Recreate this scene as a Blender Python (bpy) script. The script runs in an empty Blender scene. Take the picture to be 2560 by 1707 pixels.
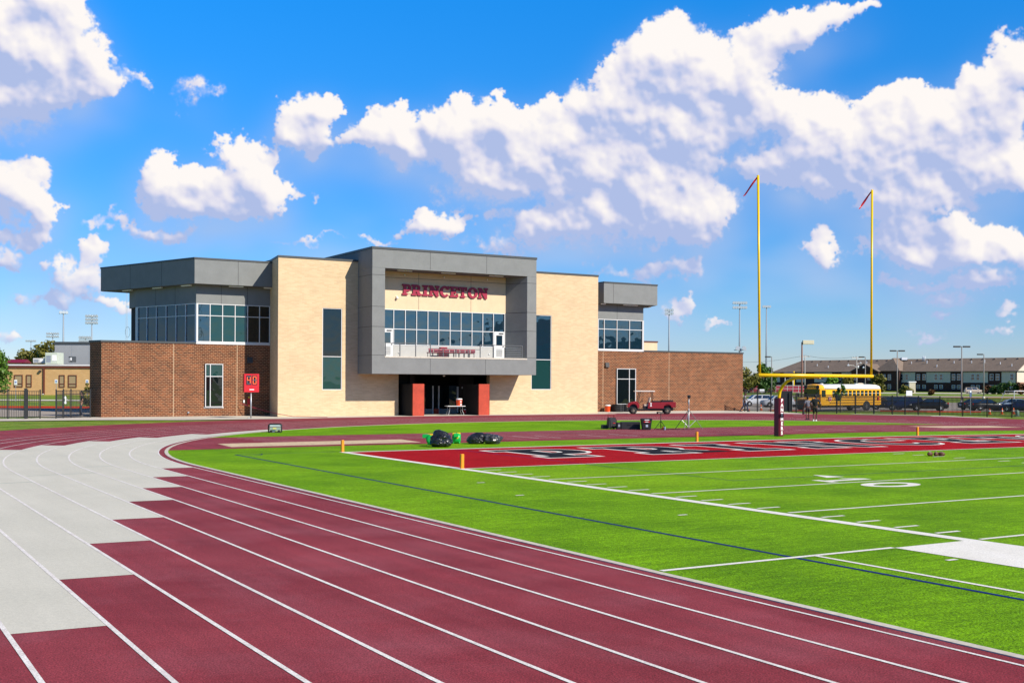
import bpy, bmesh, math, random
import numpy as np
from mathutils import Vector, Matrix

R = math.radians
SC = bpy.context.scene
COL = SC.collection

# ------------------------------------------------------------------ camera, light, exposure
CAM = Vector((-16.88, -31.15, 2.655))
YAW, ROLL, FPX = 0.5363, 0.0045, 2883.0          # heading east of the +Y axis, tilt, focal length in photo pixels
FWD = Vector((math.sin(YAW), math.cos(YAW), 0)); RGT = Vector((math.cos(YAW), -math.sin(YAW), 0)); UP = Vector((0, 0, 1))
cd = bpy.data.cameras.new('camera'); camera = bpy.data.objects.new('camera', cd); COL.objects.link(camera)
cx = RGT * math.cos(ROLL) + UP * math.sin(ROLL); cy = -RGT * math.sin(ROLL) + UP * math.cos(ROLL); cz = -FWD
m = Matrix((cx, cy, cz)).transposed().to_4x4(); m.translation = CAM
camera.matrix_world = m
cd.sensor_width = 36; cd.lens = FPX * 36 / 2560; cd.shift_y = 102.5 / 2560
cd.clip_start = 0.2; cd.clip_end = 9000
SC.camera = camera

SUN_AZ, SUN_EL = R(20.5), R(36)                   # sun to the right behind the camera; angle from -Y towards +X
SUND = Vector((math.sin(SUN_AZ) * math.cos(SUN_EL), -math.cos(SUN_AZ) * math.cos(SUN_EL), math.sin(SUN_EL)))
sl = bpy.data.lights.new('sun', 'SUN'); sl.energy = 5.0; sl.angle = R(0.53); sl.color = (1.0, 0.93, 0.82)
sun = bpy.data.objects.new('sun', sl); COL.objects.link(sun)
sun.rotation_euler = SUND.to_track_quat('Z', 'Y').to_euler(); sun.location = (20, -60, 60)

SC.view_settings.view_transform = 'Standard'; SC.view_settings.look = 'None'
SC.view_settings.exposure = 0.36; SC.view_settings.gamma = 1.0
SKY_STRENGTH = 0.08
SC.cycles.max_bounces = 6; SC.cycles.diffuse_bounces = 3; SC.cycles.glossy_bounces = 3
SC.cycles.transmission_bounces = 4; SC.cycles.transparent_max_bounces = 6
SC.cycles.sample_clamp_indirect = 4.0

# ---- clouds: a field of puffs computed on an azimuth / elevation grid of the real sky
AZ0, AZS, EL0, EL1 = YAW, R(30), R(-2.5), R(26)

def fnoise(shape, beta, seed, lo=0.0):
    rng = np.random.default_rng(seed)
    fy = np.fft.fftfreq(shape[0])[:, None] * shape[0]; fx = np.fft.rfftfreq(shape[1])[None, :] * shape[1] * shape[0] / shape[1]
    f = np.sqrt(fy * fy + fx * fx); f[0, 0] = 1
    a = np.where(f > lo, f ** (-beta), 0.0)
    ph = rng.uniform(0, 2 * np.pi, a.shape)
    n = np.fft.irfft2(a * np.exp(1j * ph), s=shape)
    return n / n.std()

def blur(a, sy, sx):
    fy = np.fft.fftfreq(a.shape[0])[:, None]; fx = np.fft.rfftfreq(a.shape[1])[None, :]
    return np.fft.irfft2(np.fft.rfft2(a) * np.exp(-2 * np.pi ** 2 * (fy * fy * sy * sy + fx * fx * sx * sx)), s=a.shape)

def cloud_image():
    H, W = 760, 1600
    el = np.linspace(EL0, EL1, H)[:, None] * np.ones((1, W)); az = np.linspace(-AZS, AZS, W)[None, :] * np.ones((H, 1))
    # chart units: 2352 across the view, y down, horizon at 878
    K = FPX * 2352 / 2560
    X = 1176 + K * np.tan(az); Y = 878 - K * np.tan(el) / np.cos(az)
    wx = 11 * fnoise((H, W), 1.75, 1, 6) + 3.2 * fnoise((H, W), 1.5, 2, 34); wy = 9 * fnoise((H, W), 1.75, 3, 6) + 2.8 * fnoise((H, W), 1.5, 4, 34)
    Xw, Yw = X + wx, Y + wy
    keep = np.ones((H, W)); soft = np.zeros((H, W))
    def puff(x, y, rx, ry, w, a=0.0):
        ca, sa = math.cos(a), math.sin(a)
        dx, dy = Xw - x, Yw - y
        u, v = (dx * ca + dy * sa) / rx, (-dx * sa + dy * ca) / ry
        r2 = u * u + v * v
        return w * np.clip(1.34 - 0.86 * r2, 0, 1)
    P = [  # x, y, rx, ry, weight, turn
        (60, 120, 150, 105, 1), (40, 30, 130, 90, .9), (155, 45, 42, 62, 1), (30, 190, 130, 70, 1), (215, 150, 45, 70, .72), (150, 200, 70, 40, .8), (235, 195, 36, 26, .62),
        (40, 275, 95, 55, .42), (300, 180, 45, 16, .3, .4), (20, 415, 75, 45, .72), (70, 455, 45, 32, .6), (65, 378, 25, 12, .5), (15, 475, 40, 35, .55),
        (102, 500, 32, 42, 1), (90, 548, 42, 26, .85), (30, 535, 45, 30, .5), (15, 600, 45, 32, .5), (205, 575, 34, 26, .85), (125, 615, 22, 26, .6), (190, 615, 38, 30, .62), (180, 650, 70, 26, .68), (240, 693, 26, 18, .8), (150, 690, 50, 20, .55), (285, 712, 26, 16, .6), (60, 700, 40, 12, .35), (20, 775, 30, 14, .4),
        (370, 395, 42, 46, 1), (350, 445, 40, 50, 1), (425, 440, 60, 34, .95), (500, 440, 110, 50, 1), (540, 355, 48, 48, 1), (575, 395, 62, 58, 1), (600, 460, 52, 38, 1), (632, 375, 12, 42, .75, .35), (470, 480, 130, 26, .6),
        (240, 520, 55, 17, .5), (330, 532, 36, 14, .52), (390, 538, 55, 20, .66), (665, 446, 26, 15, .55), (440, 215, 46, 34, .24), (720, 460, 12, 12, .35),
        (695, 270, 48, 48, .95), (745, 250, 32, 26, .85), (705, 330, 48, 26, .8), (665, 305, 22, 36, .8),
        (800, 325, 36, 15, .72), (850, 308, 50, 34, .95), (890, 275, 52, 38, 1), (960, 310, 90, 52, 1), (1040, 240, 22, 30, .9), (1035, 290, 75, 52, 1), (1120, 285, 60, 55, 1), (1160, 262, 55, 40, .95), (1050, 355, 150, 45, .62), (930, 355, 50, 40, .5), (1180, 400, 130, 40, .7), (1240, 310, 85, 75, .75), (1255, 250, 40, 36, .7), (1120, 440, 130, 30, .36),
        (1545, 110, 82, 75, 1), (1480, 165, 90, 85, 1), (1575, 175, 95, 85, 1), (1383, 168, 26, 40, 1), (1455, 250, 130, 75, .85), (1640, 215, 72, 80, 1), (1700, 195, 72, 62, 1), (1745, 235, 80, 50, 1), (1800, 225, 40, 34, .9), (1560, 290, 150, 80, .85), (1640, 275, 90, 60, .95), (1380, 320, 110, 85, .8), (1500, 365, 130, 60, .66),
        (1720, 95, 75, 48, .85), (1800, 75, 95, 40, .8, -.25), (1870, 45, 75, 34, .8, -.35), (1935, 22, 40, 24, .7, -.5), (1985, 8, 26, 16, .62), (1740, 130, 60, 30, .7),
        (1430, 460, 70, 45, .95), (1400, 430, 45, 34, .9), (1480, 490, 120, 45, .9), (1590, 450, 42, 42, .95), (1590, 510, 55, 42, .95), (1530, 430, 60, 35, .6), (1250, 510, 130, 26, .6), (1300, 480, 70, 24, .6), (1130, 498, 30, 18, .5), (1560, 395, 60, 45, .55), (1400, 550, 180, 22, .42), (1180, 560, 130, 20, .3),
        (1900, 265, 80, 55, .95), (2010, 240, 48, 36, 1), (2075, 215, 44, 34, 1), (1985, 320, 150, 62, .95), (2130, 285, 95, 70, .9), (2190, 240, 70, 48, .9), (2265, 195, 80, 55, .9), (2325, 145, 55, 65, .95), (2300, 250, 70, 45, .75), (1855, 330, 90, 60, .8), (1780, 385, 75, 34, .66), (1660, 385, 30, 22, .6), (1960, 390, 150, 42, .8), (2100, 370, 100, 40, .7), (1850, 400, 90, 30, .6), (2000, 425, 130, 26, .5),
        (2025, 455, 60, 34, .9), (2090, 460, 110, 34, .85), (2170, 415, 65, 36, .85), (2310, 380, 46, 48, 1), (2260, 405, 50, 30, .8), (2345, 400, 30, 40, .9), (2180, 465, 80, 22, .7),
        (1885, 540, 28, 34, .9), (1875, 580, 36, 26, .75), (2060, 520, 46, 30, .9), (2130, 548, 100, 46, 1), (2215, 535, 80, 40, 1), (2300, 562, 80, 40, 1), (2230, 592, 130, 26, .8), (2200, 648, 120, 16, .6), (2250, 640, 120, 16, .4), (1960, 572, 60, 6, .3),
        (990, 510, 70, 30, 1), (950, 525, 42, 18, .9), (1050, 515, 32, 20, .85), (1065, 482, 20, 10, .4), (1510, 625, 85, 26, .62), (1590, 605, 34, 20, .6), (1380, 615, 36, 16, .42), (1560, 708, 34, 18, .55), (2060, 650, 34, 20, .5), (2180, 685, 55, 18, .45), (2320, 705, 30, 20, .6), (2160, 725, 26, 12, .5), (1655, 745, 24, 9, .35), (2130, 765, 40, 10, .35), (2280, 745, 40, 8, .3), (700, 555, 90, 6, .28), (1150, 660, 60, 12, .3), (860, 545, 40, 9, .3)]
    P += [(1330, 425, 170, 50, .62), (1480, 400, 150, 62, .85), (1520, 455, 150, 50, .95), (1390, 505, 130, 30, .9), (1200, 365, 150, 52, .85), (1560, 480, 95, 55, .85), (1400, 480, 120, 40, .8), (1950, 370, 220, 56, .90), (2110, 410, 160, 46, .85), (2230, 330, 110, 70, .85), (470, 440, 100, 46, 1), (500, 475, 110, 30, .85), (560, 430, 70, 50, 1), (60, 60, 140, 110, 1), (2080, 560, 110, 36, .85), (1300, 515, 110, 26, .8)]
    for p in P:
        keep *= 1 - puff(*p)
    D = 1 - keep
    fb = fnoise((H, W), 1.5, 11, 8); bil = np.abs(fnoise((H, W), 1.6, 12, 14)); fine = fnoise((H, W), 1.2, 13, 45)
    M = D * 1.05 + np.clip(D * 3, 0, 1) * (0.085 * fb - 0.10 * (bil - .8) + 0.028 * fine) * (1.25 - .6 * D)
    T = np.clip(M - .06, 0, 1.1)
    def sh(arr, dy, dx): return np.roll(np.roll(arr, dy, 0), dx, 1)
    above = blur(sh(blur(T, 8, 14), -40, 0), 12, 12); here = blur(T, 7, 9)
    base = np.clip((above - here) * 1.0 + .05, 0, 1)                       # undersides are thin and fade away
    wisp = np.clip(.5 + .35 * fnoise((H, W), 1.5, 31, 10), 0.05, 1)
    a = np.clip((M + .75 * D ** 3 - .05) / (.24 + .85 * wisp + .5 * base), 0, 1); alpha = a * a * (3 - 2 * a)
    puffs = .22 * blur(fb, 3, 3) - .16 * (bil - .8) + .16 * fnoise((H, W), 1.7, 15, 16)
    hgt = T + D * puffs + .025 * fine * D
    hs = blur(hgt, 2.0, 2.0); hl = blur(hgt, 9, 9); hx = blur(hgt, 22, 22)
    lit = .50 * (hs - sh(hs, -4, -3)) + 1.0 * (hl - sh(hl, -12, -9)) + .8 * (hx - sh(hx, -24, -16))   # lit from above right
    body = np.clip(blur(D, 4, 4), 0, 1)
    rag = fnoise((H, W), 1.55, 41, 7)
    shade = np.clip(.31 + lit + .34 * (here - above) + .16 * body - .14 * above + .16 * (hs - hl) + .06 * rag, 0, 1)
    sm = shade[..., None]
    dark = np.array([0.43, 0.52, 0.80]); mid = np.array([0.71, 0.71, 0.86]); hi = np.array([1.06, 1.0, .93])
    q3 = np.clip((sm - .42) / .72, 0, 1); c = np.where(sm < .44, dark + (mid - dark) * np.clip((sm - .08) / .36, 0, 1), mid + (hi - mid) * q3 ** .9)
    low = np.clip((Y - 560) / 350, 0, 1); alpha *= (1 - .22 * low)
    def under(a1, c1, a2):
        o = a1 + a2 * (1 - a1); k = (a1 / np.maximum(o, 1e-4))[..., None]; return c1 * k + np.array([.40, .53, .81]) * (1 - k), o
    soft = np.clip(blur(sh(D, -34, 0), 16, 26) * 1.1 + blur(D, 14, 22) * .5, 0, 1) * (.72 + .12 * blur(fb, 5, 9)) * np.clip((Y + 250) / 500, 0, 1)
    c, alpha = under(alpha, c, np.clip(soft * .78, 0, .85))
    veil = np.clip(blur(fnoise((H, W), 1.9, 21, 3), 2, 14) * .5 + .25, 0, 1) * np.exp(-((Y - 640) / 130) ** 2) * .30; c = c * (alpha / np.maximum(alpha + veil * (1 - alpha), 1e-4))[..., None] + np.array([.62, .68, .86]) * (veil * (1 - alpha) / np.maximum(alpha + veil * (1 - alpha), 1e-4))[..., None]; alpha = alpha + veil * (1 - alpha)
    out = np.dstack([c, alpha]).astype(np.float32)
    img = bpy.data.images.new('cloud_field', W, H, alpha=True, float_buffer=True)
    img.alpha_mode = 'CHANNEL_PACKED'; img.colorspace_settings.name = 'Non-Color'
    img.pixels.foreach_set(out.ravel()); img.update()
    return img

w = bpy.data.worlds.new('World'); SC.world = w; w.use_nodes = True
nt = w.node_tree; nt.nodes.clear(); N = nt.nodes.new; LK = nt.links.new
out = N('ShaderNodeOutputWorld'); bg = N('ShaderNodeBackground'); bg.inputs[1].default_value = SKY_STRENGTH
sky = N('ShaderNodeTexSky'); sky.sky_type = 'NISHITA'; sky.sun_disc = False
sky.sun_elevation = SUN_EL; sky.sun_rotation = math.pi - SUN_AZ
sky.air_density = 1.0; sky.dust_density = 0.0; sky.ozone_density = 6.0; sky.altitude = 300
hsv = N('ShaderNodeMix'); hsv.data_type = 'RGBA'; hsv.blend_type = 'MULTIPLY'; hsv.inputs[0].default_value = 1
hs2 = N('ShaderNodeHueSaturation'); hs2.inputs['Saturation'].default_value = 1.2; LK(sky.outputs[0], hs2.inputs['Color']); LK(hs2.outputs[0], hsv.inputs[6])
tc = N('ShaderNodeTexCoord')
def vm(op, a, b=None):
    n = N('ShaderNodeVectorMath'); n.operation = op; LK(a, n.inputs[0])
    if b is not None: n.inputs[1].default_value = b
    return n.outputs['Value'] if op == 'DOT_PRODUCT' else n.outputs[0]
def mt(op, a, b=None, c=None):
    n = N('ShaderNodeMath'); n.operation = op
    for i, q in enumerate((a, b, c)):
        if q is None: continue
        if isinstance(q, (int, float)): n.inputs[i].default_value = q
        else: LK(q, n.inputs[i])
    return n.outputs[0]
dirn = vm('NORMALIZE', tc.outputs['Generated'])
azn = mt('ARCTAN2', vm('DOT_PRODUCT', dirn, RGT), vm('DOT_PRODUCT', dirn, FWD))
eln = mt('ARCSINE', vm('DOT_PRODUCT', dirn, UP))
tint = N('ShaderNodeValToRGB'); LK(mt('MULTIPLY', eln, 1 / R(90)), tint.inputs[0])   # sky grade: pale blue low down, deep blue above; unseen overhead darkened to cut ambient
cr_ = tint.color_ramp; cr_.elements[0].position = 0.0; cr_.elements[0].color = (.90, .89, 1.12, 1); cr_.elements[1].position = .62; cr_.elements[1].color = (.36, .52, .62, 1)
e_ = cr_.elements.new(.11); e_.color = (.60, 1.16, 1.50, 1); e_ = cr_.elements.new(.22); e_.color = (.28, 1.62, 2.05, 1); e_ = cr_.elements.new(.36); e_.color = (.38, .80, 1.05, 1)
LK(tint.outputs[0], hsv.inputs[7])
cu = mt('MULTIPLY_ADD', azn, 1 / (2 * AZS), .5); cv = mt('MULTIPLY_ADD', eln, 1 / (EL1 - EL0), -EL0 / (EL1 - EL0))
cmb = N('ShaderNodeCombineXYZ'); LK(cu, cmb.inputs[0]); LK(cv, cmb.inputs[1])
ti = N('ShaderNodeTexImage'); ti.image = cloud_image(); ti.extension = 'CLIP'; ti.interpolation = 'Cubic'; LK(cmb.outputs[0], ti.inputs[0])
mulc = N('ShaderNodeMix'); mulc.data_type = 'RGBA'; mulc.blend_type = 'MULTIPLY'; mulc.inputs[0].default_value = 1
CL = 1 / (SKY_STRENGTH * 2 ** SC.view_settings.exposure)
LK(ti.outputs[0], mulc.inputs[6]); mulc.inputs[7].default_value = (CL, CL, CL, 1)
mix = N('ShaderNodeMix'); mix.data_type = 'RGBA'; LK(ti.outputs[1], mix.inputs[0]); LK(hsv.outputs[2], mix.inputs[6]); LK(mulc.outputs[2], mix.inputs[7])
LK(mix.outputs[2], bg.inputs[0]); LK(bg.outputs[0], out.inputs[0])
w.cycles.sampling_method = 'MANUAL'; w.cycles.sample_map_resolution = 1024

# ------------------------------------------------------------------ tagging and mesh helpers
def tag(o, label=None, cat=None, group=None, kind=None):
    if label: o['label'] = label
    if cat: o['category'] = cat
    if group: o['group'] = group
    if kind: o['kind'] = kind
    return o
def thing(name, label, cat, loc=(0, 0, 0), rz=0, group=None):
    o = bpy.data.objects.new(name, None); COL.objects.link(o); o.location = loc; o.rotation_euler = (0, 0, rz)
    o.empty_display_size = .3
    return tag(o, label, cat, group)
def copy_tree(o, parent=None):
    c = o.copy(); COL.objects.link(c)
    if parent is not None: c.parent = parent
    for ch in list(o.children): copy_tree(ch, c)
    return c

class MB:
    """collects shapes, then build() links them as ONE mesh object"""
    def __init__(s, off=(0, 0, 0)): s.bm = bmesh.new(); s.off = Vector(off); s.mi = 0
    def _v(s, p): return s.bm.verts.new(Vector(p) - s.off)
    def face(s, pts):
        f = s.bm.faces.new([s._v(p) for p in pts]); f.material_index = s.mi; return f
    def hexa(s, b, t):
        vb = [s._v(p) for p in b]; vt = [s._v(p) for p in t]; n = len(vb); F = []
        F.append(s.bm.faces.new(vb[::-1])); F.append(s.bm.faces.new(vt))
        for i in range(n): F.append(s.bm.faces.new((vb[i], vb[(i + 1) % n], vt[(i + 1) % n], vt[i])))
        for f in F: f.material_index = s.mi
        return F
    def box(s, x0, x1, y0, y1, z0, z1):
        return s.hexa([(x0, y0, z0), (x1, y0, z0), (x1, y1, z0), (x0, y1, z0)], [(x0, y0, z1), (x1, y0, z1), (x1, y1, z1), (x0, y1, z1)])
    def obox(s, c, size, rz=0, ry=0, rx=0):
        M = Matrix.Translation(c) @ Matrix.Rotation(rz, 4, 'Z') @ Matrix.Rotation(ry, 4, 'Y') @ Matrix.Rotation(rx, 4, 'X')
        a, b, d = (q / 2 for q in size)
        P = lambda x, y, z: M @ Vector((x, y, z))
        return s.hexa([P(-a, -b, -d), P(a, -b, -d), P(a, b, -d), P(-a, b, -d)], [P(-a, -b, d), P(a, -b, d), P(a, b, d), P(-a, b, d)])
    def prism(s, poly, z0, z1):
        return s.hexa([(p[0], p[1], z0) for p in poly], [(p[0], p[1], z1) for p in poly])
    def bar(s, p0, p1, w, h=None):
        """rectangular bar from p0 to p1"""
        p0, p1 = Vector(p0), Vector(p1); d = (p1 - p0); h = h or w
        q = d.normalized(); r = q.cross(UP)
        if r.length < 1e-3: r = Vector((1, 0, 0))
        r.normalize(); u = r.cross(q)
        c = [r * a * w / 2 + u * b * h / 2 for a, b in ((-1, -1), (1, -1), (1, 1), (-1, 1))]
        return s.hexa([p0 + k for k in c][::-1], [p1 + k for k in c][::-1])
    def tube(s, pts, r, seg=8, caps=True):
        pts = [Vector(p) for p in pts]; rr = r if isinstance(r, (list, tuple)) else [r] * len(pts)
        rings = []; ref = None
        for i, p in enumerate(pts):
            d = (pts[min(i + 1, len(pts) - 1)] - pts[max(i - 1, 0)]).normalized()
            if ref is None:
                ref = d.cross(UP)
                if ref.length < 1e-3: ref = Vector((1, 0, 0))
            a = (ref - d * ref.dot(d)).normalized(); ref = a; b = d.cross(a)
            rings.append([s._v(p + (a * math.cos(t) + b * math.sin(t)) * rr[i]) for t in [2 * math.pi * k / seg for k in range(seg)]])
        for A, B in zip(rings, rings[1:]):
            for k in range(seg):
                f = s.bm.faces.new((A[k], A[(k + 1) % seg], B[(k + 1) % seg], B[k])); f.material_index = s.mi; f.smooth = seg > 6
        if caps:
            f = s.bm.faces.new(rings[0][::-1]); f.material_index = s.mi
            f = s.bm.faces.new(rings[-1]); f.material_index = s.mi
    def lathe(s, prof, c=(0, 0, 0), seg=16, axis='Z'):
        c = Vector(c); rings = []
        for r, z in prof:
            ring = []
            for k in range(seg):
                t = 2 * math.pi * k / seg; a, b = r * math.cos(t), r * math.sin(t)
                ring.append(s._v(c + (Vector((a, b, z)) if axis == 'Z' else Vector((a, z, b)) if axis == 'Y' else Vector((z, a, b)))))
            rings.append(ring)
        for A, B in zip(rings, rings[1:]):
            for k in range(seg):
                f = s.bm.faces.new((A[k], A[(k + 1) % seg], B[(k + 1) % seg], B[k])); f.material_index = s.mi; f.smooth = True
        s.bm.faces.new(rings[0][::-1]).material_index = s.mi; s.bm.faces.new(rings[-1]).material_index = s.mi
    def ball(s, c, r, sc=(1, 1, 1), sub=2, jit=0, rnd=None):
        res = bmesh.ops.create_icosphere(s.bm, subdivisions=sub, radius=r, matrix=Matrix.Translation(Vector(c) - s.off) @ Matrix.Diagonal((*sc, 1)))
        for v in res['verts']:
            if jit: v.co += Vector((rnd.uniform(-jit, jit), rnd.uniform(-jit, jit), rnd.uniform(-jit, jit)))
            for f in v.link_faces: f.smooth = True; f.material_index = s.mi
    def build(s, name, mat, parent=None, bevel=0, smooth=False, fix=True, bseg=1):
        bm = s.bm
        if fix: bmesh.ops.recalc_face_normals(bm, faces=bm.faces)
        if bevel:
            ed = [e for e in bm.edges if len(e.link_faces) == 2 and e.calc_face_angle(0) > .5]
            bmesh.ops.bevel(bm, geom=ed, offset=bevel, segments=bseg, affect='EDGES', clamp_overlap=True)
        uv = bm.loops.layers.uv.new('UVMap')
        for f in bm.faces:
            if smooth: f.smooth = True
            n = f.normal
            if abs(n.z) > .75: 
                for l in f.loops: l[uv].uv = (l.vert.co.x, l.vert.co.y)
            else:
                t = Vector((-n.y, n.x, 0)).normalized()
                for l in f.loops: l[uv].uv = (l.vert.co.dot(t) + s.off.dot(t), l.vert.co.z + s.off.z)
        me = bpy.data.meshes.new(name); bm.to_mesh(me); bm.free()
        for q in (mat if isinstance(mat, (list, tuple)) else [mat]): me.materials.append(q)
        o = bpy.data.objects.new(name, me); COL.objects.link(o)
        if parent is not None: o.parent = parent
        elif s.off.length: o.location = s.off
        return o

# ------------------------------------------------------------------ materials
def mat(name, col, rough=.6, metal=0., spec=.4, noise=None, noise2=None, bump=None, ior=None, coat=0, sheen=0, obj=False):
    """principled material; noise = (scale, amount[, stretch]) brightens/darkens the colour in real-world patches"""
    M_ = bpy.data.materials.new(name); M_.use_nodes = True; t = M_.node_tree; b = t.nodes['Principled BSDF']
    b.inputs['Roughness'].default_value = rough; b.inputs['Metallic'].default_value = metal; b.inputs['Specular IOR Level'].default_value = spec
    if ior: b.inputs['IOR'].default_value = ior
    if coat: b.inputs['Coat Weight'].default_value = coat; b.inputs['Coat Roughness'].default_value = .06
    if sheen: b.inputs['Sheen Weight'].default_value = sheen; b.inputs['Sheen Roughness'].default_value = .5
    if obj: pos = t.nodes.new('ShaderNodeTexCoord').outputs['Object']
    else: pos = t.nodes.new('ShaderNodeNewGeometry').outputs['Position']
    cur = None
    c0 = t.nodes.new('ShaderNodeRGB'); c0.outputs[0].default_value = (*col, 1); cur = c0.outputs[0]
    for nz in (noise, noise2):
        if not nz: continue
        mp = t.nodes.new('ShaderNodeMapping'); t.links.new(pos, mp.inputs[0])
        if len(nz) > 2: mp.inputs['Scale'].default_value = nz[2]
        tx = t.nodes.new('ShaderNodeTexNoise'); tx.inputs['Scale'].default_value = nz[0]; tx.inputs['Detail'].default_value = 4; tx.inputs['Roughness'].default_value = .62
        t.links.new(mp.outputs[0], tx.inputs['Vector'])
        mr = t.nodes.new('ShaderNodeMapRange'); mr.inputs[1].default_value = .28; mr.inputs[2].default_value = .72
        mr.inputs[3].default_value = 1 - nz[1]; mr.inputs[4].default_value = 1 + nz[1]; t.links.new(tx.outputs[0], mr.inputs[0])
        mu = t.nodes.new('ShaderNodeVectorMath'); mu.operation = 'SCALE'; t.links.new(cur, mu.inputs[0]); t.links.new(mr.outputs[0], mu.inputs['Scale'])
        cur = mu.outputs[0]
    t.links.new(cur, b.inputs['Base Color'])
    if bump:
        tx = t.nodes.new('ShaderNodeTexNoise'); tx.inputs['Scale'].default_value = bump[0]; tx.inputs['Detail'].default_value = 3; t.links.new(pos, tx.inputs['Vector'])
        bp = t.nodes.new('ShaderNodeBump'); bp.inputs['Strength'].default_value = bump[1]; bp.inputs['Distance'].default_value = bump[2] if len(bump) > 2 else .02
        t.links.new(tx.outputs[0], bp.inputs['Height']); t.links.new(bp.outputs[0], b.inputs['Normal'])
    return M_

def brick_mat(name, c1, c2, mortar, bw, bh, ms, var=.15, bias=0.0):
    M_ = bpy.data.materials.new(name); M_.use_nodes = True; t = M_.node_tree; b = t.nodes['Principled BSDF']
    b.inputs['Roughness'].default_value = .85; b.inputs['Specular IOR Level'].default_value = .25
    uv = t.nodes.new('ShaderNodeUVMap'); br = t.nodes.new('ShaderNodeTexBrick')
    br.inputs['Color1'].default_value = (*c1, 1); br.inputs['Color2'].default_value = (*c2, 1); br.inputs['Mortar'].default_value = (*mortar, 1)
    br.inputs['Scale'].default_value = 1; br.inputs['Mortar Size'].default_value = ms; br.inputs['Mortar Smooth'].default_value = .1; br.inputs['Bias'].default_value = bias
    br.inputs['Brick Width'].default_value = bw; br.inputs['Row Height'].default_value = bh
    t.links.new(uv.outputs[0], br.inputs[0])
    n = t.nodes.new('ShaderNodeTexNoise'); n.inputs['Scale'].default_value = .7; n.inputs['Detail'].default_value = 5; t.links.new(uv.outputs[0], n.inputs[0])
    mr = t.nodes.new('ShaderNodeMapRange'); mr.inputs[1].default_value = .3; mr.inputs[2].default_value = .7; mr.inputs[3].default_value = 1 - var; mr.inputs[4].default_value = 1 + var
    t.links.new(n.outputs[0], mr.inputs[0])
    mu = t.nodes.new('ShaderNodeVectorMath'); mu.operation = 'SCALE'; t.links.new(br.outputs[0], mu.inputs[0]); t.links.new(mr.outputs[0], mu.inputs['Scale'])
    t.links.new(mu.outputs[0], b.inputs['Base Color'])
    bp = t.nodes.new('ShaderNodeBump'); bp.inputs['Strength'].default_value = .5; bp.inputs['Distance'].default_value = .01; bp.invert = True
    t.links.new(br.outputs['Fac'], bp.inputs['Height']); t.links.new(bp.outputs[0], b.inputs['Normal'])
    return M_

def glass_mat(name, tint, f0=.22, wav=.02, rough=.02):
    """reflective tinted glazing in front of a dark room, slightly wavy like real panes"""
    M_ = bpy.data.materials.new(name); M_.use_nodes = True; t = M_.node_tree; b = t.nodes['Principled BSDF']
    b.inputs['Base Color'].default_value = (*tint, 1); b.inputs['Roughness'].default_value = rough
    b.inputs['IOR'].default_value = (1 + f0 ** .5) / (1 - f0 ** .5); b.inputs['Specular IOR Level'].default_value = .5
    g = t.nodes.new('ShaderNodeNewGeometry'); n = t.nodes.new('ShaderNodeTexNoise'); n.inputs['Scale'].default_value = 1.1; n.inputs['Detail'].default_value = 1
    t.links.new(g.outputs['Position'], n.inputs[0])
    bp = t.nodes.new('ShaderNodeBump'); bp.inputs['Strength'].default_value = 1; bp.inputs['Distance'].default_value = wav
    t.links.new(n.outputs[0], bp.inputs['Height']); t.links.new(bp.outputs[0], b.inputs['Normal'])
    return M_

MT = dict(
    white=mat('white_paint', (.78, .78, .76), .5, noise=(3, .05)),
    alu=mat('pale_aluminium', (.62, .63, .64), .4, metal=.2),
    black=mat('black_metal', (.012, .012, .013), .45),
    rubber=mat('black_rubber', (.016, .016, .017), .8, noise=(20, .2)),
    plastic=mat('black_plastic', (.014, .014, .016), .5, spec=.4, noise=(6, .2)),
    steel=mat('galvanised_steel', (.42, .43, .44), .45, metal=.6, noise=(4, .12)),
    stucco=mat('grey_stucco', (.20, .207, .20), .9, noise=(1.3, .07), noise2=(14, .05), bump=(120, .25, .005)),
    stucco_tan=mat('tan_stucco', (.66, .50, .32), .9, noise=(1.2, .06), noise2=(16, .05), bump=(120, .25, .005)),
    joint=mat('dark_joint', (.05, .05, .05), .9),
    coping=mat('dark_grey_coping', (.055, .06, .062), .5, noise=(2, .08)),
    soffit=mat('grey_soffit', (.11, .115, .12), .8),
    brick=brick_mat('brown_brick', (.205, .062, .024), (.085, .028, .015), (.39, .24, .13), .31, .127, .0125, .18),
    tan=brick_mat('tan_brick', (.67, .502, .298), (.58, .422, .243), (.62, .48, .32), .40, .105, .010, .06, .15),
    tan_far=brick_mat('ochre_brick', (.60, .36, .155), (.53, .31, .13), (.50, .33, .17), .40, .10, .012, .08),
    frame=mat('white_window_frame', (.62, .62, .61), .45),
    glass=glass_mat('window_glass', (.006, .022, .036), .125, .014),
    glass_dark=glass_mat('dark_window_glass', (.004, .007, .008), .06, .01),
    glass_green=glass_mat('green_window_glass', (.010, .045, .042), .055, .012),
    red_panel=mat('rust_red_panel', (.43, .05, .020), .6, noise=(2.2, .16), noise2=(9, .08)),
    maroon=mat('maroon_paint', (.20, .012, .03), .4, noise=(3, .1)),
    red=mat('red_paint', (.52, .012, .02), .4, noise=(4, .1)),
    yellow=mat('yellow_paint', (.78, .53, .012), .35, noise=(2, .06)),
    orange=mat('orange_plastic', (.78, .26, .008), .5, noise=(6, .06)),
    cone=mat('orange_cone', (.8, .13, .015), .5, noise=(6, .08)),
    turf=None, track=None,
)
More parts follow.
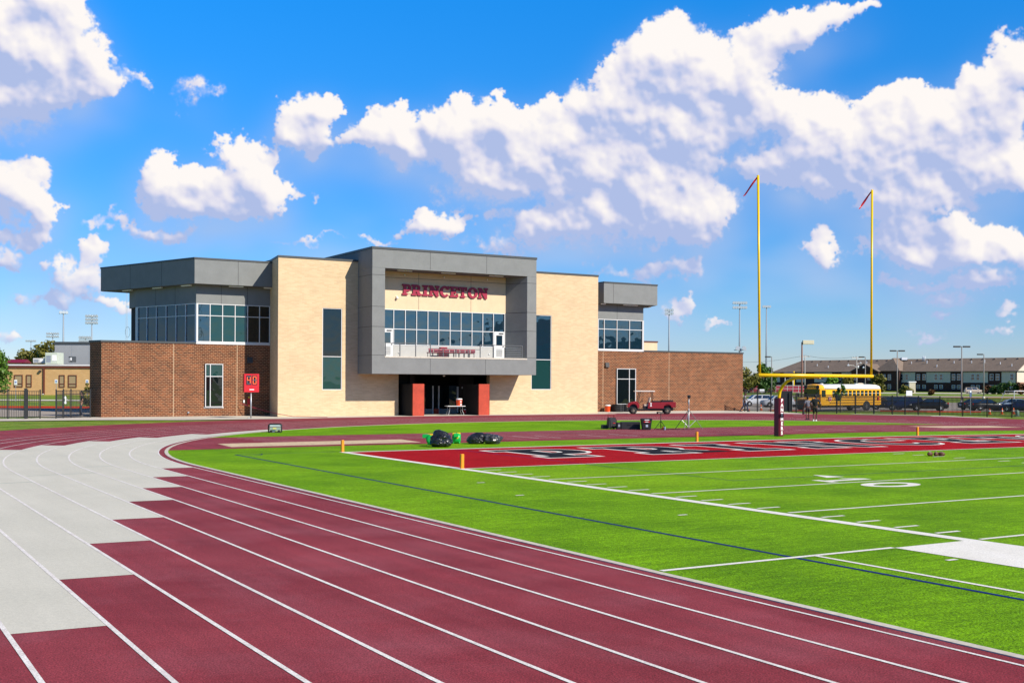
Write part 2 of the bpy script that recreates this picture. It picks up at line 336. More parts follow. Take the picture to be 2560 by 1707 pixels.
# ------------------------------------------------------------------ terrain
def sm(x): x = min(1, max(0, x)); return x * x * (3 - 2 * x)
def interp(x, tab):
    if x <= tab[0][0]: return tab[0][1]
    for (a, p), (b, q) in zip(tab, tab[1:]):
        if x <= b: return p + (q - p) * (x - a) / (b - a)
    return tab[-1][1]
def dl(x, y): return (x - CAM.x) * FWD.x + (y - CAM.y) * FWD.y, (x - CAM.x) * RGT.x + (y - CAM.y) * RGT.y
def xy(d, l): return CAM.x + d * FWD.x + l * RGT.x, CAM.y + d * FWD.y + l * RGT.y
def zg(x, y):
    """height of the ground: level field that falls gently to the car park on the east, rises to the school on the west"""
    d, l = dl(x, y)
    a = -.02 * max(l - 20, 0) * min(1, max(0, (d - 30) / 70)); a = max(a, -.62)
    if d > 118: a += (interp(d, [(145, -.65), (165, -.72), (220, -.45), (350, .05), (450, .4)]) - a) * sm((d - 118) / 27)
    b = interp(d, [(95, 0), (116, .03), (150, .83), (200, .95)])
    k = sm((l + 14) / 30)
    return b + (a - b) * k
def spot(u, d):
    """ground point seen along picture column u (of 2560) at distance d in front of the viewpoint"""
    x, y = xy(d, (u - 1280) / FPX * d); return (x, y, zg(x, y))

def terrain(name, m, off, dd, ll):
    vs = []; fs = []
    for d in dd:
        for l in ll:
            x, y = xy(d, l); vs.append((x, y, zg(x, y) + off))
    n = len(ll)
    for i in range(len(dd) - 1):
        for j in range(n - 1): fs.append((i * n + j, i * n + j + 1, (i + 1) * n + j + 1, (i + 1) * n + j))
    me = bpy.data.meshes.new(name); me.from_pydata(vs, [], fs); me.materials.append(m)
    me.update()
    o = bpy.data.objects.new(name, me); COL.objects.link(o)
    if me.polygons[0].normal.z < 0: me.flip_normals()
    return tag(o, kind='structure')

def sheet(name, polys, off, m, kind='structure', cut=True):
    bm = bmesh.new()
    for p in polys:
        if len(p) == 2 and isinstance(p[0], list): vs, fs = p
        else: vs, fs = p, [range(len(p))]
        V = [bm.verts.new((q[0], q[1], 0)) for q in vs]
        for f in fs:
            try: bm.faces.new([V[i] for i in f])
            except ValueError: pass
    bmesh.ops.triangulate(bm, faces=[f for f in bm.faces if len(f.verts) > 4])
    if cut:
        xs = [v.co.x for v in bm.verts]; ys = [v.co.y for v in bm.verts]
        for ax, lo, hi in ((0, max(min(xs), 20), max(xs)), (1, max(min(ys), -20), max(ys))):
            if max(xs) < 20 and max(ys) < 60: continue
            st = 2.5 if hi < 120 else 6
            q = math.ceil(lo / st) * st
            while q < hi:
                co = Vector((q, 0, 0)) if ax == 0 else Vector((0, q, 0)); no = Vector((1, 0, 0)) if ax == 0 else Vector((0, 1, 0))
                bmesh.ops.bisect_plane(bm, geom=bm.verts[:] + bm.edges[:] + bm.faces[:], plane_co=co, plane_no=no)
                q += st
    for f in bm.faces:
        f.normal_update()
        if f.normal.z < 0: f.normal_flip()
    for v in bm.verts: v.co.z = zg(v.co.x, v.co.y) + off
    me = bpy.data.meshes.new(name); bm.to_mesh(me); bm.free(); me.materials.append(m)
    o = bpy.data.objects.new(name, me); COL.objects.link(o)
    return tag(o, kind=kind)
def band(pts, w):
    """quads of width w along a path"""
    P = [Vector((p[0], p[1])) for p in pts]; A = []; B = []
    for i, p in enumerate(P):
        d = (P[min(i + 1, len(P) - 1)] - P[max(i - 1, 0)]).normalized(); n = Vector((-d.y, d.x)) * w / 2
        A.append(p + n); B.append(p - n)
    return [(A[i], A[i + 1], B[i + 1], B[i]) for i in range(len(P) - 1)]
def dlpoly(pts): return [xy(d, l) for d, l in pts]

# ------------------------------------------------------------------ lettering
def ell(cx_, cy_, rx, ry, a0, a1, n=10): return [(cx_ + rx * math.cos(R(a0 + (a1 - a0) * i / n)), cy_ + ry * math.sin(R(a0 + (a1 - a0) * i / n))) for i in range(n + 1)]
def pbowl(): return [(4.1, 3.5), (5.4, 3.5)] + ell(5.4, 6.75, 3.5, 3.25, -80, 80, 8) + [(5.4, 10), (0, 10), (0, 8.3), (1.3, 8.3), (1.3, 1.7), (0, 1.7), (0, 0), (5.4, 0), (5.4, 1.7), (4.1, 1.7)]
HOLE = [(4.1, 5.2), (5.2, 5.2)] + ell(5.2, 6.75, 1.1, 1.55, -80, 80, 6) + [(5.2, 8.3), (4.1, 8.3)]
GLYPH = {
    'P': (9.0, [pbowl(), HOLE]),
    'R': (10.3, [[(4.1, 3.5), (4.9, 3.5), (6.4, 0), (10.3, 0), (10.3, 1.7), (9.2, 1.7), (7.7, 4.3)] + ell(5.6, 6.9, 3.4, 3.1, -45, 80, 7) + [(5.6, 10), (0, 10), (0, 8.3), (1.3, 8.3), (1.3, 1.7), (0, 1.7), (0, 0), (5.4, 0), (5.4, 1.7), (4.1, 1.7)], HOLE]),
    'I': (5.6, [[(0, 0), (5.6, 0), (5.6, 1.7), (4.2, 1.7), (4.2, 8.3), (5.6, 8.3), (5.6, 10), (0, 10), (0, 8.3), (1.4, 8.3), (1.4, 1.7), (0, 1.7)]]),
    'N': (10.6, [[(0, 0), (4.3, 0), (4.3, 1.7), (3.2, 1.7), (3.2, 6.0), (7.3, -.3), (9.6, -.3), (9.6, 8.3), (10.6, 8.3), (10.6, 10), (6.3, 10), (6.3, 8.3), (7.4, 8.3), (7.4, 4.5), (3.6, 10), (0, 10), (0, 8.3), (1, 8.3), (1, 1.7), (0, 1.7)]]),
    'C': (9.6, [ell(5, 5, 5, 5.2, 62, 322, 20) + ell(5.2, 5, 2.3, 3.3, 318, 48, 14) + [(7.2, 6.6), (9.5, 6.6), (9.5, 10), (8.1, 10), (7.7, 9.3)]]),
    'E': (8.8, [[(0, 0), (8.8, 0), (8.8, 3.5), (7.0, 3.5), (7.0, 1.8), (4.1, 1.8), (4.1, 4.2), (5.2, 4.2), (5.2, 3.3), (6.6, 3.3), (6.6, 6.7), (5.2, 6.7), (5.2, 5.8), (4.1, 5.8), (4.1, 8.2), (7.0, 8.2), (7.0, 6.9), (8.7, 6.9), (8.7, 10), (0, 10), (0, 8.3), (1.3, 8.3), (1.3, 1.7), (0, 1.7)]]),
    'T': (9.4, [[(2.0, 0), (7.4, 0), (7.4, 1.7), (6.1, 1.7), (6.1, 8.2), (7.6, 8.2), (7.6, 6.4), (9.4, 6.4), (9.4, 10), (0, 10), (0, 6.4), (1.8, 6.4), (1.8, 8.2), (3.3, 8.2), (3.3, 1.7), (2.0, 1.7)]]),
    'O': (10.2, [ell(5.1, 5, 5.1, 5.2, 0, 352, 28), ell(5.1, 5, 2.2, 3.3, 0, 346, 20)]),
}
def curve_mesh(cu):
    ob = bpy.data.objects.new('lettering_tmp', cu); COL.objects.link(ob)
    dg = bpy.context.evaluated_depsgraph_get(); me = bpy.data.meshes.new_from_object(ob.evaluated_get(dg))
    vs = [tuple(v.co) for v in me.vertices]; fs = [tuple(p.vertices) for p in me.polygons]
    bpy.data.objects.remove(ob); bpy.data.curves.remove(cu); bpy.data.meshes.remove(me)
    return vs, fs
def glyph(ch, h, wscale=1, offset=0, extrude=0):
    cu = bpy.data.curves.new('glyph', 'CURVE'); cu.dimensions = '2D'; cu.fill_mode = 'BOTH'; cu.offset = offset; cu.extrude = extrude
    k = h / 10
    for lp in GLYPH[ch][1]:
        sp = cu.splines.new('POLY'); sp.points.add(len(lp) - 1); sp.use_cyclic_u = True
        for p, q in zip(sp.points, lp): p.co = (q[0] * k * wscale, q[1] * k, 0, 1)
    return curve_mesh(cu)
def words(txt, size, extrude=0, offset=0, align='CENTER', space=1.0):
    cu = bpy.data.curves.new('words', 'FONT'); cu.body = txt; cu.size = size; cu.extrude = extrude; cu.offset = offset; cu.align_x = align; cu.align_y = 'CENTER'; cu.space_character = space
    cu.resolution_u = 3
    return curve_mesh(cu)
def letter_obj(name, vf, M_, m, parent=None):
    vs, fs = vf; me = bpy.data.meshes.new(name); me.from_pydata([M_ @ Vector(v) for v in vs], [], fs); me.materials.append(m)
    o = bpy.data.objects.new(name, me); COL.objects.link(o); o.parent = parent
    return o

# ------------------------------------------------------------------ ground materials
def ground_mat(name, c1, c2, fine, patch, rough=.9, streak=None, bump=.4, sheen=0, third=None, bdist=.012, speck=None):
    M_ = bpy.data.materials.new(name); M_.use_nodes = True; t = M_.node_tree; b = t.nodes['Principled BSDF']; L = t.links.new
    b.inputs['Roughness'].default_value = rough; b.inputs['Specular IOR Level'].default_value = .1
    if sheen: b.inputs['Sheen Weight'].default_value = sheen; b.inputs['Sheen Roughness'].default_value = .6
    pos = t.nodes.new('ShaderNodeNewGeometry').outputs['Position']
    def noise(scale, detail=3, st=None, rough_=.6):
        n = t.nodes.new('ShaderNodeTexNoise'); n.inputs['Scale'].default_value = scale; n.inputs['Detail'].default_value = detail; n.inputs['Roughness'].default_value = rough_
        if st:
            mp = t.nodes.new('ShaderNodeMapping'); mp.inputs['Scale'].default_value = st[0]; mp.inputs['Rotation'].default_value = (0, 0, st[1]); L(pos, mp.inputs[0]); L(mp.outputs[0], n.inputs[0])
        else: L(pos, n.inputs[0])
        return n.outputs[0]
    def mixc(fac, a, bcol, lo=.35, hi=.65):
        mr = t.nodes.new('ShaderNodeMapRange'); mr.inputs[1].default_value = lo; mr.inputs[2].default_value = hi; L(fac, mr.inputs[0])
        x = t.nodes.new('ShaderNodeMix'); x.data_type = 'RGBA'; L(mr.outputs[0], x.inputs[0])
        for sk, v in ((6, a), (7, bcol)):
            if isinstance(v, tuple): x.inputs[sk].default_value = (*v, 1)
            else: L(v, x.inputs[sk])
        return x.outputs[2]
    c = mixc(noise(patch, 5), c1, c2)
    if third: c = mixc(noise(third[0], 4), c, third[1], third[2], third[3])
    if streak: 
        n = noise(streak[0], 4, (streak[1], streak[2]))
        mr = t.nodes.new('ShaderNodeMapRange'); mr.inputs[1].default_value = .3; mr.inputs[2].default_value = .7; mr.inputs[3].default_value = 1 - streak[3]; mr.inputs[4].default_value = 1 + streak[3]; L(n, mr.inputs[0])
        mu = t.nodes.new('ShaderNodeVectorMath'); mu.operation = 'SCALE'; L(c, mu.inputs[0]); L(mr.outputs[0], mu.inputs['Scale']); c = mu.outputs[0]
    if len(fine) > 2:
        g2 = noise(fine[2], 3, None, .75); mr = t.nodes.new('ShaderNodeMapRange'); mr.inputs[1].default_value = .38; mr.inputs[2].default_value = .62; mr.inputs[3].default_value = 1 - fine[3]; mr.inputs[4].default_value = 1 + fine[3]; L(g2, mr.inputs[0])
        mu = t.nodes.new('ShaderNodeVectorMath'); mu.operation = 'SCALE'; L(c, mu.inputs[0]); L(mr.outputs[0], mu.inputs['Scale']); c = mu.outputs[0]
    fn = noise(fine[0], 2, None, .7)
    mr = t.nodes.new('ShaderNodeMapRange'); mr.inputs[1].default_value = .36; mr.inputs[2].default_value = .64; mr.inputs[3].default_value = 1 - fine[1]; mr.inputs[4].default_value = 1 + fine[1]; L(fn, mr.inputs[0])
    mu = t.nodes.new('ShaderNodeVectorMath'); mu.operation = 'SCALE'; L(c, mu.inputs[0]); L(mr.outputs[0], mu.inputs['Scale']); c = mu.outputs[0]
    if speck: c = mixc(noise(speck[0], 1), c, speck[1], speck[2], speck[2] + .04)
    L(c, b.inputs['Base Color'])
    bp = t.nodes.new('ShaderNodeBump'); bp.inputs['Strength'].default_value = bump; bp.inputs['Distance'].default_value = bdist; L(fn, bp.inputs['Height']); L(bp.outputs[0], b.inputs['Normal'])
    return M_
G_TURF = ground_mat('artificial_turf', (.100, .230, .001), (.158, .332, .002), (34, .38, 9, .15), .42, streak=(2.2, (.35, 3.2, 1), 1.0, .2), bump=.9, bdist=.02, third=(.09, (.215, .385, .005), .48, .75))
G_GRASS = ground_mat('lawn_grass', (.10, .19, .012), (.20, .24, .035), (14, .35), .35, streak=(1.2, (1, 1, 1), 0, .2), bump=.8, third=(.06, (.30, .27, .09), .55, .75))
G_TRACK = ground_mat('maroon_track', (.182, .017, .025), (.24, .033, .043), (55, .5, 16, .10), .45, rough=.9, streak=(.9, (2.5, .12, 1), .0, .15), bump=.5, third=(.55, (.25, .052, .066), .46, .78), sheen=.02, bdist=.004, speck=(70, (.26, .08, .10), .70))
G_PAD = ground_mat('grey_track', (.52, .50, .42), (.565, .54, .455), (55, .09, 14, .04), .35, rough=.85, streak=(.8, (2.5, .2, 1), 0, .04), bump=.3, bdist=.003)
G_CONC = ground_mat('concrete', (.50, .455, .38), (.56, .51, .43), (9, .10), .3, rough=.9, bump=.2)
G_ROAD = ground_mat('beige_pavement', (.33, .285, .235), (.38, .33, .28), (6, .12), .12, rough=.9, bump=.2)  # pale beige is the paving's own colour
G_ASPH = ground_mat('asphalt', (.06, .06, .065), (.09, .088, .085), (12, .2), .3, rough=.9, bump=.2)
G_SAND = ground_mat('pale_sand', (.60, .46, .30), (.52, .39, .25), (6, .15), 1.2, bump=.6)
G_RED = ground_mat('red_turf', (.31, .003, .005), (.37, .005, .008), (34, .45), .5, streak=(2.2, (.35, 3.2, 1), 1.0, .12), bump=.9, bdist=.02)
G_WHITE = ground_mat('white_turf', (.70, .67, .60), (.76, .73, .67), (40, .12), 1.0, bump=.6)
G_BLACK = ground_mat('black_turf', (.010, .010, .014), (.016, .016, .02), (36, .4), .5, bump=.6)
G_BLUE = ground_mat('blue_turf', (.006, .02, .12), (.008, .03, .15), (36, .3), .5, bump=.6)
G_LINE = ground_mat('white_track_paint', (.74, .71, .67), (.60, .55, .52), (50, .22), 2.5, bump=.3, bdist=.003)
G_CURBRED = ground_mat('red_curb_paint', (.52, .05, .02), (.45, .04, .02), (6, .15), 1, bump=.2)

# ------------------------------------------------------------------ the ground sheets
dd = [-400, -150, -60, -20, 0] + [10 + 5 * i for i in range(0, 4)] + [30 + 2.5 * i for i in range(0, 72)] + [212, 225, 240, 260, 280, 300, 325, 350, 380, 420, 450, 500, 600, 800, 1200, 2000, 4000, 7000]
ll = [-6000, -2500, -1000, -500, -250, -150, -110, -90, -75, -60, -52] + [-45 + 2.5 * i for i in range(0, 54)] + [92, 100, 110, 120, 135, 150, 165, 180, 200, 230, 270, 330, 450, 700, 1200, 2500, 6000]
terrain('ground', G_GRASS, -.055, dd, ll)

CX0, CY0 = 24.38, 5.0                              # centre of the bend
def arc(r, a0, a1, n=60): return [(CX0 - r * math.cos(R(a0 + (a1 - a0) * i / n)), CY0 + r * math.sin(R(a0 + (a1 - a0) * i / n))) for i in range(n + 1)]
RC = 31.25                                         # inside kerb
outer = [(-15.62, -70), (-15.62, -21), (-15.62, 4), (-16.4, 14)] + arc(44.7, 25, 84, 30) + [(27, 49.75), (44, 49.6), (54, 47.9), (60, 47.1), (63.5, 46.6), (75.2, 43.0), (78.5, 37), (80, 30), (80, -70)]
sheet('track', [outer], 0, G_TRACK)
infield = [(CX0 - RC, -70)] + arc(RC, 0, 180, 80) + [(CX0 + RC, -70)]
sheet('turf', [infield], .008, G_TURF)
def stadium(r, a1=180, y0=-70, n=80): return [(CX0 - r, y0), (CX0 - r, -25), (CX0 - r, 0)] + arc(r, 0, a1, n) + ([(CX0 + r, 0), (CX0 + r, y0)] if a1 == 180 else [])
kb = MB(); kp = stadium(RC)
for q in band(kp, .13): 
    z = [zg(p[0], p[1]) for p in q]
    kb.hexa([(p[0], p[1], zz - .02) for p, zz in zip(q, z)], [(p[0], p[1], zz + .013) for p, zz in zip(q, z)])
tag(kb.build('kerb', G_CONC), kind='structure')
# maroon runway apron across the D behind the end zone
def cut_y(y): return math.sqrt(RC * RC - (y - CY0) ** 2)
Y1, Y2 = 13.35, 22.4
ap = [(CX0 - cut_y(Y1) + .08, Y1)] + [p for p in arc(RC - .08, 0, 90, 90) if Y1 < p[1] < Y2] + [(CX0 - cut_y(Y2) + .08, Y2), (CX0 + cut_y(Y2) - .08, Y2)] + [p for p in arc(RC - .08, 90, 180, 90) if Y1 < p[1] < Y2] + [(CX0 + cut_y(Y1) - .08, Y1)]
sheet('runway_apron', [ap], .013, G_TRACK)
sheet('sand_pit', [[(-2.9, 14.4), (-2.7, 17.0), (5.9, 17.15), (5.6, 14.45)]], .018, G_SAND)
sheet('sand_pit', [[(43.4, 17.2), (43.2, 19.9), (51.4, 19.9), (51.2, 17.2)]], .018, G_SAND)
# pale exchange zone of the lanes, each lane staggered
L0 = 31.53; LW = 1.012
near_y = [4.4, 1.25, -1.95, -5.05, -8.3, -11.5, -14.85, -18.1]; far_a = [52.2, 40.5, 34.0, 28.2, 22.9, 18.2, 14, 10]
polys = []
for k in range(8):
    ra, rb = L0 + LW * k, L0 + LW * (k + 1)
    A = [(CX0 - ra, near_y[k] - .06)] + ([(CX0 - ra, CY0)] if near_y[k] < CY0 else []) + arc(ra, 1, far_a[k] - .4, 40); B = [(CX0 - rb, near_y[k] + .0)] + [(CX0 - rb, CY0)] + arc(rb, 1, far_a[k], 40)
    for i in range(len(A) - 1): polys.append((A[i], A[i + 1], B[i + 1], B[i]))
sheet('exchange_zone', polys, .003, G_PAD)
lines = []
for k in range(9): lines += band(stadium(L0 + LW * k - (.0 if k else .0), n=160), .055 if k else .05)
sheet('track_lines', lines, .006, G_LINE)
G_MARK = ground_mat('faded_green_line', (.30, .42, .35), (.38, .46, .40), (30, .1), 2, bump=.1)
sheet('lane_marks', band([(-9.1, 6.1), (-10.05, 6.0)], .05) + band([(-10.2, 3.6), (-12.1, 3.2)], .05) + band([(-12.2, 1.2), (-13.1, 1.05)], .05), .0055, G_MARK)
# runway lines on the apron
rl = []
for y in (15.2, 16.4, 17.75, 18.97, 20.2, 21.4):
    rl += band([(7.2 if y < 17 else -.5, y), (43, y)], .05)
for x in (12.2, 13.45, 16.1, 18.0, 31, 33.5): rl += band([(x, 15.25), (x, 17.7)], .06)
sheet('runway_lines', rl, .018, G_LINE)
mk = []
for x, y, s in ((58, 33, .5), (62.5, 27.8, .6), (68.5, 29, .8), (66, 23.5, 1.0), (55.5, 42, .6)):
    mk += band([(x - s, y), (x + s, y)], .35)
sheet('lane_marks', mk, .006, G_MARK)

# football markings
S0 = -.02                                          # field edge of the sideline
sheet('end_zone', [[(S0, .0), (S0, 9.2), (48.77, 9.2), (48.77, 0)]], .011, G_RED)
fm = []
fm += [[(S0 - .30, -70), (S0 - .30, 9.42), (S0, 9.42), (S0, -70)]]
fm += [[(S0, 9.17), (S0, 9.42), (49.1, 9.42), (49.1, 9.17)]]
fm += [[(48.77, -70), (48.77, 9.17), (49.1, 9.17), (49.1, -70)]]
fm += band([(.02, 0), (48.7, 0)], .115)
YD = .9144
for k in range(1, 60):
    y = -YD * k
    if k % 5 == 0: fm += band([(.10, y), (48.6, y)], .105)
    else:
        fm += band([(.10, y), (.72, y)], .10) + band([(48.05, y), (48.67, y)], .10)
        fm += band([(17.95, y), (18.55, y)], .10) + band([(30.2, y), (30.8, y)], .10)
sheet('field_lines', fm, .0145, G_WHITE)
sheet('team_box', [[(-2.02, -18.28), (S0 - .3, -18.28), (S0 - .3, -70), (-2.02, -70)]], .0145, G_WHITE)
sheet('team_box_lines', band([(-6.75, -18.25), (-2.02, -18.25)], .11) + band([(-3.78, -18.31), (-3.78, -70)], .09), .0145, G_WHITE)
bl = band([(-4.2, 9.7), (-4.2, -70)], .095) + band([(-4.2, 9.7), (-.34, 9.7)], .06) + band([(-4.2 + .95 * math.cos(R(a)), 9.7 - .95 * math.sin(R(a))) for a in range(0, 91, 9)], .06)
bl += band([(4.4, 9.1), (4.4, -7.22), (26, -7.22)], .06)
sheet('soccer_lines', bl, .0128, G_BLUE)
sheet('field_spots', [p for x, y in ((-2.15, -4.6), (-3.0, -8.0), (-2.2, -13.0), (-2.4, -19.6)) for p in band([(x, y), (x + .22, y)], .09)], .018, G_WHITE)
# yard number, read from the near side
num = []
ZQ = lambda u, v: (6.35 + v, -8.95 + u)            # u towards the end line, v across the field
num += [[ZQ(.28, 0), ZQ(.56, 0), ZQ(.56, 1.8), ZQ(.28, 1.8)], [ZQ(.56, 1.8), ZQ(.86, 1.3), ZQ(.86, 1.1), ZQ(.56, 1.4)], [ZQ(.05, 0), ZQ(.05, .28), ZQ(.28, .28), ZQ(.28, 0)], [ZQ(.56, 0), ZQ(.56, .28), ZQ(.80, .28), ZQ(.80, 0)]]
oc = (7.25, -10.12); oe = [(oc[0] + .92 * math.cos(R(a)), oc[1] + .60 * math.sin(R(a))) for a in range(0, 361, 10)]; oi = [(oc[0] + .56 * math.cos(R(a)), oc[1] + .30 * math.sin(R(a))) for a in range(0, 361, 10)]
num += [(oe[i], oe[i + 1], oi[i + 1], oi[i]) for i in range(36)]
num += [[(7.40, -7.72), (8.1, -7.72), (7.78, -6.8)]]
sheet('yard_number', num, .0145, G_WHITE)
# the word across the end zone: black letters edged in white
starts = [5.05, 9.6, 14.35, 18.05, 23.0, 27.6, 32.3, 36.3, 40.9]
for ch, x in zip('PRINCETON', starts):
    for offs, z, mm, nm in ((.20, .0145, G_WHITE, 'letter_edge'), (0.0, .0175, G_BLACK, 'letter_fill')):
        vs, fs = glyph(ch, 4.7, .80, offset=offs)
        sheet('end_zone_' + nm, [([(x + v[0], 3.05 + v[1]) for v in vs], list(fs))], z, mm)

# concrete walk along the building, paths, car park, road
sheet('concrete_walk', [[(-24, 51.2), (-9, 50.9), (-1, 50.2), (4, 48.2), (12, 48.0), (27, 48.5), (44, 48.4), (54, 46.8), (62.5, 46.0), (63.3, 50), (65.2, 56), (62, 57), (44, 57), (12, 57), (6, 57), (.5, 57), (-24, 53.2)]], -.006, G_CONC)
sheet('path', [dlpoly([(112, 33.5), (114.2, 44.5), (116.2, 44.5), (113.2, 33.0)]), dlpoly([(106, 39.5), (104.5, 46.5), (111.2, 46.6), (112.6, 44.5), (113.0, 41)])], -.012, G_CONC)
sheet('car_park', [dlpoly([(125, 18), (133, 26), (140, 34), (143, 41), (143, 70), (143, 100), (200, 120), (205, 60), (200, 20), (150, 16)])], -.012, G_ROAD)
sheet('road', [dlpoly([(262, 40), (262, 190), (284, 190), (284, 40)])], -.012, G_ROAD)
sheet('apartment_drive', [dlpoly([(335, 85), (330, 190), (352, 190), (362, 85)])], -.012, G_CONC)
sheet('driveway', [dlpoly([(84, -45), (85, -24), (92, -22), (106, -26), (106, -60), (84, -60)])], -.012, G_ROAD)
sheet('asphalt_lane', [dlpoly([(106.5, -70), (106.5, -28), (110.4, -28), (110.4, -70)])], -.012, G_ASPH)
sheet('school_walk', [dlpoly([(130.5, -70), (130.5, -33), (134, -33), (134, -70)])], -.012, G_CONC)
def kerb_run(name, pts, w_, h_, m):
    b_ = MB()
    for q in band(pts, w_):
        z = [zg(p[0], p[1]) for p in q]
        b_.hexa([(p[0], p[1], k - .05) for p, k in zip(q, z)], [(p[0], p[1], k + h_) for p, k in zip(q, z)])
    return tag(b_.build(name, m), kind='structure')
kerb_run('red_kerb', dlpoly([(111, -70), (111, -50), (111, -36)]), .5, .16, G_CURBRED)
kerb_run('red_kerb', dlpoly([(137, 30.5), (137.3, 33), (137.6, 36)]), .3, .10, G_CURBRED)
kerb_run('red_kerb', dlpoly([(141, 45), (139, 50), (139, 56.5)]), .3, .10, G_CURBRED)
kerb_run('red_kerb', dlpoly([(150, 18.2), (139, 22), (133.5, 24.4), (131, 27)]), .3, .14, G_CURBRED)
kerb_run('red_kerb', dlpoly([(260.8, 60), (260.8, 120), (260.8, 190)]), .4, .10, mat('worn_red_kerb', (.22, .05, .03), .8))
# ------------------------------------------------------------------ the field house
FH = thing('field_house', 'two storey athletic building with tan brick towers, brown brick wings and a grey framed balcony', 'building', (27, 52.5, 0))
FO = (27, 52.5, 0)
TH = R(20); EL_ = Vector((-math.sin(TH), math.cos(TH), 0)); ER_ = Vector((math.sin(TH), math.cos(TH), 0))
def fmb(): return MB(FO)
def part(name, mb, m, parent=FH, **k): return mb.build(name, m, parent, **k)
class Face:
    """a wall plane: s metres along it, z up, d metres out of it"""
    def __init__(s, p, t, n): s.p = Vector((p[0], p[1], 0)); s.t = Vector(t).normalized(); s.n = Vector(n).normalized()
    def at(s, a, z, d=0): return s.p + s.t * a + s.n * d + Vector((0, 0, z))
    def rect(s, mb, a0, a1, z0, z1, d0, d1):
        c = [s.at(a, 0, d) for a, d in ((a0, d1), (a1, d1), (a1, d0), (a0, d0))]
        return mb.hexa([(p.x, p.y, z0) for p in c], [(p.x, p.y, z1) for p in c])
def window(F, a0, a1, z0, z1, mull=(), rails=(), name='window', parent=FH, off=FO, glass=None, fw=.055, d=.0, fm=None, panes=None):
    """glazing with frame bars in the wall plane F; panes = [(a0, a1, z0, z1, material)] overrides single panes"""
    g = MB(off); F.rect(g, a0, a1, z0, z1, d - .10, d - .05); w_ = g.build(name, glass or MT['glass'], parent)
    f = MB(off)
    for a in (a0 + fw / 2, a1 - fw / 2): F.rect(f, a - fw / 2, a + fw / 2, z0, z1, d - .12, d + .03)
    for z in (z0 + fw / 2, z1 - fw / 2): F.rect(f, a0 + fw, a1 - fw, z - fw / 2, z + fw / 2, d - .12, d + .027)
    for a in mull: F.rect(f, a - fw / 2, a + fw / 2, z0 + fw, z1 - fw, d - .12, d + .024)
    for z in rails: F.rect(f, a0 + fw, a1 - fw, z - fw / 2, z + fw / 2, d - .12, d + .021)
    f.build('frame', fm or MT['frame'], w_)
    for q in panes or ():
        b_ = MB(off); F.rect(b_, q[0], q[1], q[2], q[3], d - .05, d - .045); b_.build('pane', q[4], w_)
    return w_
def joints(F, segs, parent, m=None, w_=.028):
    for a0, a1, z0, z1 in segs:
        b_ = fmb()
        if a0 == a1: F.rect(b_, a0 - w_ / 2, a0 + w_ / 2, z0, z1, 0, .004)
        else: F.rect(b_, a0, a1, z0 - w_ / 2, z0 + w_ / 2, 0, .0045)
        b_.build('panel_joint', m or MT['joint'], parent)
XD, YN = (1, 0, 0), (0, -1, 0)
YB, YT, YX, YK = 56.2, 52.5, 49.75, 51.7
MT['light_joint'] = mat('pale_sealant', (.62, .47, .30), .8)
MT['glass_navy'] = glass_mat('navy_window_glass', (.004, .014, .030), .045, .01)
MT['interior'] = mat('shade_dark_interior', (.012, .011, .010), .9)  # near-black colour carries the shade inside the recess and behind the glazing
MT['lamp'] = mat('fluorescent_tube_housing', (.82, .83, .80), .5)
MT['dark_fix'] = mat('bronze_fixture', (.05, .045, .04), .5)

# brown brick wings
b_ = fmb(); b_.prism([(.3, YB), (12.97, YB), (12.97, 62), (5.6, 62), (5.6, 57.8), (-.23, 57.67)], -.5, 5.47); bw1 = part('brick_wing', b_, MT['brick'])
b_ = fmb(); b_.prism([(.24, YB - .05), (7.16, YB - .05), (6.7, 57.72), (-.30, 57.74)], 5.47, 5.61); part('coping', b_, MT['coping'], bw1)
b_ = fmb(); b_.box(44.2, 61.9, YB, 63, -.7, 5.62); bw2 = part('brick_wing', b_, MT['brick'])
b_ = fmb(); b_.box(49.45, 61.96, YB - .05, 63.05, 5.62, 5.75); part('coping', b_, MT['coping'], bw2)
FB = Face((0, YB), XD, YN)
joints(FB, [(5.5, 5.5, 0, 5.47), (10.35, 10.35, 0, 5.55)], bw1, MT['light_joint'], .03)
joints(FB, [(44.83, 44.83, 0, 5.55), (52.55, 52.55, 0, 5.62)], bw2, MT['light_joint'], .03)
window(FB, 7.85, 9.22, .68, 3.97, mull=(8.24,), rails=(3.02,), d=.125, glass=MT['glass_dark'], panes=[(7.9, 9.18, 3.06, 3.92, MT['glass_green'])])
b_ = fmb(); b_.box(7.78, 9.30, YB - .06, YB, .60, .68); part('sill', b_, MT['frame'], bw1)
window(FB, 46.31, 48.5, .66, 4.0, mull=(47.75,), rails=(3.03,), d=.125, glass=MT['glass_dark'])
for x, z, nm in ((11.34, 4.28, 0), (45.23, 4.32, 0)):
    b_ = fmb(); b_.hexa([(x - .22, YB - .20, z - .22), (x + .22, YB - .20, z - .22), (x + .22, YB, z - .22), (x - .22, YB, z - .22)], [(x - .22, YB - .12, z + .22), (x + .22, YB - .12, z + .22), (x + .22, YB, z + .22), (x - .22, YB, z + .22)]); part('wall_light', b_, MT['dark_fix'], bevel=.02)
b_ = fmb(); b_.tube([(6.6, YB - .12, .28), (6.6, YB, .28)], .07); b_.tube([(6.6, YB - .12, .34), (6.6, YB - .12, .22)], .03); part('hose_bib', b_, MT['steel'])

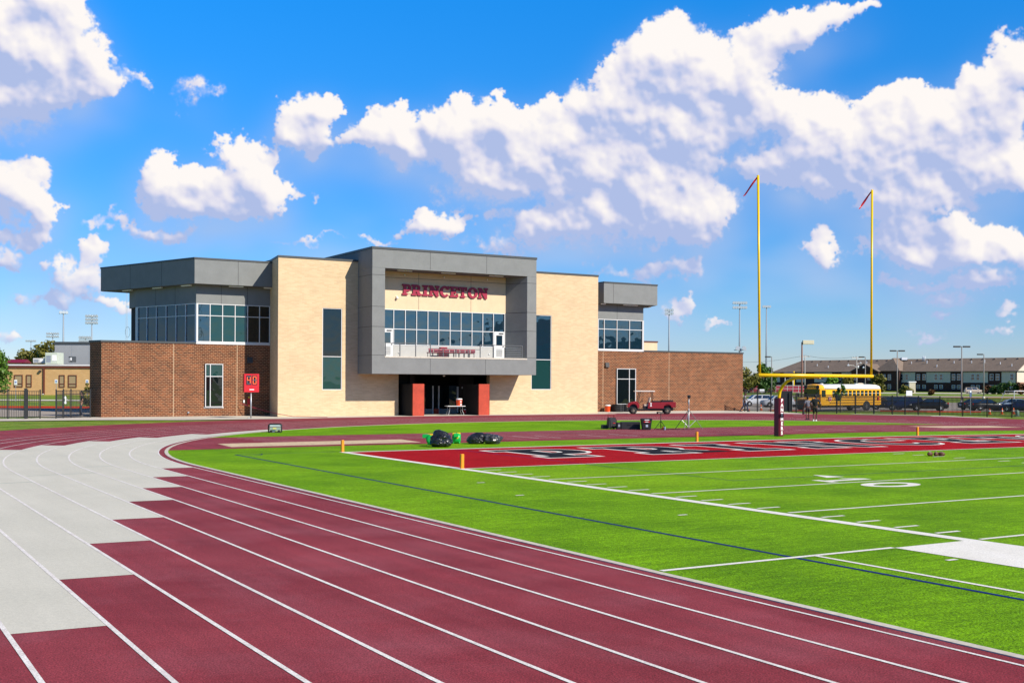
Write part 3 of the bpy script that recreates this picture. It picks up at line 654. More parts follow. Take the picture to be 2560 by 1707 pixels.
# upper floors: glazing band, stucco band, deep overhanging fascia
def upper(sgn):
    if sgn < 0: X0, X1, E, fx, xr = 7.17, 12.96, EL_, 6.79, 12.97
    else: X0, X1, E, fx, xr = 49.45, 44.24, ER_, 50.38, 44.23
    C = lambda t, o=0: (X0 + E.x * t, YB + E.y * t)
    side = Face((X0, YB), E, (E.y * sgn, -E.x * sgn, 0))
    front = Face((0, YB), XD, YN)
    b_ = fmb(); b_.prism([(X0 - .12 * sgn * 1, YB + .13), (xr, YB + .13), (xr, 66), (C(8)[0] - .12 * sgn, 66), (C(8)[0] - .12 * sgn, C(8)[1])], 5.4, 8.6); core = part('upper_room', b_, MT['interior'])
    b_ = fmb(); b_.prism([(X0, YB), (xr, YB), (xr, 66), (C(8.1)[0], 66), C(8.1)], 8.55, 9.97); sb = part('stucco_band', b_, MT['stucco'])
    a0, a1 = sorted((X0, X1 + (.0 if sgn < 0 else 0)))
    if sgn < 0: mm = [8.24, 9.2, 10.18, 11.17, 12.12]
    else: mm = [44.94, 46.39, 47.84]
    b_ = fmb(); b_.box(a0, a1, YB - .05, YB + .12, 5.47 if sgn < 0 else 5.62, 5.63 if sgn < 0 else 5.76); part('sill', b_, MT['frame'], core)
    gl = None
    pn = None
    if sgn < 0: pn = [(8.28, 9.16, 5.7, 8.5, MT['glass_green']), (9.24, 11.13, 5.7, 8.5, MT['glass_green']), (11.2, 12.9, 5.7, 8.5, MT['glass_dark'])]
    window(front, a0, a1, 5.63 if sgn < 0 else 5.76, 8.55, mull=mm, rails=(7.64,), parent=core, panes=pn)
    ms = [1.34, 2.6, 3.9, 5.2, 6.5]
    window(side, .05, 7.8, 5.63, 8.55, mull=ms, rails=(7.64,), parent=core, glass=MT['glass_navy'])
    b_ = fmb(); side.rect(b_, -.09, .05, 5.63, 8.55, -.12, .035); part('corner_post', b_, MT['frame'], core); b_ = fmb(); side.rect(b_, 7.8, 8.1, 5.4, 8.55, -.12, .0); part('corner_post', b_, MT['frame'], core)
    joints(front, [(9.1, 9.1, 8.55, 9.97), (11.15, 11.15, 8.55, 9.97)] if sgn < 0 else [(46.4, 46.4, 8.55, 9.97)], sb)
    joints(side, [(2.7, 2.7, 8.55, 9.97), (5.3, 5.3, 8.55, 9.97)], sb)
    t1 = 12.82
    Fc = lambda t: (fx + E.x * t, 55.27 + E.y * t)
    poly = [(fx, 55.27), (xr, 55.27), (xr, 70), Fc(t1)]
    b_ = fmb(); b_.prism(poly, 9.97, 11.80); fa = part('fascia', b_, MT['stucco'])
    g = .035 * sgn
    b_ = fmb(); b_.prism([(fx + g, 55.23), (xr, 55.23), (xr, 70.1), (Fc(t1)[0] + g, Fc(t1)[1] + .1)], 11.80, 11.93); part('coping', b_, MT['coping'], fa)
    b_ = fmb(); b_.prism([(fx - .1 * sgn, 55.40), (xr, 55.40), (xr, 69.8), (Fc(t1)[0] - .1 * sgn, Fc(t1)[1] - .1)], 9.945, 9.972); part('soffit', b_, MT['soffit'], fa)
    ff = Face((0, 55.27), XD, YN); fs = Face((fx, 55.27), E, (E.y * sgn, -E.x * sgn, 0))
    joints(ff, [(10.12, 10.12, 9.98, 11.8)] if sgn < 0 else [(45.3, 45.3, 9.98, 11.8)], fa)
    joints(fs, [(4.26, 4.26, 9.98, 11.8), (8.54, 8.54, 9.98, 11.8)], fa)
    for q in ([(9.54, 10.64), (12.3, 12.9)] if sgn < 0 else [(46.77, 48.38), (44.25, 44.7)]):
        b_ = fmb(); b_.box(q[0], q[1], 55.62, 55.78, 9.86, 9.945); part('soffit_light', b_, MT['lamp'], fa)
    for t in ((1.1, 2.3), (4.9, 6.1), (9.0, 10.3)):
        b_ = fmb(); b_.bar(Vector((fx, 55.27, 9.90)) + E * t[0] - Vector((.4 * sgn, 0, 0)), Vector((fx, 55.27, 9.90)) + E * t[1] - Vector((.4 * sgn, 0, 0)), .16, .08); part('soffit_light', b_, MT['lamp'], fa)
upper(-1); upper(1)
# block behind the east glazing, with its red-brown cap
b_ = fmb(); b_.box(52.4, 57.2, 64, 69, 4, 6.86); rb = part('rear_parapet', b_, MT['stucco_tan'])
b_ = fmb(); b_.box(52.35, 57.26, 63.95, 69.05, 6.86, 7.0); part('coping', b_, mat('red_brown_coping', (.13, .045, .03), .5), rb)

# tan brick towers with tall windows
FT = Face((0, YT), XD, YN)
def tower(x0, x1, w0, w1, zb, zt, tr, left):
    b_ = fmb()
    b_.box(w1, x1, YT, YT + .5, -.4, 12.0); b_.box(x0, w0, YT, YT + .5, -.4, 12.0) if not left else b_.prism([(x0, YT), (w0, YT), (w0, YT + .5), (x0 + .09, YT + .5)], -.4, 12.0)
    b_.box(w0, w1, YT, YT + .5, -.4, zb); b_.box(w0, w1, YT, YT + .5, zt, 12.0)
    if left: b_.prism([(x0 + .09, YT + .5), (w0, YT + .5), (w0, 60), (x0 + .64, 60), (x0 + .64, YB)], -.4, 12.0); b_.box(w0, x1, YT + .7, 60, -.4, 12.0)
    else: b_.box(x0, w1, YT + .7, 60, -.4, 12.0); b_.box(w1, x1, YT + .5, 60, -.4, 12.0)
    t = part('brick_tower', b_, MT['tan'])
    b_ = fmb()
    if left: b_.prism([(x0 - .04, YT - .04), (x1, YT - .04), (x1, 60), (x0 + .60, 60), (x0 + .6, YB)], 12.0, 12.16)
    else: b_.prism([(x0, YT - .04), (x1 + .04, YT - .04), (x1 + .04, 60), (x0, 60)], 12.0, 12.16)
    part('coping', b_, MT['coping'], t)
    return t
t1 = tower(12.33, 22.32, 15.87, 17.49, 2.02, 8.33, 4.59, True)
t2 = tower(30.68, 41.65, 34.75, 36.78, 2.05, 8.45, 4.62, False)
window(FT, 15.87, 17.49, 2.02, 8.33, rails=(4.59,), d=-.06, glass=MT['glass_dark'], panes=[(15.95, 17.41, 2.1, 4.54, MT['glass_green'])])
window(FT, 34.75, 36.78, 2.05, 8.45, rails=(4.62,), d=-.06, panes=[(34.83, 36.70, 2.13, 4.57, MT['glass_green'])])
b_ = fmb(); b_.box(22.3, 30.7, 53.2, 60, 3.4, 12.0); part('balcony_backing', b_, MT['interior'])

# grey stucco frame around the balcony
bx = thing('balcony', None, None); bx.parent = FH
b_ = fmb(); b_.box(18.8, 33.52, YX, 60, 11.37, 12.80); beam = part('balcony_surround', b_, MT['stucco'], bevel=.012)
b_ = fmb(); b_.box(18.76, 33.56, YX - .04, 60.05, 12.80, 12.97); part('coping', b_, MT['coping'], beam)
b_ = fmb(); b_.box(18.8, 33.52, YX, YT - .003, 3.27, 4.52); low = part('balcony_base', b_, MT['stucco'], bevel=.012)
b_ = fmb(); b_.prism([(18.8, YX + .002), (19.86, YX + .002), (20.4, YK), (20.4, YT - .003), (18.8, YT - .003)], 4.52, 11.37); pl = part('balcony_side', b_, MT['stucco'])
b_ = fmb(); b_.prism([(32.63, YX + .002), (33.52, YX + .002), (33.52, YT - .003), (31.71, YT - .003), (31.71, YK)], 4.52, 11.37); pr = part('balcony_side', b_, MT['stucco'])
b_ = fmb(); b_.box(19.86, 32.63, YX - .03, YK, 4.52, 4.64); part('balcony_floor', b_, G_CONC)
b_ = fmb(); b_.box(19.9, 32.6, YX + .12, YK, 11.345, 11.372); part('soffit', b_, MT['soffit'], beam)
FX = Face((0, YX), XD, YN); FXL = Face((18.8, YX), (0, 1, 0), (-1, 0, 0))
joints(FX, [(23.72, 23.72, 11.43, 12.8), (28.79, 28.79, 11.43, 12.8), (18.8, 19.86, 10.85, 0), (32.63, 33.52, 10.85, 0)][:2], beam)
joints(FX, [(23.76, 23.76, 3.27, 4.52), (28.72, 28.72, 3.27, 4.52)], low)
for q, xx in ((pl, (18.81, 19.86)), (pr, (32.63, 33.51))):
    joints(Face((0, YX + .002), XD, YN), [(xx[0], xx[1], z, 0) for z in (10.83, 8.42, 6.88, 4.70)], q, w_=.03)
joints(FXL, [(0.01, 2.74, z, 0) for z in (10.83, 8.42, 6.88, 4.70)], pl, w_=.03)
tt = Vector((31.71 - 32.63, YK - YX, 0)); joints(Face((32.63, YX), tt, (-tt.y, tt.x, 0)), [(0.02, tt.length, z, 0) for z in (10.83, 8.42, 6.88)], pr, w_=.03)
for q in ((21.14, 22.40), (24.98, 26.24), (29.35, 30.64)):
    b_ = fmb(); b_.box(q[0], q[1], 50.22, 50.36, 11.27, 11.345); part('soffit_light', b_, MT['lamp'], beam)
# balcony back wall, window band, doors
FK = Face((0, YK), XD, YN)
b_ = fmb(); b_.box(20.4, 31.71, YK, YK + .3, 8.38, 11.43); bw = part('balcony_wall', b_, MT['stucco_tan'])
joints(FK, [(23.68, 23.68, 8.38, 11.4), (28.42, 28.42, 8.38, 11.4), (20.4, 31.71, 10.87, 0)], bw)
b_ = fmb(); b_.box(21.45, 30.58, YK, YK + .3, 4.52, 5.56); part('balcony_wall', b_, mat('grey_block_wall', (.42, .41, .38), .8, noise=(2, .06)))
window(FK, 20.44, 31.66, 5.56, 8.38, mull=(21.5, 22.51, 23.5, 24.5, 25.48, 26.51, 27.51, 28.53, 29.54, 30.55), rails=(6.83,))
for x0, x1 in ((20.44, 21.42), (30.6, 31.58)):
    b_ = fmb(); FK.rect(b_, x0, x1, 4.64, 6.86, 0, .05)
    dr = b_.build('balcony_door', MT['frame'], FH)
    b_ = fmb(); FK.rect(b_, x0 + .2, x1 - .2, 5.72, 6.55, .05, .056); b_.build('door_glass', MT['glass'], dr)
    b_ = fmb()
    for i in range(7): FK.rect(b_, x0 + .2, x1 - .2, 4.80 + .095 * i, 4.84 + .095 * i, .05, .056)
    b_.build('louvre', MT['dark_fix'], dr)
    b_ = fmb(); FK.rect(b_, x1 - .16, x1 - .08, 5.60, 5.66, .05, .12); b_.build('door_handle', MT['dark_fix'], dr)
    b_ = fmb(); FK.rect(b_, x0 + .45, x1 - .12, 6.68, 6.74, .05, .12); b_.build('door_closer', MT['dark_fix'], dr)
# railing with cables
rl_ = fmb()
yr = YX + .14
def post(x, z): rl_.box(x - .03, x + .03, yr - .03, yr + .03, 4.64, z)
for x in (19.98, 21.2, 22.55, 23.82, 28.3, 29.5, 32.25): post(x, 5.64)
for x in (24.95, 26.1, 27.2): post(x, 5.26)
for x0, x1, z in ((19.95, 23.85, 5.66), (23.85, 28.27, 5.28), (28.27, 32.28, 5.66)): rl_.box(x0, x1, yr - .032, yr + .032, z - .025, z + .025)
rail = part('railing', rl_, mat('grey_railing', (.10, .105, .11), .45))
rc = fmb()
for i in range(6):
    z = 4.74 + .145 * i
    if z < 5.2: rc.box(19.98, 32.25, yr - .007, yr + .007, z - .006, z + .006)
    else: rc.box(19.98, 23.8, yr - .007, yr + .007, z - .006, z + .006); rc.box(28.3, 32.25, yr - .007, yr + .007, z - .006, z + .006)
part('railing_cable', rc, MT['steel'], rail)
bpy.data.objects.remove(bx)
# raised letters and small things on the wall
sg = fmb(); sg.box(22.3, 29.95, YK - .035, YK - .03, 9.62, 9.64); sign = part('sign_lettering', sg, MT['joint'])
M_LET = mat('crimson_letter_metal', (.31, .010, .040), .5, noise=(3, .05))
px = [205, 395, 615, 752, 978, 1183, 1372, 1568, 1788]; pe = [398, 610, 742, 978, 1180, 1368, 1558, 1790, 2012]
for ch, a, b2 in zip('PRINCETON', px, pe):
    x0 = 22.18 + (a - 205) / 1807 * 7.83; wd = (b2 - a) / 1807 * 7.83; hh = .87
    vf = glyph(ch, hh, wd / (GLYPH[ch][0] * hh / 10) * .95, extrude=.035)
    Mx = Matrix.Translation((x0 - FO[0], YK - .09 - FO[1], 9.53)) @ Matrix.Rotation(R(90), 4, 'X')
    letter_obj('letter', vf, Mx, M_LET, sign)
b_ = fmb(); b_.ball((21.73, YK - .16, 9.27), .10); b_.box(21.68, 21.78, YK - .1, YK, 9.32, 9.42); part('security_camera', b_, MT['white'])
for x in (22.4, 25.9, 29.9):
    b_ = fmb(); b_.lathe([(.0, 0), (.05, .01), (.07, .06), (.03, .12)], (x, YK - .09, 11.05), 10); part('spot_lamp', b_, MT['lamp'])
for x in (21.95, 30.15):
    b_ = fmb(); b_.ball((x, YK - .05, 4.98), .06); part('floor_outlet', b_, MT['white'])

# entrance recess under the balcony
b_ = fmb(); b_.box(22.32, 30.68, 57.6, 57.8, 0, 3.4); b_.box(22.1, 22.32, 53.0, 57.8, 0, 3.4); b_.box(30.68, 30.9, 53.0, 57.8, 0, 3.4); b_.box(22.1, 30.9, 52.5, 57.8, 3.28, 3.45); part('entrance_recess', b_, MT['interior'])  # shade of the recess painted in as near-black walls
for x0, x1 in ((22.68, 23.66), (28.6, 29.58)):
    b_ = fmb(); b_.box(x0, x1, 50.6, 50.74, 1.95, 2.52); b_.box(x0, x1, 50.6, 50.74, -.1, 1.935); b_.box(x0 + .01, x1 - .01, 50.61, 50.73, 1.93, 1.955); pp = part('red_pier', b_, MT['red_panel'])
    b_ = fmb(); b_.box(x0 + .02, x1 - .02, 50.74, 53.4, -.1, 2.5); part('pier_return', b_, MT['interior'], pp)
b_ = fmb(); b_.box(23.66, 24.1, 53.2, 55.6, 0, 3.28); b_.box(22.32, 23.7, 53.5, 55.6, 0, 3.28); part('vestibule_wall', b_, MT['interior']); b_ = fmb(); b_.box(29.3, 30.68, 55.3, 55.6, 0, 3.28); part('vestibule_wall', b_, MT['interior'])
b_ = fmb(); b_.box(24.1, 29.3, 55.50, 55.55, .42, 2.36); dw = part('entrance_glazing', b_, MT['glass_dark'])
b_ = fmb()
b_.box(26.84, 26.92, 55.42, 55.56, 0, 2.36); b_.box(27.39, 27.47, 55.42, 55.56, 0, 2.36); part('door_frame', b_, MT['frame'], dw)
b_ = fmb(); b_.box(29.14, 29.32, 55.40, 55.50, .08, 2.3); part('door_edge', b_, MT['steel'], dw)
b_ = fmb(); b_.box(24.1, 26.84, 55.46, 55.56, 0, .42); b_.box(27.47, 29.14, 55.46, 55.56, 0, .42); part('kick_panel', b_, mat('grey_kick_panel', (.22, .22, .21), .6), dw)
b_ = fmb(); b_.box(26.95, 27.37, 55.30, 55.5, 0, .42); part('red_panel', b_, MT['red_panel'], dw)
b_ = fmb(); b_.lathe([(.02, 0), (.09, .02), (.10, .1), (.05, .14)], (26.6, 52.9, 3.12), 12); part('ceiling_lamp', b_, MT['lamp'])
for x, z in ((29.55, 2.2), (29.9, 1.1)):
    b_ = fmb(); b_.obox((x, 55.25, z), (.10, .05, .16)); part('exit_device', b_, MT['steel'])

# seats on the balcony
M_SEAT = mat('maroon_seat', (.34, .03, .05), .45, obj=True)
st0 = thing('stadium_seat', 'maroon folding seat in the row behind the balcony railing', 'seat', (24.0, 50.3, 4.64), 0, 'maroon seats on the balcony')
b_ = MB(); b_.obox((0, .05, .34), (.40, .36, .07)); b_.build('seat_pan', M_SEAT, st0, bevel=.02)
b_ = MB(); b_.obox((0, -.17, .52), (.42, .06, .30), rx=R(-8)); b_.build('backrest', M_SEAT, st0, bevel=.02)
b_ = MB(); b_.bar((-.2, 0, 0), (-.2, 0, .34), .04); b_.bar((.2, 0, 0), (.2, 0, .34), .04); b_.build('leg', MT['black'], st0)
for i in range(1, 9):
    c = copy_tree(st0); c.location = (24.0 + .47 * i, 50.3, 4.64)
b_ = MB((25.4, 50.75, 4.64)); b_.obox((25.4, 50.75, 4.98), (.9, .45, .68)); b_.obox((25.4, 50.75, 5.38), (.62, .36, .12)); 
tag(b_.build('storage_bin', M_SEAT, None, bevel=.04), 'maroon bin standing behind the middle of the balcony seats', 'bin')

# roof units above the west wing
for x, y, zt, nm in ((11.7, 62, 12.5, 'white rooftop fan unit left of the west tan tower'), (14.1, 62, 12.45, 'low white rooftop unit half hidden by the west tan tower')):
    t = thing('rooftop_unit', nm, 'air conditioner', (x, y, 11.8), 0, 'units on the field house roof')
    b_ = MB(); b_.box(0, .85, 0, .8, 0, zt - 11.8); b_.build('casing', MT['white'], t, bevel=.03)
    b_ = MB(); b_.lathe([(.26, 0), (.26, .015)], (.25, -.02, (zt - 11.8) * .6), 14, axis='Y'); b_.build('fan_grille', MT['dark_fix'], t)
# ------------------------------------------------------------------ things on and round the field
def ground_at(x, y): return (x, y, zg(x, y))
IMG_RZ = -YAW                                        # turn that lines a thing's x axis up with the view's right

# goal post
gp = thing('goal_post', 'yellow gooseneck goal post with maroon base pad and red ribbons on its tips', 'goal post', ground_at(24.45, 12.0))
GZ = zg(24.45, 12.0)
b_ = MB(); b_.box(-.165, .165, -.205, .205, 0, 1.93); pad = b_.build('base_pad', mat('maroon_vinyl_pad', (.17, .010, .028), .45, noise=(3, .1)), gp, bevel=.035, bseg=2)
for i, ch in enumerate('PANTHERS'):
    vf = words(ch, .235, extrude=.002, offset=.012)
    letter_obj('letter', vf, Matrix.Translation((.01, -.207, 1.80 - .232 * i)) @ Matrix.Rotation(R(90), 4, 'X'), MT['white'], pad)
pts = [(0, 0, 1.9), (0, 0, 2.0), (0, -.06, 2.28), (0, -.25, 2.55), (0, -.6, 2.80), (0, -1.1, 2.95), (0, -1.8, 3.0), (0, -2.8, 3.0)]
MT['goal'] = mat('goal_post_yellow', (.80, .50, .006), .3, noise=(1.5, .04))
b_ = MB(); b_.tube(pts, .085, 14); b_.build('gooseneck', MT['goal'], gp)
b_ = MB(); b_.tube([(-4.02, -2.8, 3.05), (3.62, -2.8, 3.05)], .085, 16); b_.build('crossbar', MT['goal'], gp)
for x, dx in ((-3.90, -.16), (3.53, 0)):
    b_ = MB(); b_.tube([(x, -2.8, 3.1), (x + dx, -2.8, 12.35)], .056, 12); u_ = b_.build('upright', MT['goal'], gp)
    b_ = MB(); n = 9
    P0 = Vector((x + dx, -2.82, 12.33)); D_ = (-RGT * .60 - UP * .86)
    prev = None
    for i in range(n):
        t = i / (n - 1); wv = .055 + .04 * math.sin(t * 3.0); ang = .7 * math.sin(3.6 * t + x); c = P0 + D_ * t * 1.12 + FWD * .06 * math.sin(5 * t)
        sd = (RGT * math.cos(ang) * .8 + FWD * math.sin(ang) + UP * .35).normalized() * wv
        q = [b_._v(c - sd), b_._v(c + sd), b_._v(c + sd + FWD * .006), b_._v(c - sd + FWD * .006)]
        if prev:
            for k in range(4): b_.bm.faces.new((prev[k], prev[(k + 1) % 4], q[(k + 1) % 4], q[k]))
        prev = q
    b_.build('ribbon', MT['red'], u_)

# pylons
py0 = None
for x, y, lb in ((-.10, .06, 'orange pylon at the near corner where sideline meets goal line'), (-.12, 9.55, 'orange pylon at the far corner of the end zone by the sand pit'), (17.15, 9.62, 'orange pylon on the end line left of the goal post pad'), (31.9, 9.62, 'orange pylon on the end line right of the goal post')):
    if py0 is None:
        py0 = thing('pylon', lb, 'pylon', ground_at(x, y), 0, 'end zone pylons')
        b_ = MB(); b_.box(-.052, .052, -.052, .052, .03, .457); b_.build('marker', MT['orange'], py0, bevel=.012)
        b_ = MB(); b_.box(-.056, .056, -.056, .056, 0, .035); b_.build('weighted_base', MT['orange'], py0, bevel=.008)
    else:
        c = copy_tree(py0); c.location = ground_at(x, y); c['label'] = lb

# play clock
pc = thing('play_clock', 'red play clock on a grey pole showing 40 in front of the brown brick wing', 'clock', ground_at(9.55, 50.3))
b_ = MB(); b_.tube([(0, 0, 0), (0, 0, 1.95)], .055, 10); b_.build('pole', MT['steel'], pc)
b_ = MB(); b_.box(-.22, -.10, -.05, .07, 0, .05); b_.build('pole_foot', MT['steel'], pc)
b_ = MB(); b_.box(-.56, .56, -.14, .14, 1.86, 3.2); cab = b_.build('cabinet', MT['red'], pc, bevel=.015)
b_ = MB(); b_.box(-.40, -.03, -.150, -.14, 2.40, 3.08); b_.box(.03, .40, -.150, -.14, 2.40, 3.08); b_.build('display', mat('dark_display', (.012, .012, .016), .35), cab)
M_LIT = mat('lit_segment', (.8, .12, .03), .4); bs = M_LIT.node_tree.nodes['Principled BSDF']; bs.inputs['Emission Color'].default_value = (1, .16, .05, 1); bs.inputs['Emission Strength'].default_value = .25
M_OFF = mat('unlit_segment', (.10, .10, .13), .4)
def digit(x0, on):
    w_, h_, t_ = .27, .56, .055; z0 = 2.46
    S = {'a': (0, h_ - t_, w_, h_), 'g': (0, h_ / 2 - t_ / 2, w_, h_ / 2 + t_ / 2), 'd': (0, 0, w_, t_), 'f': (0, h_ / 2 + .03, t_, h_ - .06), 'b': (w_ - t_, h_ / 2 + .03, w_, h_ - .06), 'e': (0, .06, t_, h_ / 2 - .03), 'c': (w_ - t_, .06, w_, h_ / 2 - .03)}
    for k, (a, b2, c, d) in S.items():
        b_ = MB(); b_.box(x0 + a, x0 + c, -.158, -.150, z0 + b2, z0 + d); b_.build('segment', M_LIT if k in on else M_OFF, cab)
digit(-.35, 'fgbc'); digit(.08, 'abcdef')
b_ = MB(); b_.box(-.16, .18, -.147, -.14, 2.03, 2.09); b_.build('maker_plate', MT['white'], cab)
# wall fitting and cord behind it
t = thing('hose_cabinet', 'small red and yellow fitting on the shaded brick beside the play clock', 'wall fitting', (11.25, 56.15, 1.1))
b_ = MB(); b_.box(-.10, .10, -.12, 0, -.25, .25); b_.build('body', MT['red'], t, bevel=.02)
b_ = MB(); b_.box(-.06, .06, -.15, -.12, .25, .38); b_.box(-.06, .06, -.15, -.12, -.4, -.28); b_.build('cap', MT['yellow'], t)
b_ = MB(); b_.box(-.42, -.32, -.06, 0, -.1, .12); b_.build('plate', MT['white'], t)
b_ = MB((10.9, 56, .9)); b_.tube([(10.5, 55.9, .98), (11.2, 55.2, .68), (12.05, 54.2, .38), (12.3, 52.4, .22), (13.0, 51.0, .06), (15, 49.2, .03)], .022, 6); tag(b_.build('hose', mat('red_cord', (.35, .03, .06), .5)), 'thin red hose sagging from the brick corner to the ground', 'hose')

# generator on the grass crescent
M_GEN = mat('grey_green_panel', (.26, .33, .27), .4, noise=(6, .15))
ge = thing('generator', 'small portable generator on the grass edge beside the pale lanes', 'generator', ground_at(3.15, 26.6), IMG_RZ + R(8))
b_ = MB()
for y in (-.2, .2): b_.tube([(-.33, y, .03), (-.33, y, .40), (-.27, y, .45), (.27, y, .45), (.33, y, .40), (.33, y, .03), (.27, y, .02), (-.27, y, .02), (-.33, y, .05)], .022, 8)
for x in (-.3, .3): b_.tube([(x, -.2, .44), (x, .2, .44)], .02, 8); b_.tube([(x, -.2, .03), (x, .2, .03)], .02, 8)
b_.build('tube_frame', MT['plastic'], ge)
b_ = MB(); b_.box(-.28, .29, -.19, .19, .30, .44); b_.build('fuel_tank', mat('pale_grey_tank', (.42, .50, .50), .35, noise=(5, .1)), ge, bevel=.03)
b_ = MB(); b_.box(-.27, .30, -.215, -.17, .14, .29); b_.build('control_panel', M_GEN, ge, bevel=.01)
b_ = MB(); b_.box(-.10, .08, -.222, -.214, .19, .27); b_.build('label', mat('yellow_label', (.55, .52, .15), .5), ge)
b_ = MB(); b_.lathe([(.10, 0), (.10, .28)], (-.08, -.14, .12), 14, axis='Y'); b_.build('engine', MT['steel'], ge)
b_ = MB(); b_.lathe([(.07, 0), (.07, .08)], (.2, -.22, .07), 12, axis='Y'); b_.lathe([(.07, 0), (.07, .08)], (-.2, -.22, .07), 12, axis='Y'); b_.build('wheel', MT['rubber'], ge)

# bags and blowers behind the end zone
def bag(loc, sx, sy, sz, seed, label, knot, grey=0):
    rnd = random.Random(seed); bm = bmesh.new()
    bmesh.ops.create_icosphere(bm, subdivisions=4, radius=1)
    from mathutils import noise as nz
    for v in bm.verts:
        d = v.co.normalized(); o = Vector((seed * 3.1, 0, 0))
        f = 1 + .22 * nz.noise(d * 1.6 + o) - .16 * abs(nz.noise(d * 3.3 + o)) - .09 * abs(nz.noise(d * 7 + o)) + .05 * nz.noise(d * 15 + o)
        tw = max(0, d.x * knot[0] + d.y * knot[1] + d.z * knot[2] - .80); f += tw * 2.0
        z = d.z * f * sz + sz * .82
        v.co = Vector((d.x * f * sx, d.y * f * sy, max(z, .015 * nz.noise(d * 9) + .02)))
    M_ = MB(); M_.bm.free(); M_.bm = bm
    m_ = mat('black_bag_plastic', (.012 + grey, .013 + grey, .017 + grey), .28, spec=.6, noise=(5, .4), bump=(9, .6, .03), obj=True)
    return tag(M_.build('trash_bag', m_, None), label, 'bag', 'trash bags behind the end zone')
o = bag(0, .50, .40, .33, 2, 'tall black trash bag with a twisted top hiding one green blower', (-.15, 0, .99)); o.location = ground_at(4.75, 10.9); o.rotation_euler.z = IMG_RZ
o = bag(0, .40, .34, .25, 5, 'black trash bag touching the grey sheeny bag right of the blower', (.5, .2, .85)); o.location = ground_at(7.15, 12.3); o.rotation_euler.z = IMG_RZ
o = bag(0, .42, .34, .24, 9, 'sheeny grey black trash bag farthest right of the bags', (-.6, .3, .75), .02); o.location = ground_at(7.8, 11.95); o.rotation_euler.z = IMG_RZ + .4
M_GRN = mat('green_plastic', (.01, .42, .07), .35, noise=(5, .08)); M_YEL = mat('yellow_plastic', (.75, .50, .01), .4)
def blower(loc, rz, label):
    t = thing('air_blower', label, 'blower', loc, rz, 'green air blowers')
    b_ = MB(); b_.lathe([(.10, -.19), (.17, -.185), (.215, -.12), (.225, -.03), (.225, .03), (.215, .12), (.17, .185), (.10, .19)], (0, 0, .24), 22, axis='X'); b_.build('housing', M_GRN, t)
    b_ = MB(); b_.box(-.10, .10, -.38, -.08, .30, .46); b_.build('outlet', M_GRN, t, bevel=.012)
    b_ = MB(); b_.box(-.17, .0, -.20, -.03, .33, .47); b_.box(.02, .17, -.05, .1, .40, .48); b_.build('switch_box', M_YEL, t, bevel=.02)
    b_ = MB(); b_.lathe([(.04, 0), (.05, .012)], (.05, -.235, .27), 12, axis='Y'); b_.build('hub_cap', M_YEL, t)
    for x in (-.13, .13):
        for y in (-.12, .12):
            b_ = MB(); b_.tube([(x, y, 0), (x, y, .10)], .028, 8); b_.build('foot', M_GRN, t)
    return t
blower(ground_at(6.55, 12.95), IMG_RZ, 'green air blower with yellow switch box between the trash bags')
blower(ground_at(5.05, 12.35), IMG_RZ - R(100), 'green air blower mostly hidden behind the tall trash bag')

# footballs
M_BALL = mat('brown_leather', (.10, .035, .018), .55, noise=(30, .15), bump=(90, .3, .002), obj=True)
fb0 = None
for i, (u, lb) in enumerate(((2326, 'brown football leftmost of the three on the turf'), (2341, 'brown football in the middle of the three on the turf'), (2354, 'brown football rightmost of the three on the turf'))):
    d = 42.6; x, y = xy(d, (u - 1280) / FPX * d)
    if fb0 is None:
        fb0 = thing('football', lb, 'ball', (x, y, zg(x, y) + .085), IMG_RZ + R(30), 'footballs on the turf')
        pr = [(.002, -.142)] + [(.085 * (1 - (z / .142) ** 2) ** .72, z) for z in [-.142 + .284 * k / 14 for k in range(1, 14)]] + [(.002, .142)]
        b_ = MB(); b_.lathe(pr, (0, 0, 0), 18, axis='X'); b_.build('leather_cover', M_BALL, fb0)
        for s in (-1, 1):
            b_ = MB(); b_.lathe([(.0665, s * .072), (.0575, s * .090)] if s > 0 else [(.0575, -.090), (.0665, -.072)], (0, 0, 0), 18, axis='X'); b_.build('stripe', MT['white'], fb0)
        b_ = MB(); b_.box(-.05, .05, -.006, .006, .080, .089); b_.build('lacing', MT['white'], fb0)
    else:
        c = copy_tree(fb0); c.location = (x, y, zg(x, y) + .085); c.rotation_euler.z += (.5, -.9)[i - 1]; c['label'] = lb

# audio and camera gear on the runway apron
def gear(u, v0, d): x, y = xy(d, (u - 1280) / FPX * d); return (x, y, zg(x, y))
t = thing('tool_trolley', 'black wheeled tool box standing on end with a dark red handle', 'tool box', gear(1529, 0, 66.5), IMG_RZ + R(15))
b_ = MB(); b_.hexa([(-.26, -.2, .05), (.26, -.2, .05), (.26, .2, .05), (-.26, .2, .05)], [(-.20, -.16, .66), (.22, -.16, .66), (.22, .18, .66), (-.20, .18, .66)]); b_.build('box', MT['plastic'], t, bevel=.03)
b_ = MB(); b_.tube([(-.17, .1, .6), (-.17, .1, .80), (-.14, .1, .83), (.16, .1, .83), (.19, .1, .80), (.19, .1, .6)], .02, 8); b_.build('handle', mat('dark_red_grip', (.22, .02, .02), .5), t)
b_ = MB(); b_.box(.02, .16, -.205, -.185, .33, .37); b_.build('latch', MT['red'], t)
for x in (-.2, .2):
    b_ = MB(); b_.lathe([(.08, -.03), (.08, .03)], (x, .17, .08), 12, axis='X'); b_.build('wheel', MT['rubber'], t)
for x in (-.12, .25):
    b_ = MB(); b_.bar((x, -.22, 0), (x, -.18, .55), .03); b_.build('leg', MT['black'], t)
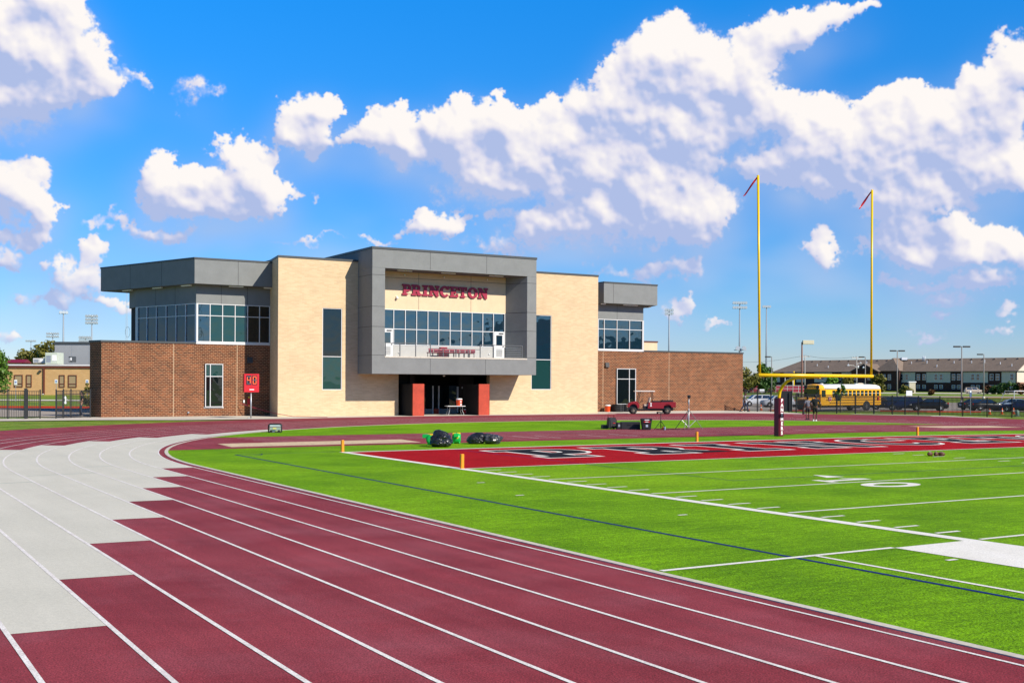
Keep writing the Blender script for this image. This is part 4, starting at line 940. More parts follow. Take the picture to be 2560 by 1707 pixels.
b_ = MB(gear(1511, 0, 66.7)); q = gear(1511, 0, 66.7); b_.obox((q[0], q[1], q[2] + .12), (.36, .3, .24), IMG_RZ); tag(b_.build('equipment_bag', MT['plastic'], None, bevel=.03), 'low black bag on the ground left of the wheeled tool box', 'bag')
t = thing('long_case', 'long low black equipment case lying behind the lidded tote', 'case', gear(1573, 0, 66.0), IMG_RZ + R(4))
b_ = MB(); b_.box(-.50, .62, -.22, .22, .0, .44); b_.build('shell', MT['plastic'], t, bevel=.03)
b_ = MB(); b_.box(-.72, -.51, -.2, .2, 0, .40); b_.build('end_cap', MT['plastic'], t, bevel=.03)
b_ = MB(); b_.box(-.66, -.55, -.207, -.2, .16, .30); b_.build('sticker', mat('grey_sticker', (.25, .27, .3), .6), t)
b_ = MB(); b_.tube([(-.1, -.225, .30), (-.1, -.26, .30), (.1, -.26, .30), (.1, -.225, .30)], .012, 6); b_.build('handle', MT['black'], t)
t = thing('storage_tote', 'black lidded tote with red and white marking beside the small tripod', 'tote', gear(1616, 0, 65.3), IMG_RZ + R(3))
b_ = MB(); b_.hexa([(-.23, -.18, .03), (.23, -.18, .03), (.23, .18, .03), (-.23, .18, .03)], [(-.29, -.22, .52), (.29, -.22, .52), (.29, .22, .52), (-.29, .22, .52)]); tb = b_.build('tub', MT['plastic'], t, bevel=.02)
b_ = MB(); b_.box(-.31, .31, -.24, .24, .52, .66); b_.build('lid', MT['plastic'], t, bevel=.03)
b_ = MB(); b_.box(-.13, .13, -.250, -.24, .56, .60); b_.build('mark', MT['white'], t)
b_ = MB(); b_.hexa([(-.18, -.262, .44), (.18, -.262, .44), (.15, -.215, .44), (-.15, -.215, .44)], [(-.18, -.262, .50), (.18, -.262, .50), (.15, -.215, .50), (-.15, -.215, .50)]); b_.build('badge', MT['red'], t)
b_ = MB(); b_.box(-.10, .08, -.270, -.262, .455, .485); b_.build('badge_bar', MT['white'], t)
b_ = MB(); b_.box(-.06, .07, -.210, -.19, .18, .31); b_.build('sticker', mat('blue_grey_sticker', (.32, .38, .48), .6), t)
for x in (-.18, .18):
    b_ = MB(); b_.ball((x, -.14, .03), .035); b_.build('castor', MT['rubber'], t)
t = thing('speaker_tripod', 'short black tripod holding a flat plate beside the tote', 'tripod', gear(1652.5, 0, 65.6), IMG_RZ)
b_ = MB(); b_.tube([(0, 0, .12), (0, 0, .95)], .022, 8); b_.build('pole', MT['black'], t)
for a in (200, 320, 80):
    b_ = MB(); b_.tube([(0, 0, .52), (.42 * math.cos(R(a)), .42 * math.sin(R(a)), .01)], .016, 6); b_.tube([(0, 0, .2), (.24 * math.cos(R(a)), .24 * math.sin(R(a)), .24)], .010, 6); b_.build('leg', MT['black'], t)
b_ = MB(); b_.obox((0, 0, .99), (.36, .16, .06), ry=R(4)); b_.obox((-.2, 0, .985), (.08, .12, .10)); b_.build('head_plate', MT['black'], t, bevel=.01)
t = thing('camera_tripod', 'tall silver legged tripod with a small black camera on top', 'tripod', gear(1722.4, 0, 66.5), IMG_RZ)
b_ = MB(); b_.tube([(0, 0, .05), (0, 0, 1.2)], .030, 8); b_.tube([(0, 0, 1.2), (0, 0, 1.82)], .022, 8); b_.build('mast', mat('silver_mast', (.60, .61, .62), .35, metal=.3), t)
for a, m_ in ((183, MT['black']), (-8, MT['black']), (240, MT['black']), (100, MT['alu'])):
    r_ = .80 if a != 240 else .30
    b_ = MB(); b_.tube([(0, 0, 1.14), (r_ * math.cos(R(a)), r_ * math.sin(R(a)), .01)], .02, 6); b_.build('leg', m_, t)
for a in (183, -8):
    b_ = MB(); b_.tube([(0, 0, .12), (.42 * math.cos(R(a)), .42 * math.sin(R(a)), .55)], .018, 6); b_.build('brace', MT['alu'], t)
b_ = MB(); b_.box(-.08, .08, -.10, .08, 1.80, 1.98); b_.lathe([(.045, 0), (.045, .05)], (0, -.15, 1.89), 10, axis='Y'); b_.build('camera_body', MT['plastic'], t, bevel=.012)
b_ = MB(); b_.box(-.06, -.02, -.03, .03, 1.45, 1.75); b_.build('battery', MT['plastic'], t)
q = gear(1657, 0, 65.2); b_ = MB(q); b_.lathe([(.05, 0), (.055, .01), (.055, .17), (.04, .19), (.02, .20)], (q[0] + .03, q[1], q[2]), 12); tag(b_.build('spray_can', MT['cone'], None), 'small orange can on the ground by the short tripod', 'can')
q = gear(1661, 0, 65.1); b_ = MB(q); b_.lathe([(.05, 0), (.055, .01), (.055, .17), (.04, .19), (.02, .20)], (q[0] + .05, q[1], q[2]), 12); tag(b_.build('spray_can', MT['white'], None), 'small white can on the ground by the short tripod', 'can')
q = gear(1690, 0, 66); b_ = MB(q); rr = random.Random(4)
pts = []
for i in range(16):
    x, y = xy(66 + .25 * rr.uniform(-1, 1), (1640 + 6.5 * i - 1280) / FPX * 66); pts.append((x, y, zg(x, y) + .03))
b_.tube(pts, .018, 6); tag(b_.build('cable', MT['rubber'], None), 'loose black cable on the apron between the two tripods', 'cable')

# table and drink coolers at the entrance
def cooler(loc, r, h, col, lab, cat='cooler', logo=True, rz=0, tags=None):
    t = thing('drink_cooler', lab, cat, loc, rz, tags)
    b_ = MB(); b_.lathe([(r * .86, 0), (r * .88, .01), (r, h * .80), (r * 1.03, h * .82)], (0, 0, 0), 22); bd = b_.build('body', col, t)
    b_ = MB(); b_.lathe([(r * 1.06, 0), (r * 1.06, h * .10), (r * .96, h * .16), (r * .3, h * .18)], (0, 0, h * .82), 22); b_.build('lid', MT['white'], t)
    for s in (-1, 1):
        b_ = MB(); b_.box(s * r * .97 - .03, s * r * .97 + .03, -.05, .05, h * .55, h * .66); b_.build('handle', col, t)
    b_ = MB(); b_.tube([(0, -r * .86, .07), (0, -r * .86 - .05, .07), (0, -r * .86 - .05, .03)], .014, 6); b_.build('spigot', MT['white'], t)
    if logo:
        vf = words('G', h * .34, extrude=.002, offset=.008)
        letter_obj('logo', vf, Matrix.Translation((.02, -r * 1.0, h * .54)) @ Matrix.Rotation(R(90), 4, 'X'), MT['white'], bd)
        b_ = MB(); b_.box(-.03, .12, -r * .985, -r * .9, h * .12, h * .26); b_.build('logo_flash', MT['white'], bd)
    return t
MT['cooler'] = mat('orange_red_plastic', (.74, .075, .012), .4, noise=(5, .06))
tb = thing('folding_table', 'white folding table with grey legs in the entrance', 'table', (27.1, 51.9, -.005), R(-6))
b_ = MB(); b_.box(-.78, .78, -.36, .36, .70, .745); b_.build('tabletop', MT['white'], tb, bevel=.01)
for s in (-1, 1):
    b_ = MB(); x = s * .55
    b_.tube([(x + .13 * s, -.28, 0), (x, -.2, .40), (x, -.26, .70)], .014, 6); b_.tube([(x + .13 * s, .28, 0), (x, .2, .40), (x, .26, .70)], .014, 6); b_.tube([(x + .08 * s, -.23, .18), (x + .08 * s, .23, .18)], .012, 6); b_.tube([(x, -.2, .42), (x, .2, .42)], .012, 6)
    b_.build('leg', MT['steel'], tb)
cooler((27.45, 51.85, .742), .245, .60, MT['cooler'], 'orange drink cooler with white logo standing on the folding table')
cc = thing('ice_chest', 'red ice chest with white lid on the ground left of the right red pier', 'cooler', (28.75, 53.0, -.005), R(-8))
b_ = MB(); b_.hexa([(-.22, -.16, 0), (.22, -.16, 0), (.22, .16, 0), (-.22, .16, 0)], [(-.27, -.19, .38), (.27, -.19, .38), (.27, .19, .38), (-.27, .19, .38)]); bd = b_.build('chest', MT['red'], cc, bevel=.03)
b_ = MB(); b_.box(-.28, .28, -.20, .20, .385, .45); b_.build('lid', MT['white'], cc, bevel=.02)
letter_obj('logo', words('G', .16, extrude=.002, offset=.006), Matrix.Translation((-.06, -.185, .22)) @ Matrix.Rotation(R(82), 4, 'X'), MT['white'], bd)
b_ = MB((29.45, 52.9, 0)); b_.lathe([(.08, 0), (.085, .02), (.085, .50), (.10, .52), (.10, .58), (.05, .6)], (29.45, 52.9, 0), 14); tag(b_.build('waste_bin', mat('grey_plastic', (.17, .17, .175), .5)), 'slim grey bin beside the right red pier', 'bin')

# by the east brick wing: coolers, tyres, utility cart
cooler((44.95, 55.6, -.01), .25, .66, MT['cooler'], 'orange drink cooler left of the black tubs by the brick wall', logo=False, tags='coolers by the east brick wall')
cooler((47.75, 55.6, -.01), .25, .66, MT['cooler'], 'orange drink cooler between the black tubs and the cart', logo=False, tags='coolers by the east brick wall')
def tub(x, y, r, lab):
    t = thing('stock_tub', lab, 'tub', (x, y, -.01), 0, 'black tubs by the east brick wall')
    b_ = MB(); pr = []
    for k in range(3): pr += [(r * .93, .215 * k), (r, .215 * k + .03), (r, .215 * k + .18), (r * .93, .215 * k + .205)]
    pr += [(r * 1.04, .66), (r * 1.04, .69), (r * .92, .69), (r * .9, .3)]
    b_.lathe(pr, (0, 0, 0), 20)
    for k in range(10):
        a = 2 * math.pi * k / 10; b_.obox((r * math.cos(a), r * math.sin(a), .32), (.05, .08, .56), a)
    return b_.build('tub_wall', MT['rubber'], t)
tub(45.95, 55.4, .58, 'wide black ribbed tub against the brick wall left of its twin'); tub(47.05, 55.5, .46, 'smaller black ribbed tub against the brick wall next to the right cooler')

def wheel(parent, x, y, r, w, loc_z=None, rim=None, name='wheel'):
    b_ = MB(); b_.lathe([(r * .62, -w / 2), (r * .94, -w / 2), (r, -w * .36), (r, w * .36), (r * .94, w / 2), (r * .62, w / 2)], (x, y, r if loc_z is None else loc_z), 22, axis='Y'); o = b_.build(name, MT['rubber'], parent)
    s = -1 if y < 0 else 1
    b_ = MB(); z = r if loc_z is None else loc_z
    b_.lathe([(r * .63, s * w * .30), (r * .60, s * w * .47), (r * .25, s * w * .40), (r * .16, s * w * .52), (.01, s * w * .52)] if s > 0 else [(.01, s * w * .52), (r * .16, s * w * .52), (r * .25, s * w * .40), (r * .60, s * w * .47), (r * .63, s * w * .30)], (x, y, z), 20, axis='Y')
    for k in range(5):
        a = 2 * math.pi * k / 5; b_.obox((x + r * .38 * math.cos(a), y + s * w * .47, z + r * .38 * math.sin(a)), (r * .42, .02, r * .13), ry=-a)
    b_.build('rim', rim or MT['alu'], o)
    return o
M_CART = mat('maroon_cart_paint', (.25, .012, .022), .3, coat=.4, noise=(2, .06))
cx_, cy_ = xy(99.5, (1626 - 1280) / FPX * 99.5)
ct = thing('utility_cart', 'maroon utility cart with white roof and long cargo bed parked by the brick wing', 'cart', (cx_, cy_, zg(cx_, cy_)), IMG_RZ + math.pi)   # its front points along local +x
def cm(): return MB()
b_ = cm(); b_.box(-2.02, .30, -.62, .62, .42, .50); b_.box(.3, 1.55, -.55, .55, .34, .42); b_.box(1.1, 1.95, -.38, .38, .30, .90); b_.box(-1.9, .2, -.42, .42, .30, .74); b_.box(.1, 1.25, .40, .60, .30, .44); b_.build('chassis', MT['black'], ct)
b_ = cm()
prof = [(-2.10, .62), (-2.12, 1.02), (-2.02, 1.06), (.22, 1.0), (.30, .48), (-1.05, .48), (-1.12, .72), (-1.28, .84), (-1.52, .84), (-1.68, .72), (-1.75, .56)]
for y0, y1 in ((-.66, -.60), (.60, .66)): b_.hexa([(p[0], y0, p[1]) for p in prof], [(p[0], y1, p[1]) for p in prof])
b_.box(-2.10, -2.04, -.6, .6, .55, 1.03); b_.box(-2.04, .22, -.6, .6, .74, .80); b_.box(.18, .24, -.6, .6, .5, .99); bed = b_.build('cargo_bed', M_CART, ct, bevel=.012)
# the front points to +x, so the side towards the viewer is +y
ltr = glyph('I', .30, .95, extrude=.002)
letter_obj('emblem', ltr, Matrix.Translation((.10, .663, .66)) @ Matrix.Rotation(R(180), 4, 'Z') @ Matrix.Rotation(R(90), 4, 'X'), MT['white'], bed)
b_ = cm(); prof = [(1.02, .50), (.98, .74), (1.10, 1.02), (1.28, 1.10), (1.72, 1.02), (1.98, .86), (2.02, .66), (1.96, .56), (1.86, .56), (1.80, .72), (1.62, .84), (1.40, .84), (1.24, .72), (1.18, .5)]
b_.hexa([(p[0], -.56, p[1]) for p in prof], [(p[0], .56, p[1]) for p in prof]); b_.build('front_cowl', M_CART, ct, bevel=.03)
b_ = cm(); b_.box(.26, 1.06, -.58, .58, .36, .42); b_.box(.2, 1.2, .56, .62, .36, .46); b_.build('floor_pan', MT['black'], ct)
b_ = cm(); b_.box(.12, .62, -.52, .52, .66, .84); b_.build('seat_base', mat('tan_seat', (.50, .43, .32), .6), ct, bevel=.04)
b_ = cm(); b_.obox((.10, 0, 1.20), (.14, 1.0, .46), ry=R(-12)); b_.build('seat_back', mat('tan_seat', (.55, .47, .36), .6), ct, bevel=.04)
b_ = cm(); b_.box(.10, .62, -.5, .5, .46, .66); b_.build('seat_box', MT['plastic'], ct)
b_ = cm(); b_.tube([(1.05, .25, .86), (.74, .25, 1.18)], .02, 6); b_.lathe([(.17, -.015), (.19, 0), (.17, .015)], (.74, .25, 1.2), 16, axis='X'); b_.build('steering_wheel', MT['black'], ct)
b_ = cm()
for y in (-.55, .55): b_.tube([(1.10, y, 1.0), (.92, y, 1.92)], .028, 6); b_.tube([(-.02, y, .9), (-.16, y, 1.35), (-.12, y, 1.92)], .034, 6)
b_.tube([(-.16, -.55, 1.35), (-.16, .55, 1.35)], .018, 6); b_.build('roof_support', MT['black'], ct)
b_ = cm(); b_.box(-.34, 1.40, -.62, .62, 1.91, 2.01); b_.build('roof', mat('cream_roof', (.72, .69, .60), .5), ct, bevel=.03, bseg=2)
for s in (-.38, .38):
    b_ = cm(); b_.ball((1.99, s, .80), .07, (.5, 1, 1)); b_.build('headlight', MT['alu'], ct)
for x in (1.51, -1.40):
    for y in (-.56, .56): wheel(ct, x, y, .29, .22, rim=mat('tan_wheel_rim', (.28, .23, .16), .5))
for a, b2, c, d, e, f in ((-1.95, -.9, -.5, .3, .8, 1.18), (-.8, -.2, -.4, .4, .8, 1.14)):
    q = MB((cx_, cy_, 0)); 
    b_ = MB(); b_.box(a, b2, c, d, e + .003, f); o = b_.build('equipment_case', MT['plastic'], None, bevel=.03); o.location = ct.location; o.rotation_euler = ct.rotation_euler
    tag(o, 'long black case lying in the rear of the cart bed' if a < -1 else 'short black case in the cart bed just behind the seat', 'case', 'cases in the cart bed')

# fences ------------------------------------------------------------
def fence(name, label, pts, h, post_every=2.4, spacing=.105, post=.085, cat='fence', group=None, rails=(.12, -.32, -.06), sloped=True, lean=0, closed=True, psize=.014):
    """black picket fence along ground points; the run is one thing: posts, and the picket panel of each bay"""
    t = thing(name, label, cat, ground_at(*pts[0]), 0, group); off = Vector(t.location)
    for (x0, y0), (x1, y1) in zip(pts, pts[1:]):
        L = math.hypot(x1 - x0, y1 - y0); n = max(1, round(L / post_every))
        for k in range(n):
            A = Vector((x0 + (x1 - x0) * k / n, y0 + (y1 - y0) * k / n, 0)); B = Vector((x0 + (x1 - x0) * (k + 1) / n, y0 + (y1 - y0) * (k + 1) / n, 0))
            za = zg(A.x, A.y); zb = zg(B.x, B.y)
            b_ = MB(); b_.off = off; b_.box(A.x - post / 2, A.x + post / 2, A.y - post / 2, A.y + post / 2, za - .1, za + h + .06); b_.build('post', MT['black'], t)
            b_ = MB(); b_.off = off; dirv = (B - A).normalized()
            for rz_ in rails:
                z0, z1 = (za + rz_, zb + rz_) if rz_ > 0 else (za + h + rz_, zb + h + rz_)
                b_.bar(A + dirv * post / 2 + Vector((0, 0, z0)), B - dirv * post / 2 + Vector((0, 0, z1)), .032, .04)
            m_ = max(2, int((B - A).length / spacing))
            for i in range(1, m_):
                P = A.lerp(B, i / m_); z = za + (zb - za) * i / m_
                b_.bm.verts.index_update()
                s = psize
                b_.hexa([(P.x - s, P.y - s, z + .05), (P.x + s, P.y - s, z + .05), (P.x + s, P.y + s, z + .05), (P.x - s, P.y + s, z + .05)], [(P.x - s, P.y - s, z + h - .03), (P.x + s, P.y - s, z + h - .03), (P.x + s, P.y + s, z + h - .03), (P.x - s, P.y + s, z + h - .03)])
            b_.build('picket_panel', MT['black'], t, fix=False)
    if closed:
        x, y = pts[-1]; z = zg(x, y); b_ = MB(); b_.off = off; b_.box(x - post / 2, x + post / 2, y - post / 2, y + post / 2, z - .1, z + h + .06); b_.build('post', MT['black'], t)
    return t
def P2(u, d): x, y = xy(d, (u - 1280) / FPX * d); return (x, y)
fence('picket_fence', 'black picket fence run at the far left edge ending at a thick gate post', [P2(-40, 79.2), P2(20, 79.6), P2(64, 80.2)], 1.98, 3.2, group='black fences by the field house')
t = thing('gate_post', 'thick black square gate post left of the open gateway', 'post', ground_at(*P2(64.5, 79.9)))
b_ = MB(); b_.box(-.09, .09, -.09, .09, -.1, 2.07); b_.build('shaft', MT['black'], t); b_ = MB(); b_.box(-.10, .10, -.10, .10, 2.07, 2.10); b_.build('cap', MT['black'], t)
g1 = fence('picket_gate', 'open black gate leaf with a latch bar hung on the thick post', [P2(69, 80.4), P2(100.5, 80.6)], 1.95, 3, cat='gate', group='black gates by the field house')
b_ = MB(); b_.off = Vector(g1.location); q = P2(100.5, 80.6); b_.bar((q[0], q[1], 1.02), (q[0] + .3 * RGT.x, q[1] + .3 * RGT.y, 1.02), .03); b_.build('latch', MT['black'], g1)
g2 = fence('picket_gate', 'narrow black gate leaf beyond the gateway next to the brick corner', [P2(140.5, 80.9), P2(158.5, 81.6)], 1.98, 3, cat='gate', group='black gates by the field house')
fence('picket_fence', 'short black picket fence joining the narrow gate to the brick corner', [P2(158.8, 81.9), P2(177.5, 82.4), P2(226, 83.6)], 2.0, 2.0, group='black fences by the field house')
# east gate and the long east fence
g3 = fence('picket_gate', 'black double gate between the east brick corner and the goal post pad', [P2(1862, 112.8), P2(1894, 113.2), P2(1927, 113.6), P2(1950, 113.8)], 2.1, 1.4, cat='gate', group='black gates by the field house', spacing=.11)
fence('picket_fence', 'long black picket fence in front of the school bus and parked cars', [P2(1973, 113.5), P2(1991, 113.8), P2(2092, 115.5), P2(2185, 117.0), P2(2231, 117.6), P2(2263, 117.8), P2(2296, 118), P2(2350, 117.7), P2(2407, 117), P2(2468, 116.6), P2(2530, 115.6), P2(2590, 115)], 1.86, 2.6, group='black fences by the field house', spacing=.115, psize=.02)
b_ = MB(P2(1967, 113.2) + (0,)); q = P2(1967, 113.2)
t = thing('screen_panel', 'solid black gate panel standing right of the goal post pad', 'panel', ground_at(*P2(1960, 113.6)), IMG_RZ)
b_ = MB(); b_.box(-.45, .75, -.03, .03, .05, 2.08); b_.build('mesh_screen', MT['black'], t)
b_ = MB(); b_.box(-.52, -.44, -.05, .05, 0, 2.15); b_.build('post', MT['black'], t); b_ = MB(); b_.box(.75, .83, -.05, .05, 0, 2.15); b_.build('post', MT['black'], t)
# ------------------------------------------------------------------ vehicles
def paint(name, col, rough=.32, metal=0.0): return mat(name, col, rough, metal=metal, spec=.25, coat=.15, noise=(2, .05))
MT['rim'] = mat('bright_alloy', (.80, .81, .82), .3, metal=.1)
CGLASS = glass_mat('car_glass', (.006, .010, .014), .10, .0, .03)
M_HEAD = mat('headlight_glass', (.6, .62, .64), .15, metal=.3); M_TAIL = mat('tail_light_red', (.45, .01, .01), .25)
def loft(b_, st):
    """st: list of (x, zb, zt, half width, top inset)"""
    rings = []
    for x, zb, zt, w, ti in st:
        half = [(w * .82, zb), (w * .97, zb + .10), (w, zb + (zt - zb) * .45), (w * .985, zt - (zt - zb) * .16), (w - ti, zt)]
        ring = [(x, -y, z) for y, z in half] + [(x, y, z) for y, z in half[::-1]]
        rings.append([b_._v(p) for p in ring])
    n = len(rings[0])
    for A, B in zip(rings, rings[1:]):
        for k in range(n):
            f = b_.bm.faces.new((A[k], A[(k + 1) % n], B[(k + 1) % n], B[k])); f.smooth = True
    b_.bm.faces.new(rings[0][::-1]); b_.bm.faces.new(rings[-1])
CAR = {   # x runs -0.5 (tail) .. 0.5 (nose) of the length; z in metres
    'suv': dict(H=1.68, st=[(.5, .34, .80, .74), (.485, .26, .92, .86), (.43, .24, .99, .93), (.27, .24, 1.08, .95), (-.05, .24, 1.10, .95), (-.40, .26, 1.12, .95), (-.475, .30, 1.10, .90), (-.5, .40, 1.02, .82)], cab=[(.27, .12), (-.485, -.40)], fw=.305, rw=-.30, r=.36),
    'hatch': dict(H=1.52, st=[(.5, .32, .72, .70), (.485, .24, .84, .84), (.42, .22, .93, .90), (.24, .22, 1.02, .92), (-.05, .22, 1.06, .92), (-.38, .24, 1.10, .92), (-.475, .28, 1.06, .87), (-.5, .38, .98, .78)], cab=[(.25, .06), (-.48, -.30)], fw=.315, rw=-.30, r=.34),
    'sedan': dict(H=1.44, st=[(.5, .30, .66, .70), (.485, .22, .78, .84), (.42, .2, .86, .90), (.20, .2, .95, .91), (-.05, .2, .98, .91), (-.30, .22, 1.01, .91), (-.47, .26, 1.00, .86), (-.5, .34, .92, .80)], cab=[(.21, .06), (-.36, -.17)], fw=.31, rw=-.29, r=.33),
    'van': dict(H=1.78, st=[(.5, .32, .78, .78), (.485, .24, .92, .90), (.42, .22, 1.0, .97), (.30, .22, 1.08, .99), (-.05, .22, 1.12, .99), (-.42, .24, 1.14, .99), (-.485, .28, 1.12, .95), (-.5, .36, 1.0, .9)], cab=[(.36, .16), (-.49, -.455)], fw=.33, rw=-.30, r=.34),
}
def car(kind, label, col, u, d, heading, L=4.7, W=1.86, group='parked cars', rim=None):
    """heading: angle of the nose, measured from the view's right towards away"""
    S = CAR[kind]; x, y, z = spot(u, d); t = thing('parked_car', label, 'car', (x, y, z), IMG_RZ + R(heading), group)
    pm = paint('car_paint', col); k = W / 1.90
    b_ = MB(); loft(b_, [(q[0] * L, q[1], q[2], q[3] * k, .10) for q in S['st']]); b_.build('body', pm, t)
    (a0, a1), (c0, c1) = S['cab']; H = S['H']; zb = interp(0, [(0, 1)]) ; belt = S['st'][4][2] - .04
    wb, wt = .90 * k, .70 * k
    b_ = MB(); n = 6
    lo = [(a0 * L, -wb * .86), (c0 * L, -wb * .9), (c0 * L, wb * .9), (a0 * L, wb * .86)]; hi = [(a1 * L, -wt), (c1 * L, -wt), (c1 * L, wt), (a1 * L, wt)]
    b_.hexa([(p[0], p[1], belt) for p in lo], [(p[0], p[1], H) for p in hi]); cab = b_.build('cabin', pm, t, bevel=.07, bseg=2)
    def lerp(p, q, f): return p + (q - p) * f
    def quad(nm, p, off, m_=CGLASS):
        P = [Vector(q) for q in p]; nrm = (P[1] - P[0]).cross(P[2] - P[0]).normalized()
        if nrm.dot(Vector(off)) < 0: nrm = -nrm
        b_ = MB(); b_.hexa([q - nrm * .02 for q in P], [q + nrm * .012 for q in P]); return b_.build(nm, m_, t)
    def onside(s, fx, f):   # fx: 0 front .. 1 rear along the cabin, f: 0 belt .. 1 roof
        xl = lerp(a0 * L, c0 * L, fx); xh = lerp(a1 * L, c1 * L, fx); yl = lerp(wb * .86, wb * .9, fx)
        return (lerp(xl, xh, f), s * lerp(yl, wt, f), lerp(belt, H, f))
    for s in (-1, 1):
        for f0, f1 in ((.10, .47), (.51, .90)): quad('side_window', [onside(s, f0, .16), onside(s, f1, .16), onside(s, f1, .86), onside(s, f0, .86)], (0, s, .2))
    def onend(f, yy, fr):
        xl, xh, wl = (a0, a1, wb * .86) if fr else (c0, c1, wb * .9)
        return (lerp(xl, xh, f) * L, yy * lerp(wl, wt, f), lerp(belt, H, f))
    quad('windscreen', [onend(.10, -.9, 1), onend(.10, .9, 1), onend(.9, .88, 1), onend(.9, -.88, 1)], (1, 0, .3))
    quad('rear_window', [onend(.22, -.86, 0), onend(.22, .86, 0), onend(.88, .84, 0), onend(.88, -.84, 0)], (-1, 0, .3))
    ys = .95 * k; r = S['r']
    for fx in (S['fw'], S['rw']):
        for s in (-1, 1):
            b_ = MB(); b_.lathe([(r * 1.16, -.02), (r * 1.16, .02)], (fx * L, s * (ys - .025), r + .01), 20, axis='Y'); b_.build('wheel_arch', MT['rubber'], t)
            wheel(t, fx * L, s * (ys - .09), r, .22, rim=rim or MT['rim'])
    for s in (-1, 1):
        b_ = MB(); b_.obox((.472 * L, s * .66 * k, .74), (.22, .36 * k, .13), rz=-s * R(26)); b_.build('headlight', M_HEAD, t, bevel=.03)
        b_ = MB(); b_.obox((-.478 * L, s * .74 * k, S['st'][5][2] - .16), (.14, .30 * k, .20), rz=s * R(18)); b_.build('tail_light', M_TAIL, t, bevel=.03)
        b_ = MB(); b_.obox((a0 * L - .35, s * (wb + .08), belt + .10), (.14, .20, .14)); b_.build('door_mirror', pm, t, bevel=.03)
    b_ = MB(); b_.box(.492 * L, .503 * L, -.5 * k, .5 * k, .42, .60); b_.build('grille', MT['plastic'], t)
    b_ = MB(); b_.box(-.506 * L, -.49 * L, -.26, .26, .62, .76); b_.build('number_plate', MT['white'], t)
    return t
NAVY, BLK, SILV, WHT = (.008, .02, .075), (.006, .007, .010), (.42, .44, .47), (.68, .70, .72)
car('suv', 'white sport utility car facing left behind the east gate', WHT, 1893, 172, 184, L=4.6)
car('suv', 'silver sport utility car nosing out from behind the goal post pad', SILV, 1944, 166, 186, L=4.7)
car('suv', 'black sport utility car just behind the school bus tail', (.010, .016, .028), 2219, 152, 158, L=4.8)
car('suv', 'dark navy blue sport utility car behind the fence right of the bus', NAVY, 2262, 147.5, 160, L=4.8)
car('hatch', 'shiny black hatchback with red tail lamp in the middle of the car park', BLK, 2321, 146, 168, L=4.6)
car('sedan', 'black saloon behind the blue sign post with its trunk towards the fence', (.010, .013, .022), 2442, 152, 12, L=4.7)
car('sedan', 'glossy black saloon overlapping the one by the blue sign post', BLK, 2468, 147, 6, L=4.7)
car('hatch', 'silver blue hatchback behind the cones at the right edge', (.30, .40, .50), 2527, 147, 166, L=4.5)
car('sedan', 'dark navy saloon cut off by the right edge of the view', NAVY, 2552, 142, 150, L=4.7)
car('van', 'beige minivan on the drive before the brick apartments', (.45, .38, .30), 2433, 346, -8, L=5.0, group='parked cars')

# school bus ---------------------------------------------------------
BA = R(36)
fdir = -RGT * math.cos(BA) - FWD * math.sin(BA)
HW = 1.20; X0, X1 = -7.5, 3.6
ldir = Vector((-fdir.y, fdir.x, 0)); bc = Vector(spot(2203, 146.5)) - (fdir * X0 + ldir * HW) * 1.07; bxy = (bc.x, bc.y, zg(bc.x, bc.y))
bus = thing('school_bus', 'yellow school bus with white roof parked behind the long fence', 'bus', bxy, math.atan2(fdir.y, fdir.x))
bus.scale = (1.07, 1.07, 1.07)
M_BUS = mat('school_bus_yellow', (.90, .42, .008), .4, coat=.2, noise=(1.5, .05)); M_BROOF = mat('white_bus_roof', (.82, .81, .78), .5)
b_ = MB(); b_.box(X0, X1, -HW, HW, .62, 2.52); bbody = b_.build('body', M_BUS, bus, bevel=.06, bseg=2)
b_ = MB(); pr = [(-HW, 2.50), (-HW * .98, 2.68), (-HW * .86, 2.88), (-HW * .6, 3.0), (0, 3.06), (HW * .6, 3.0), (HW * .86, 2.88), (HW * .98, 2.68), (HW, 2.50)]
rings = []
for x, k in ((X0 + .02, .86), (X0 + .25, .97), (X0 + .6, 1), (X1 - .7, 1)): rings.append([b_._v((x, y * (1 if k == 1 else .5 + k / 2), 2.5 + (z - 2.5) * k)) for y, z in pr])
for A, B in zip(rings, rings[1:]):
    for k in range(len(pr) - 1):
        f = b_.bm.faces.new((A[k], A[k + 1], B[k + 1], B[k])); f.smooth = True
    b_.bm.faces.new((A[-1], A[0], B[0], B[-1]))
b_.bm.faces.new(rings[0]); b_.bm.faces.new(rings[-1]); b_.build('roof', M_BROOF, bus)
b_ = MB(); rings = []
for x, k in ((X1 - .7, 1.015), (X1 - .25, 1.0), (X1 + .02, .86)): rings.append([b_._v((x, y * k, 2.5 + (z - 2.5) * k)) for y, z in pr])
for A, B in zip(rings, rings[1:]):
    for k in range(len(pr) - 1): b_.bm.faces.new((A[k], A[k + 1], B[k + 1], B[k]))
    b_.bm.faces.new((A[-1], A[0], B[0], B[-1]))
b_.bm.faces.new(rings[0]); b_.bm.faces.new(rings[-1]); capo = b_.build('front_cap', M_BUS, bus)
b_ = MB(); b_.box(X1 + .03, X1 + .05, -.62, .62, 2.58, 2.90); sgn = b_.build('destination_sign', M_BUS, bus)
letter_obj('lettering', words('SCHOOL BUS', .225, extrude=.002, offset=.006), Matrix.Translation((X1 + .052, 0, 2.74)) @ Matrix.Rotation(R(90), 4, 'Z') @ Matrix.Rotation(R(90), 4, 'X'), MT['black'], sgn)
for s in (-1, 1):
    b_ = MB(); b_.lathe([(.23, 0), (.22, .05)], (X1 + .0, s * .86, 2.72), 14, axis='X'); b_.build('warning_lamp', MT['plastic'], bus)
